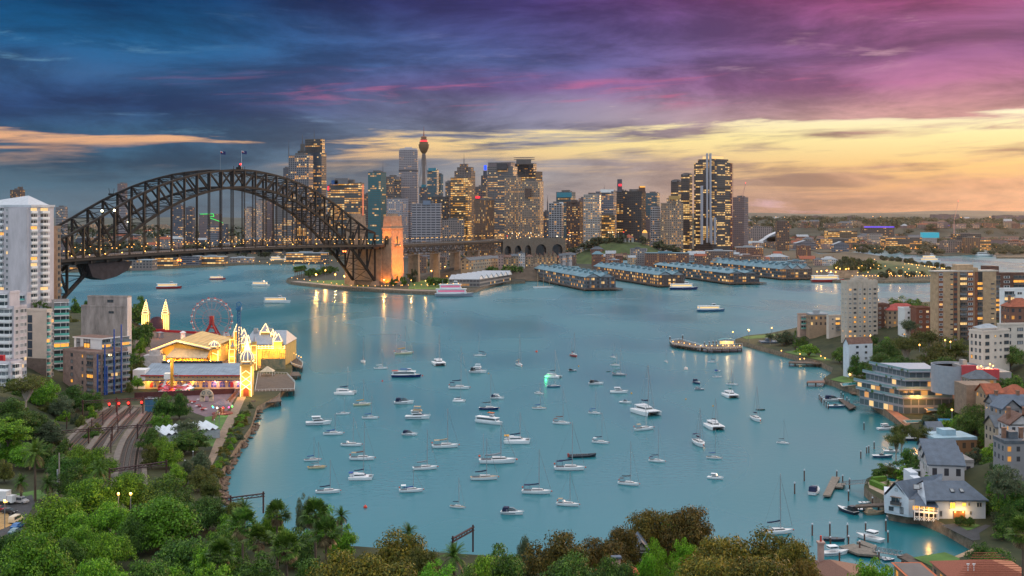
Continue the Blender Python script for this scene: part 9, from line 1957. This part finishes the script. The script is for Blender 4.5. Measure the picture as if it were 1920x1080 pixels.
# boats at the right hand moorings
G_='boats at the right hand moorings'
Cr(1528,924,24,62,'white cruiser with a navy cockpit seen from astern by the weathered pontoon','navy',L=8.5,group=G_,stripe=False);Cr(1588,960,32,118,'black and white wedge shaped speedboat with a dark cockpit cover','black',hc='dark',L=8,group=G_,small=True);Cr(1630,1012,42,132,'white open fishing boat with a T top and black outboards',None,L=8.2,group=G_,small=True,hard=True,stripe=False);Cr(1566,1040,44,12,'white runabout with a pale hardtop at the cove pontoon',None,hard=True,L=7.6,group=G_,small=True)
Cr(1563,752,30,-4,'white cruiser with a navy bimini at the grey pontoon','navy',L=9,group=G_);Cr(1568,764,34,-6,'blue and white speedboat in front of the cruiser at the grey pontoon',None,hc='steel',L=8,group=G_,small=True);Cr(1655,858,34,-6,'pale blue speedboat moored under the leaning trees',None,hc='steel',L=7.4,group=G_,small=True);Cr(1672,848,24,-4,'white runabout behind the pale blue speedboat',None,L=6,group=G_,small=True);Cr(1662,806,30,10,'white cruiser half hidden behind the leaning trees',None,hard=True,L=8,group=G_);Cr(1712,826,40,4,'dark hulled white launch behind the leaning trees','white',hc='dark',L=9.5,group=G_)
r_=Cr(1641,964,40,12,'boat under a tan fitted cover below the narrow pier','tan',L=6.6,group=G_,small=True,stripe=False)
for o in r_.children:
 if o.name.startswith(('hull','windscreen')):
  for sl in o.material_slots:sl.link='OBJECT';sl.material=CV['tan']
simple(1680,972,1.5,-8,'grey inflatable tender at the kayak raft','dinghy','dinghy',(('hull',lambda k:hull(k,3.6,1.5,.4,.85,.05),[HC['grey'],HC['grey'],deckw]),('thwart',lambda k:k.box(-.9,-.6,.36,-.6,.6,.44),[timber])))
for x,y,s_,lb,m_ in((1621,944,1.0,'white dinghy with a red outboard on the narrow pier',HC['white']),(1618,958,1.3,'turquoise dinghy between the wedge speedboat and the tan covered boat',mat('hull_turquoise',(.02,.30,.42),.4)),(1564,1014,1.6,'dark open dinghy tied behind the cove pontoon',HC['dark']),(1629,1026,1.1,'grey inflatable lying on the cove pontoon',HC['grey']),(1657,1048,.9,'white and blue dinghy left of the plank jetty',HC['white']),(1667,1051,.9,'turquoise dinghy beside the plank jetty',HC['steel']),(1578,911,.7,'little blue dinghy on the landing by the weathered pontoon',HC['steel'])):
 simple(x,y,s_,lu(-20,20),lb,'dinghy','dinghy',(('hull',lambda k:hull(k,3.6,1.5,.45,.85,.05),[m_,HC['dark'],HC['dark']if 'dark' in lb else deckw]),('thwart',lambda k:(k.box(-.9,-.6,.42,-.6,.6,.5),k.box(.3,-.5,.42,.6,.5,.5)),[timber])),'dinghies in the cove')

# trees of the near shore
TSC=1.0

def tt(x,yt,rp,H,leaf,kind,lod,label,group,trunk=None,zg=None,tr=None,name='tree'):
 Y=320.0
 for _ in range(6):
  X=(x-960)/FPX*Y;z=gz(X,Y)if zg is None else zg;Y=(CZ-z-H)*FPX/(yt-HY)
 return tree(kind,lod,(x-960)/FPX*Y,Y,z,rp*Y/FPX,H,leaf,label,group,trunk,tr=tr,name=name)

TSC=1.22
gA='big spreading trees at the bottom left'
for x,yt,rp,H,lf,lb in((302,924,78,14,'bright','largest bright green spreading tree at the bottom left'),(104,919,64,13,'green','broad green tree hiding the street at the bottom left'),(60,984,74,14,'green','broad green tree at the left edge of the foreground'),(180,1024,66,13,'green','rounded green tree at the bottom edge, second from the left'),(170,889,52,12,'green','green domed tree just below the nearest railway gantry'),
 (240,878,46,12,'green','green domed tree in front of the curving tracks'),(312,884,52,12,'deep','dark green domed tree right of the curving tracks'),(208,930,46,11,'green','smaller green tree between the two broad ones at the bottom left'),(352,988,80,14,'deep','dark green tree under the largest bright one'),(18,985,50,11,'deep','dark tree at the left edge beside the street'),(272,1030,56,12,'deep','dark tree at the bottom edge under the largest bright one'),(388,925,40,10,'deep','dark tree at the water edge below the boulders'),(400,1010,52,12,'green','green tree left of the fan palms'),(120,995,40,11,'deep','dark green tree between the broad trees at the bottom left'),(250,960,36,11,'deep','dark green tree left of the largest bright one'),(300,1040,50,10,'green','green tree at the bottom edge below the largest bright one'),(140,948,44,10,'green','green tree just right of the street'),(440,930,30,9,'olive','olive tree at the water edge by the bottom gantry'),(345,930,50,11,'deep','dark tree between the largest bright one and the boulders'),(205,985,44,11,'green','green tree filling the gap left of the largest bright one'),(150,975,40,10,'green','green tree in the middle of the bottom left canopy'),(420,985,40,10,'deep','dark tree left of the leftmost fan palm')):
 tt(x,yt,rp,H,lf,'dome',3,lb,gA,H*.14)
for x,yt,rp,H,lf,lb in((748,984,76,14,'bronze','bronze tinged fig crown right of the palms'),(650,1012,82,14,'bronze','bronze tinged fig crown spreading beneath the palms'),(708,1024,88,13,'bronze','bronze tinged fig crown at the bottom edge'),(790,1010,44,12,'olive','olive crown right of the bronze figs'),(1052,986,66,14,'rust','rust coloured fig left of the pair in the middle'),(1125,992,56,13,'rust','rust coloured fig right of the pair in the middle'),(1218,944,56,17,'rust','tall rust coloured fig standing up into the bay, left crown'),(1292,938,62,17,'rust','tall rust coloured fig standing up into the bay, right crown'),(1168,978,44,14,'rust','thin rust coloured crown between the fig pair and the tall figs'),
 (1356,984,76,15,'bronze','left crown of the great olive brown fig'),(1442,982,84,15,'bronze','highest crown of the great olive brown fig'),(1492,1004,52,13,'bronze','right crown of the great olive brown fig'),(1330,1022,74,13,'bronze','lower left crown of the great olive brown fig'),(1432,1022,84,13,'bronze','lower middle crown of the great olive brown fig'),(1506,1040,40,11,'rust','lowest right crown of the great olive brown fig'),(1075,1028,70,11,'deep','dark crown below the rust coloured pair'),(1150,1030,50,11,'deep','dark crown beside the orange ridge roof')):
 tt(x,yt,rp,H,lf,'dome',3,lb,'big figs along the bottom',H*.2)
for x,yt,rp,H,lf,lb in((1256,966,40,12,'bright','vivid green tree in front of the tall rust figs, top crown'),(1228,1004,34,11,'bright','vivid green tree in front of the tall rust figs, left crown'),(1284,1002,32,11,'bright','vivid green tree in front of the tall rust figs, right crown'),(1214,1036,34,10,'bright','vivid green tree beside the white gabled house'),(1262,1044,34,10,'bright','vivid green tree at the bottom edge under the tall figs'),(1640,1037,48,11,'bright','bright green round tree between the cove pontoon and the plank jetty'),(942,1014,62,12,'deep','dark green feathery tree at the bottom centre'),(905,1040,40,10,'green','green tree at the bottom edge left of centre'),(985,1006,26,11,'grey','pale grey green sapling behind the dark feathery tree'),(822,1046,46,9,'bright','light green bush at the bottom edge by the grey palm'),(880,1062,44,9,'deep','dark bush at the bottom edge below the rust gantry'),
 (570,922,20,11,'grey','lone grey green sapling standing above the palms'),(512,946,30,10,'green','green bushy tree behind the fan palms on the left'),(610,948,34,10,'green','light green bushy tree behind the fan palms on the right'),(430,965,38,10,'green','green tree behind the leftmost fan palm'),(560,985,44,10,'deep','dark tree among the fan palms'),(480,1030,60,10,'deep','dark undergrowth tree at the foot of the fan palms'),(580,1045,50,9,'deep','dark undergrowth tree right of the fan palm trunks'),(400,1052,50,9,'green','green bush at the bottom edge left of the palms'),(640,975,34,10,'bright','bright green crown at the right of the fan palms')):
 tt(x,yt,rp,H,lf,'round',3,lb,'leafy trees along the bottom',H*.12)
for x,yc,rp,lb in((455,985,40,'leftmost shaggy fan palm in the bottom cluster'),(520,965,32,'fan palm at the back of the bottom cluster'),(592,965,36,'fan palm at the back right of the bottom cluster'),(612,1000,38,'fan palm at the right of the bottom cluster'),(538,1028,40,'fan palm low in the middle of the bottom cluster'),(412,1040,36,'fan palm leaning at the bottom left of the cluster'),(485,1012,34,'fan palm in the middle of the bottom cluster')):
 H=15;Y=(CZ-6-H)*FPX/(yc-HY);palm('fan',(x-960)/FPX*Y,Y,gz((x-960)/FPX*Y,Y),rp*Y/FPX*1.02,6+H-gz((x-960)/FPX*Y,Y),lb,'fan palms at the bottom',.32)
for x,yc,rp,H,lb in((66,850,34,13,'big date palm beside the street on the left'),(186,880,28,9,'date palm at the end of the curving tracks'),(457,955,26,10,'feather palm behind the fan palms'),(852,1046,38,11,'grey feathered date palm at the bottom centre'),(766,1000,24,11,'dark feather palm above the bronze figs'),(640,968,22,10,'feather palm right of the lone sapling'),(40,905,22,5,'low feathery palm left of the big date palm'),(90,908,24,4,'low feathery palm right of the big date palm')):
 Y=(CZ-4-H)*FPX/(yc-HY);z=gz((x-960)/FPX*Y,Y);palm('feather',(x-960)/FPX*Y,Y,z,rp*Y/FPX*.98,H+4-z,lb,None,.42)
TSC=1.15
# the bank on the left
g=random.Random(31)
for x,yt,rp,H,lf,kind,lb in((48,702,46,14,'olive','euc','tall spreading gum below the stepped white block'),(84,706,34,13,'green','round','tree in front of the cream block'),(140,722,34,11,'deep','round','tree in front of the brown flats, left'),(172,728,26,11,'deep','round','tree in front of the brown flats, right'),(118,738,30,10,'grey','round','greyish tree on the bank above the yard'),(20,745,40,11,'deep','round','dark tree at the left edge of the bank'),(15,780,44,10,'green','round','green tree at the left edge above the big date palm'),(62,770,38,9,'deep','round','dark tree halfway down the bank'),(95,790,34,8,'grey','round','greyish bush tree at the foot of the bank'),(14,818,30,9,'bright','round','light green tree at the left edge'),(44,828,32,9,'green','round','green tree behind the big date palm'),(86,832,28,9,'deep','round','dark tree right of the big date palm'),(150,834,34,10,'green','round','leafy tree at the left end of the tracks'),(120,848,34,10,'deep','round','dark tree behind the thin pole'),(186,838,34,11,'green','round','leafy tree in front of the middle gantry'),(140,872,36,10,'deep','round','dark tree below the thin pole'),(8,858,20,8,'olive','round','yellowish tree at the left edge above the street')):
 tt(x,yt,rp,H,lf,kind,3 if kind!='euc' else 3,lb,'trees on the left bank',H*.2 if kind!='euc' else H*.45)
for j in range(26):x=g.uniform(0,180);yb=g.uniform(745,850)+x*.05;p=W(x,yb,5);sb(p.x,p.y,gz(p.x,p.y),g.uniform(2.5,4.5),g.uniform(3,6),g.choice(['deep','green','grey','olive']),'bushy shrub on the bank left of the railway yard','bank shrubs')
for x,yt,rp,H,lf,lb in((308,734,24,12,'deep','dark round tree hiding part of the long shed, left of a pair'),(336,736,22,11,'deep','dark round tree hiding part of the long shed, right of the pair'),(302,772,26,9,'green','green tree beside the curving tracks'),(288,800,26,9,'deep','dark tree right of the middle gantry'),(304,816,26,9,'green','olive green tree right of the tracks'),(284,828,20,9,'olive','small olive tree right of the nearest tracks'),(316,828,26,9,'green','green tree left of the waterside path'),(352,782,30,9,'grey','feathery tree in front of the marquee'),(366,800,32,9,'deep','dark tree in front of the marquee, right'),(344,806,30,9,'deep','dark tree below the marquee'),(378,845,22,7,'grey','small grey green tree by the waterside path'),(350,862,24,8,'grey','pale tree by the lower gantry'),(376,872,26,8,'olive','olive tree near the boulders'),(396,888,22,8,'olive','olive tree at the lower end of the path'),(330,868,22,8,'green','green tree right of the nearest gantry')):
 tt(x,yt,rp,H,lf,'round',3,lb,'trees between the railway and the water',H*.2)
for j in range(60):
 t_=g.random();x=470-t_*72+g.uniform(-8,7);yb=760+t_*140+g.uniform(-8,8);p=W(x,yb,3.2);sb(p.x,p.y,3.2,g.uniform(1.2,2.6),g.uniform(1.4,3.0),g.choice(['olive','olive','green','bronze','grey']),'grassy shrub between the waterside path and the boulders','shrubs above the boulders',2)
for x,yb,rp,H,lf in((258,610,20,18,'deep'),(268,640,18,14,'deep'),(262,665,16,12,'green'),(252,690,16,11,'deep'),(262,705,16,10,'olive'),(275,625,14,10,'deep'),(246,715,14,9,'olive'),(258,725,12,7,'green'),(145,608,16,22,'deep'),(168,600,14,22,'deep'),(135,628,20,16,'olive'),(248,640,14,14,'deep'),(270,655,16,12,'deep'),(242,735,10,6,'olive'),(266,592,14,18,'deep')):p=W(x,yb,6);tree('round',2,p.x,p.y,5,rp*p.y/FPX,H,lf,'dark tree on the steep bank beside the concrete building','trees beside the concrete building',H*.2)
TSC=1.36
# the right hand slope
gR='trees on the right hand slope'
for x,yt,rp,H,lf,kind,lb in((1544,590,33,17,'deep','dome','big dark round tree left of the slim putty tower'),(1517,640,24,9,'green','dome','clipped umbrella shaped tree on the lit lawn'),(1472,616,22,11,'grey','round','greyish tree behind the restaurant'),(1444,624,10,8,'grey','euc','thin small tree at the end of the point'),(1491,620,7,13,'deep','cone','dark cypress left of the clipped umbrella tree'),(1575,648,20,10,'deep','round','dark tree right of the clipped umbrella tree'),(1690,552,34,18,'deep','round','dark tree behind the red hipped roof'),(1722,556,20,15,'deep','round','dark tree right of the red hipped roof'),(1600,648,22,15,'grey','round','tall tree in front of the white gabled apartments, upper'),(1606,662,22,13,'deep','round','tall tree in front of the white gabled apartments, lower'),(1704,596,20,14,'grey','euc','thin grey gum in front of the white flats'),
 (1736,616,40,17,'olive','euc','white trunked gum spreading above the glass terraces'),(1700,628,34,17,'olive','euc','thin gum left of the white trunked one'),(1664,636,34,14,'deep','round','dark tree left of the gums'),(1652,660,36,13,'deep','round','dark tree behind the garden point'),(1680,664,36,12,'deep','round','dark tree above the glass terraces'),(1716,672,34,11,'deep','round','dark tree behind the glass terraces'),(1760,640,32,13,'olive','round','olive tree in front of the brick tower'),(1790,628,28,13,'olive','round','olive tree at the foot of the brick tower'),(1770,668,30,10,'deep','round','dark tree above the circular driveway'),(1644,690,26,9,'deep','round','dark bush tree on the garden point'),(1660,700,24,8,'green','round','green bush tree by the glass terraces'),(1612,700,14,6,'olive','round','small tree on the garden lawn'),(1622,712,16,5,'deep','round','low bush beside the green pool'),
 (1894,640,34,12,'deep','dome','dark spreading tree right of the pale four storey block'),(1868,655,22,9,'deep','round','dark tree beside the upper driveway'),(1832,752,46,14,'deep','dome','large dark tree behind the pale blue flat roof'),(1808,770,28,9,'green','round','green tree left of the large dark one'),(1860,790,30,9,'deep','round','dark tree right of the large one'),(1780,780,24,7,'green','round','leafy tree above the blue cubby house'),(1746,772,22,6,'grey','round','flowering bush by the bright blue pool'),(1792,742,10,7,'olive','round','clipped round tree at the corner of the glass terraces'),(1830,820,18,5,'rust','round','rust red bush beside the pale blue flat roof'),(1690,790,26,12,'olive','euc','leaning waterside gum, upper crown'),(1680,808,24,10,'olive','euc','leaning waterside gum, lower crown'),(1726,796,24,11,'olive','euc','second waterside gum right of the leaning one'),(1700,838,24,7,'deep','round','dark bush at the foot of the leaning gum'),
 (1654,868,18,5,'deep','round','rounded garden tree at the tip of the walled terrace'),(1672,868,18,5,'olive','round','yellowish garden tree behind the walled terrace'),(1690,872,18,5,'green','round','garden tree beside the flat roofed pavilion'),(1712,862,20,6,'deep','round','dark garden tree left of the joined townhouses'),(1868,868,24,8,'deep','round','dark tree right of the boathouse court'),(1884,868,34,9,'grey','round','greyish tree below the grey balcony house'),(1872,884,20,7,'bright','round','bright green tree right of the boathouse roof'),(1906,900,36,10,'deep','round','dark tree at the right edge above the path'),(1896,918,26,8,'green','round','green tree beside the boathouse'),(1900,945,36,9,'deep','round','dark tree at the right edge beside the path'),(1868,956,16,4,'grey','round','grey green bush at the right of the boathouse'),(1880,975,24,5,'deep','round','dark bush above the curving path'),(1846,1012,34,9,'deep','round','dark tree above the beach'),(1868,1024,40,9,'deep','round','dark tree right of the beach'),(1800,965,12,3,'deep','round','rounded shrub left of the boathouse door'),(1818,966,12,3,'deep','round','rounded shrub right of the boathouse door'),(1804,1058,30,6,'green','round','green bush left of the terracotta roof'),(1900,700,20,7,'deep','round','dark tree behind the orange roofs at the right edge'),(1872,706,18,6,'deep','round','dark tree right of the cream cottage'),(1858,828,24,7,'green','round','garden tree left of the grey balcony house')):
 tt(x,yt,rp,H,lf,kind,3 if(rp>27 and kind!='cone')or kind=='euc' else 2,lb,gR,H*.45 if kind=='euc' else H*.2)
for j in range(210):
 x=g.uniform(1500,1915);yb=g.uniform(640,1000)
 if yb>700+(x-1600)*.2 and x<1650:continue
 Y=500.0
 for _ in range(8):X=(x-960)/FPX*Y;z=gz(X,Y);Y=.5*Y+.5*(CZ-z)*FPX/(yb-HY)
 if distline(shore,np.array([X]),np.array([Y]))[0]<14 or not inside(bayp,np.array([X]),np.array([Y]))[0]:continue
 if 1670<x<1860 and 880<yb<990:continue
 sb(X,Y,z,g.uniform(2.4,5),g.uniform(3,6.5),g.choice(['deep','green','grey','deep','olive']),'bushy shrub filling a garden on the right hand slope','garden shrubs on the right hand slope')
for x,yc,rp,H,kind,lb in((1846,698,13,12,'fan','tall thin palm in front of the cream cottage'),(1904,1000,38,15,'fan','tall shaggy palm at the bottom right corner'),(1632,650,10,11,'fan','thin palm against the white gabled apartments'),(1745,560,14,13,'feather','palm behind the brick tower'),(1718,862,12,5,'feather','low palm behind the walled terrace'),(1800,870,14,5,'feather','bamboo like palm in front of the white court'),(1665,905,9,4,'feather','small palm in the walled terrace')):
 Y=400.0
 for _ in range(8):X=(x-960)/FPX*Y;z=gz(X,Y);Y=(CZ-z-H)*FPX/(yc-HY)
 palm(kind,X,Y,z,rp*Y/FPX,H,lb,None,.25)
for x0,x1,y0,y1,h,pst,lb in((421,496,972,962,5.6,(.15,.97),'maroon railway gantry standing out over the water at the bottom'),(848,888,1058,1034,6.2,(.02,.97),'short maroon gantry among the trees at the bottom centre')):gantry(x0,x1,y0,y1,h,pst,lb)

# the air
hm=bpy.data.materials.new('haze_air');hm.use_nodes=True;t=hm.node_tree;t.nodes.remove(t.nodes['Principled BSDF'])
vp=t.nodes.new('ShaderNodeVolumePrincipled');SI(vp,'Color',(.80,.78,.82,1));SI(vp,'Density',.00001);SI(vp,'Anisotropy',.74)
t.links.new(vp.outputs[0],t.nodes['Material Output'].inputs['Volume'])
mb=MB();mb.box(-15000,-90,-6,15000,17000,380)
hz=mb.bd('haze',hm);hz['kind']='stuff'
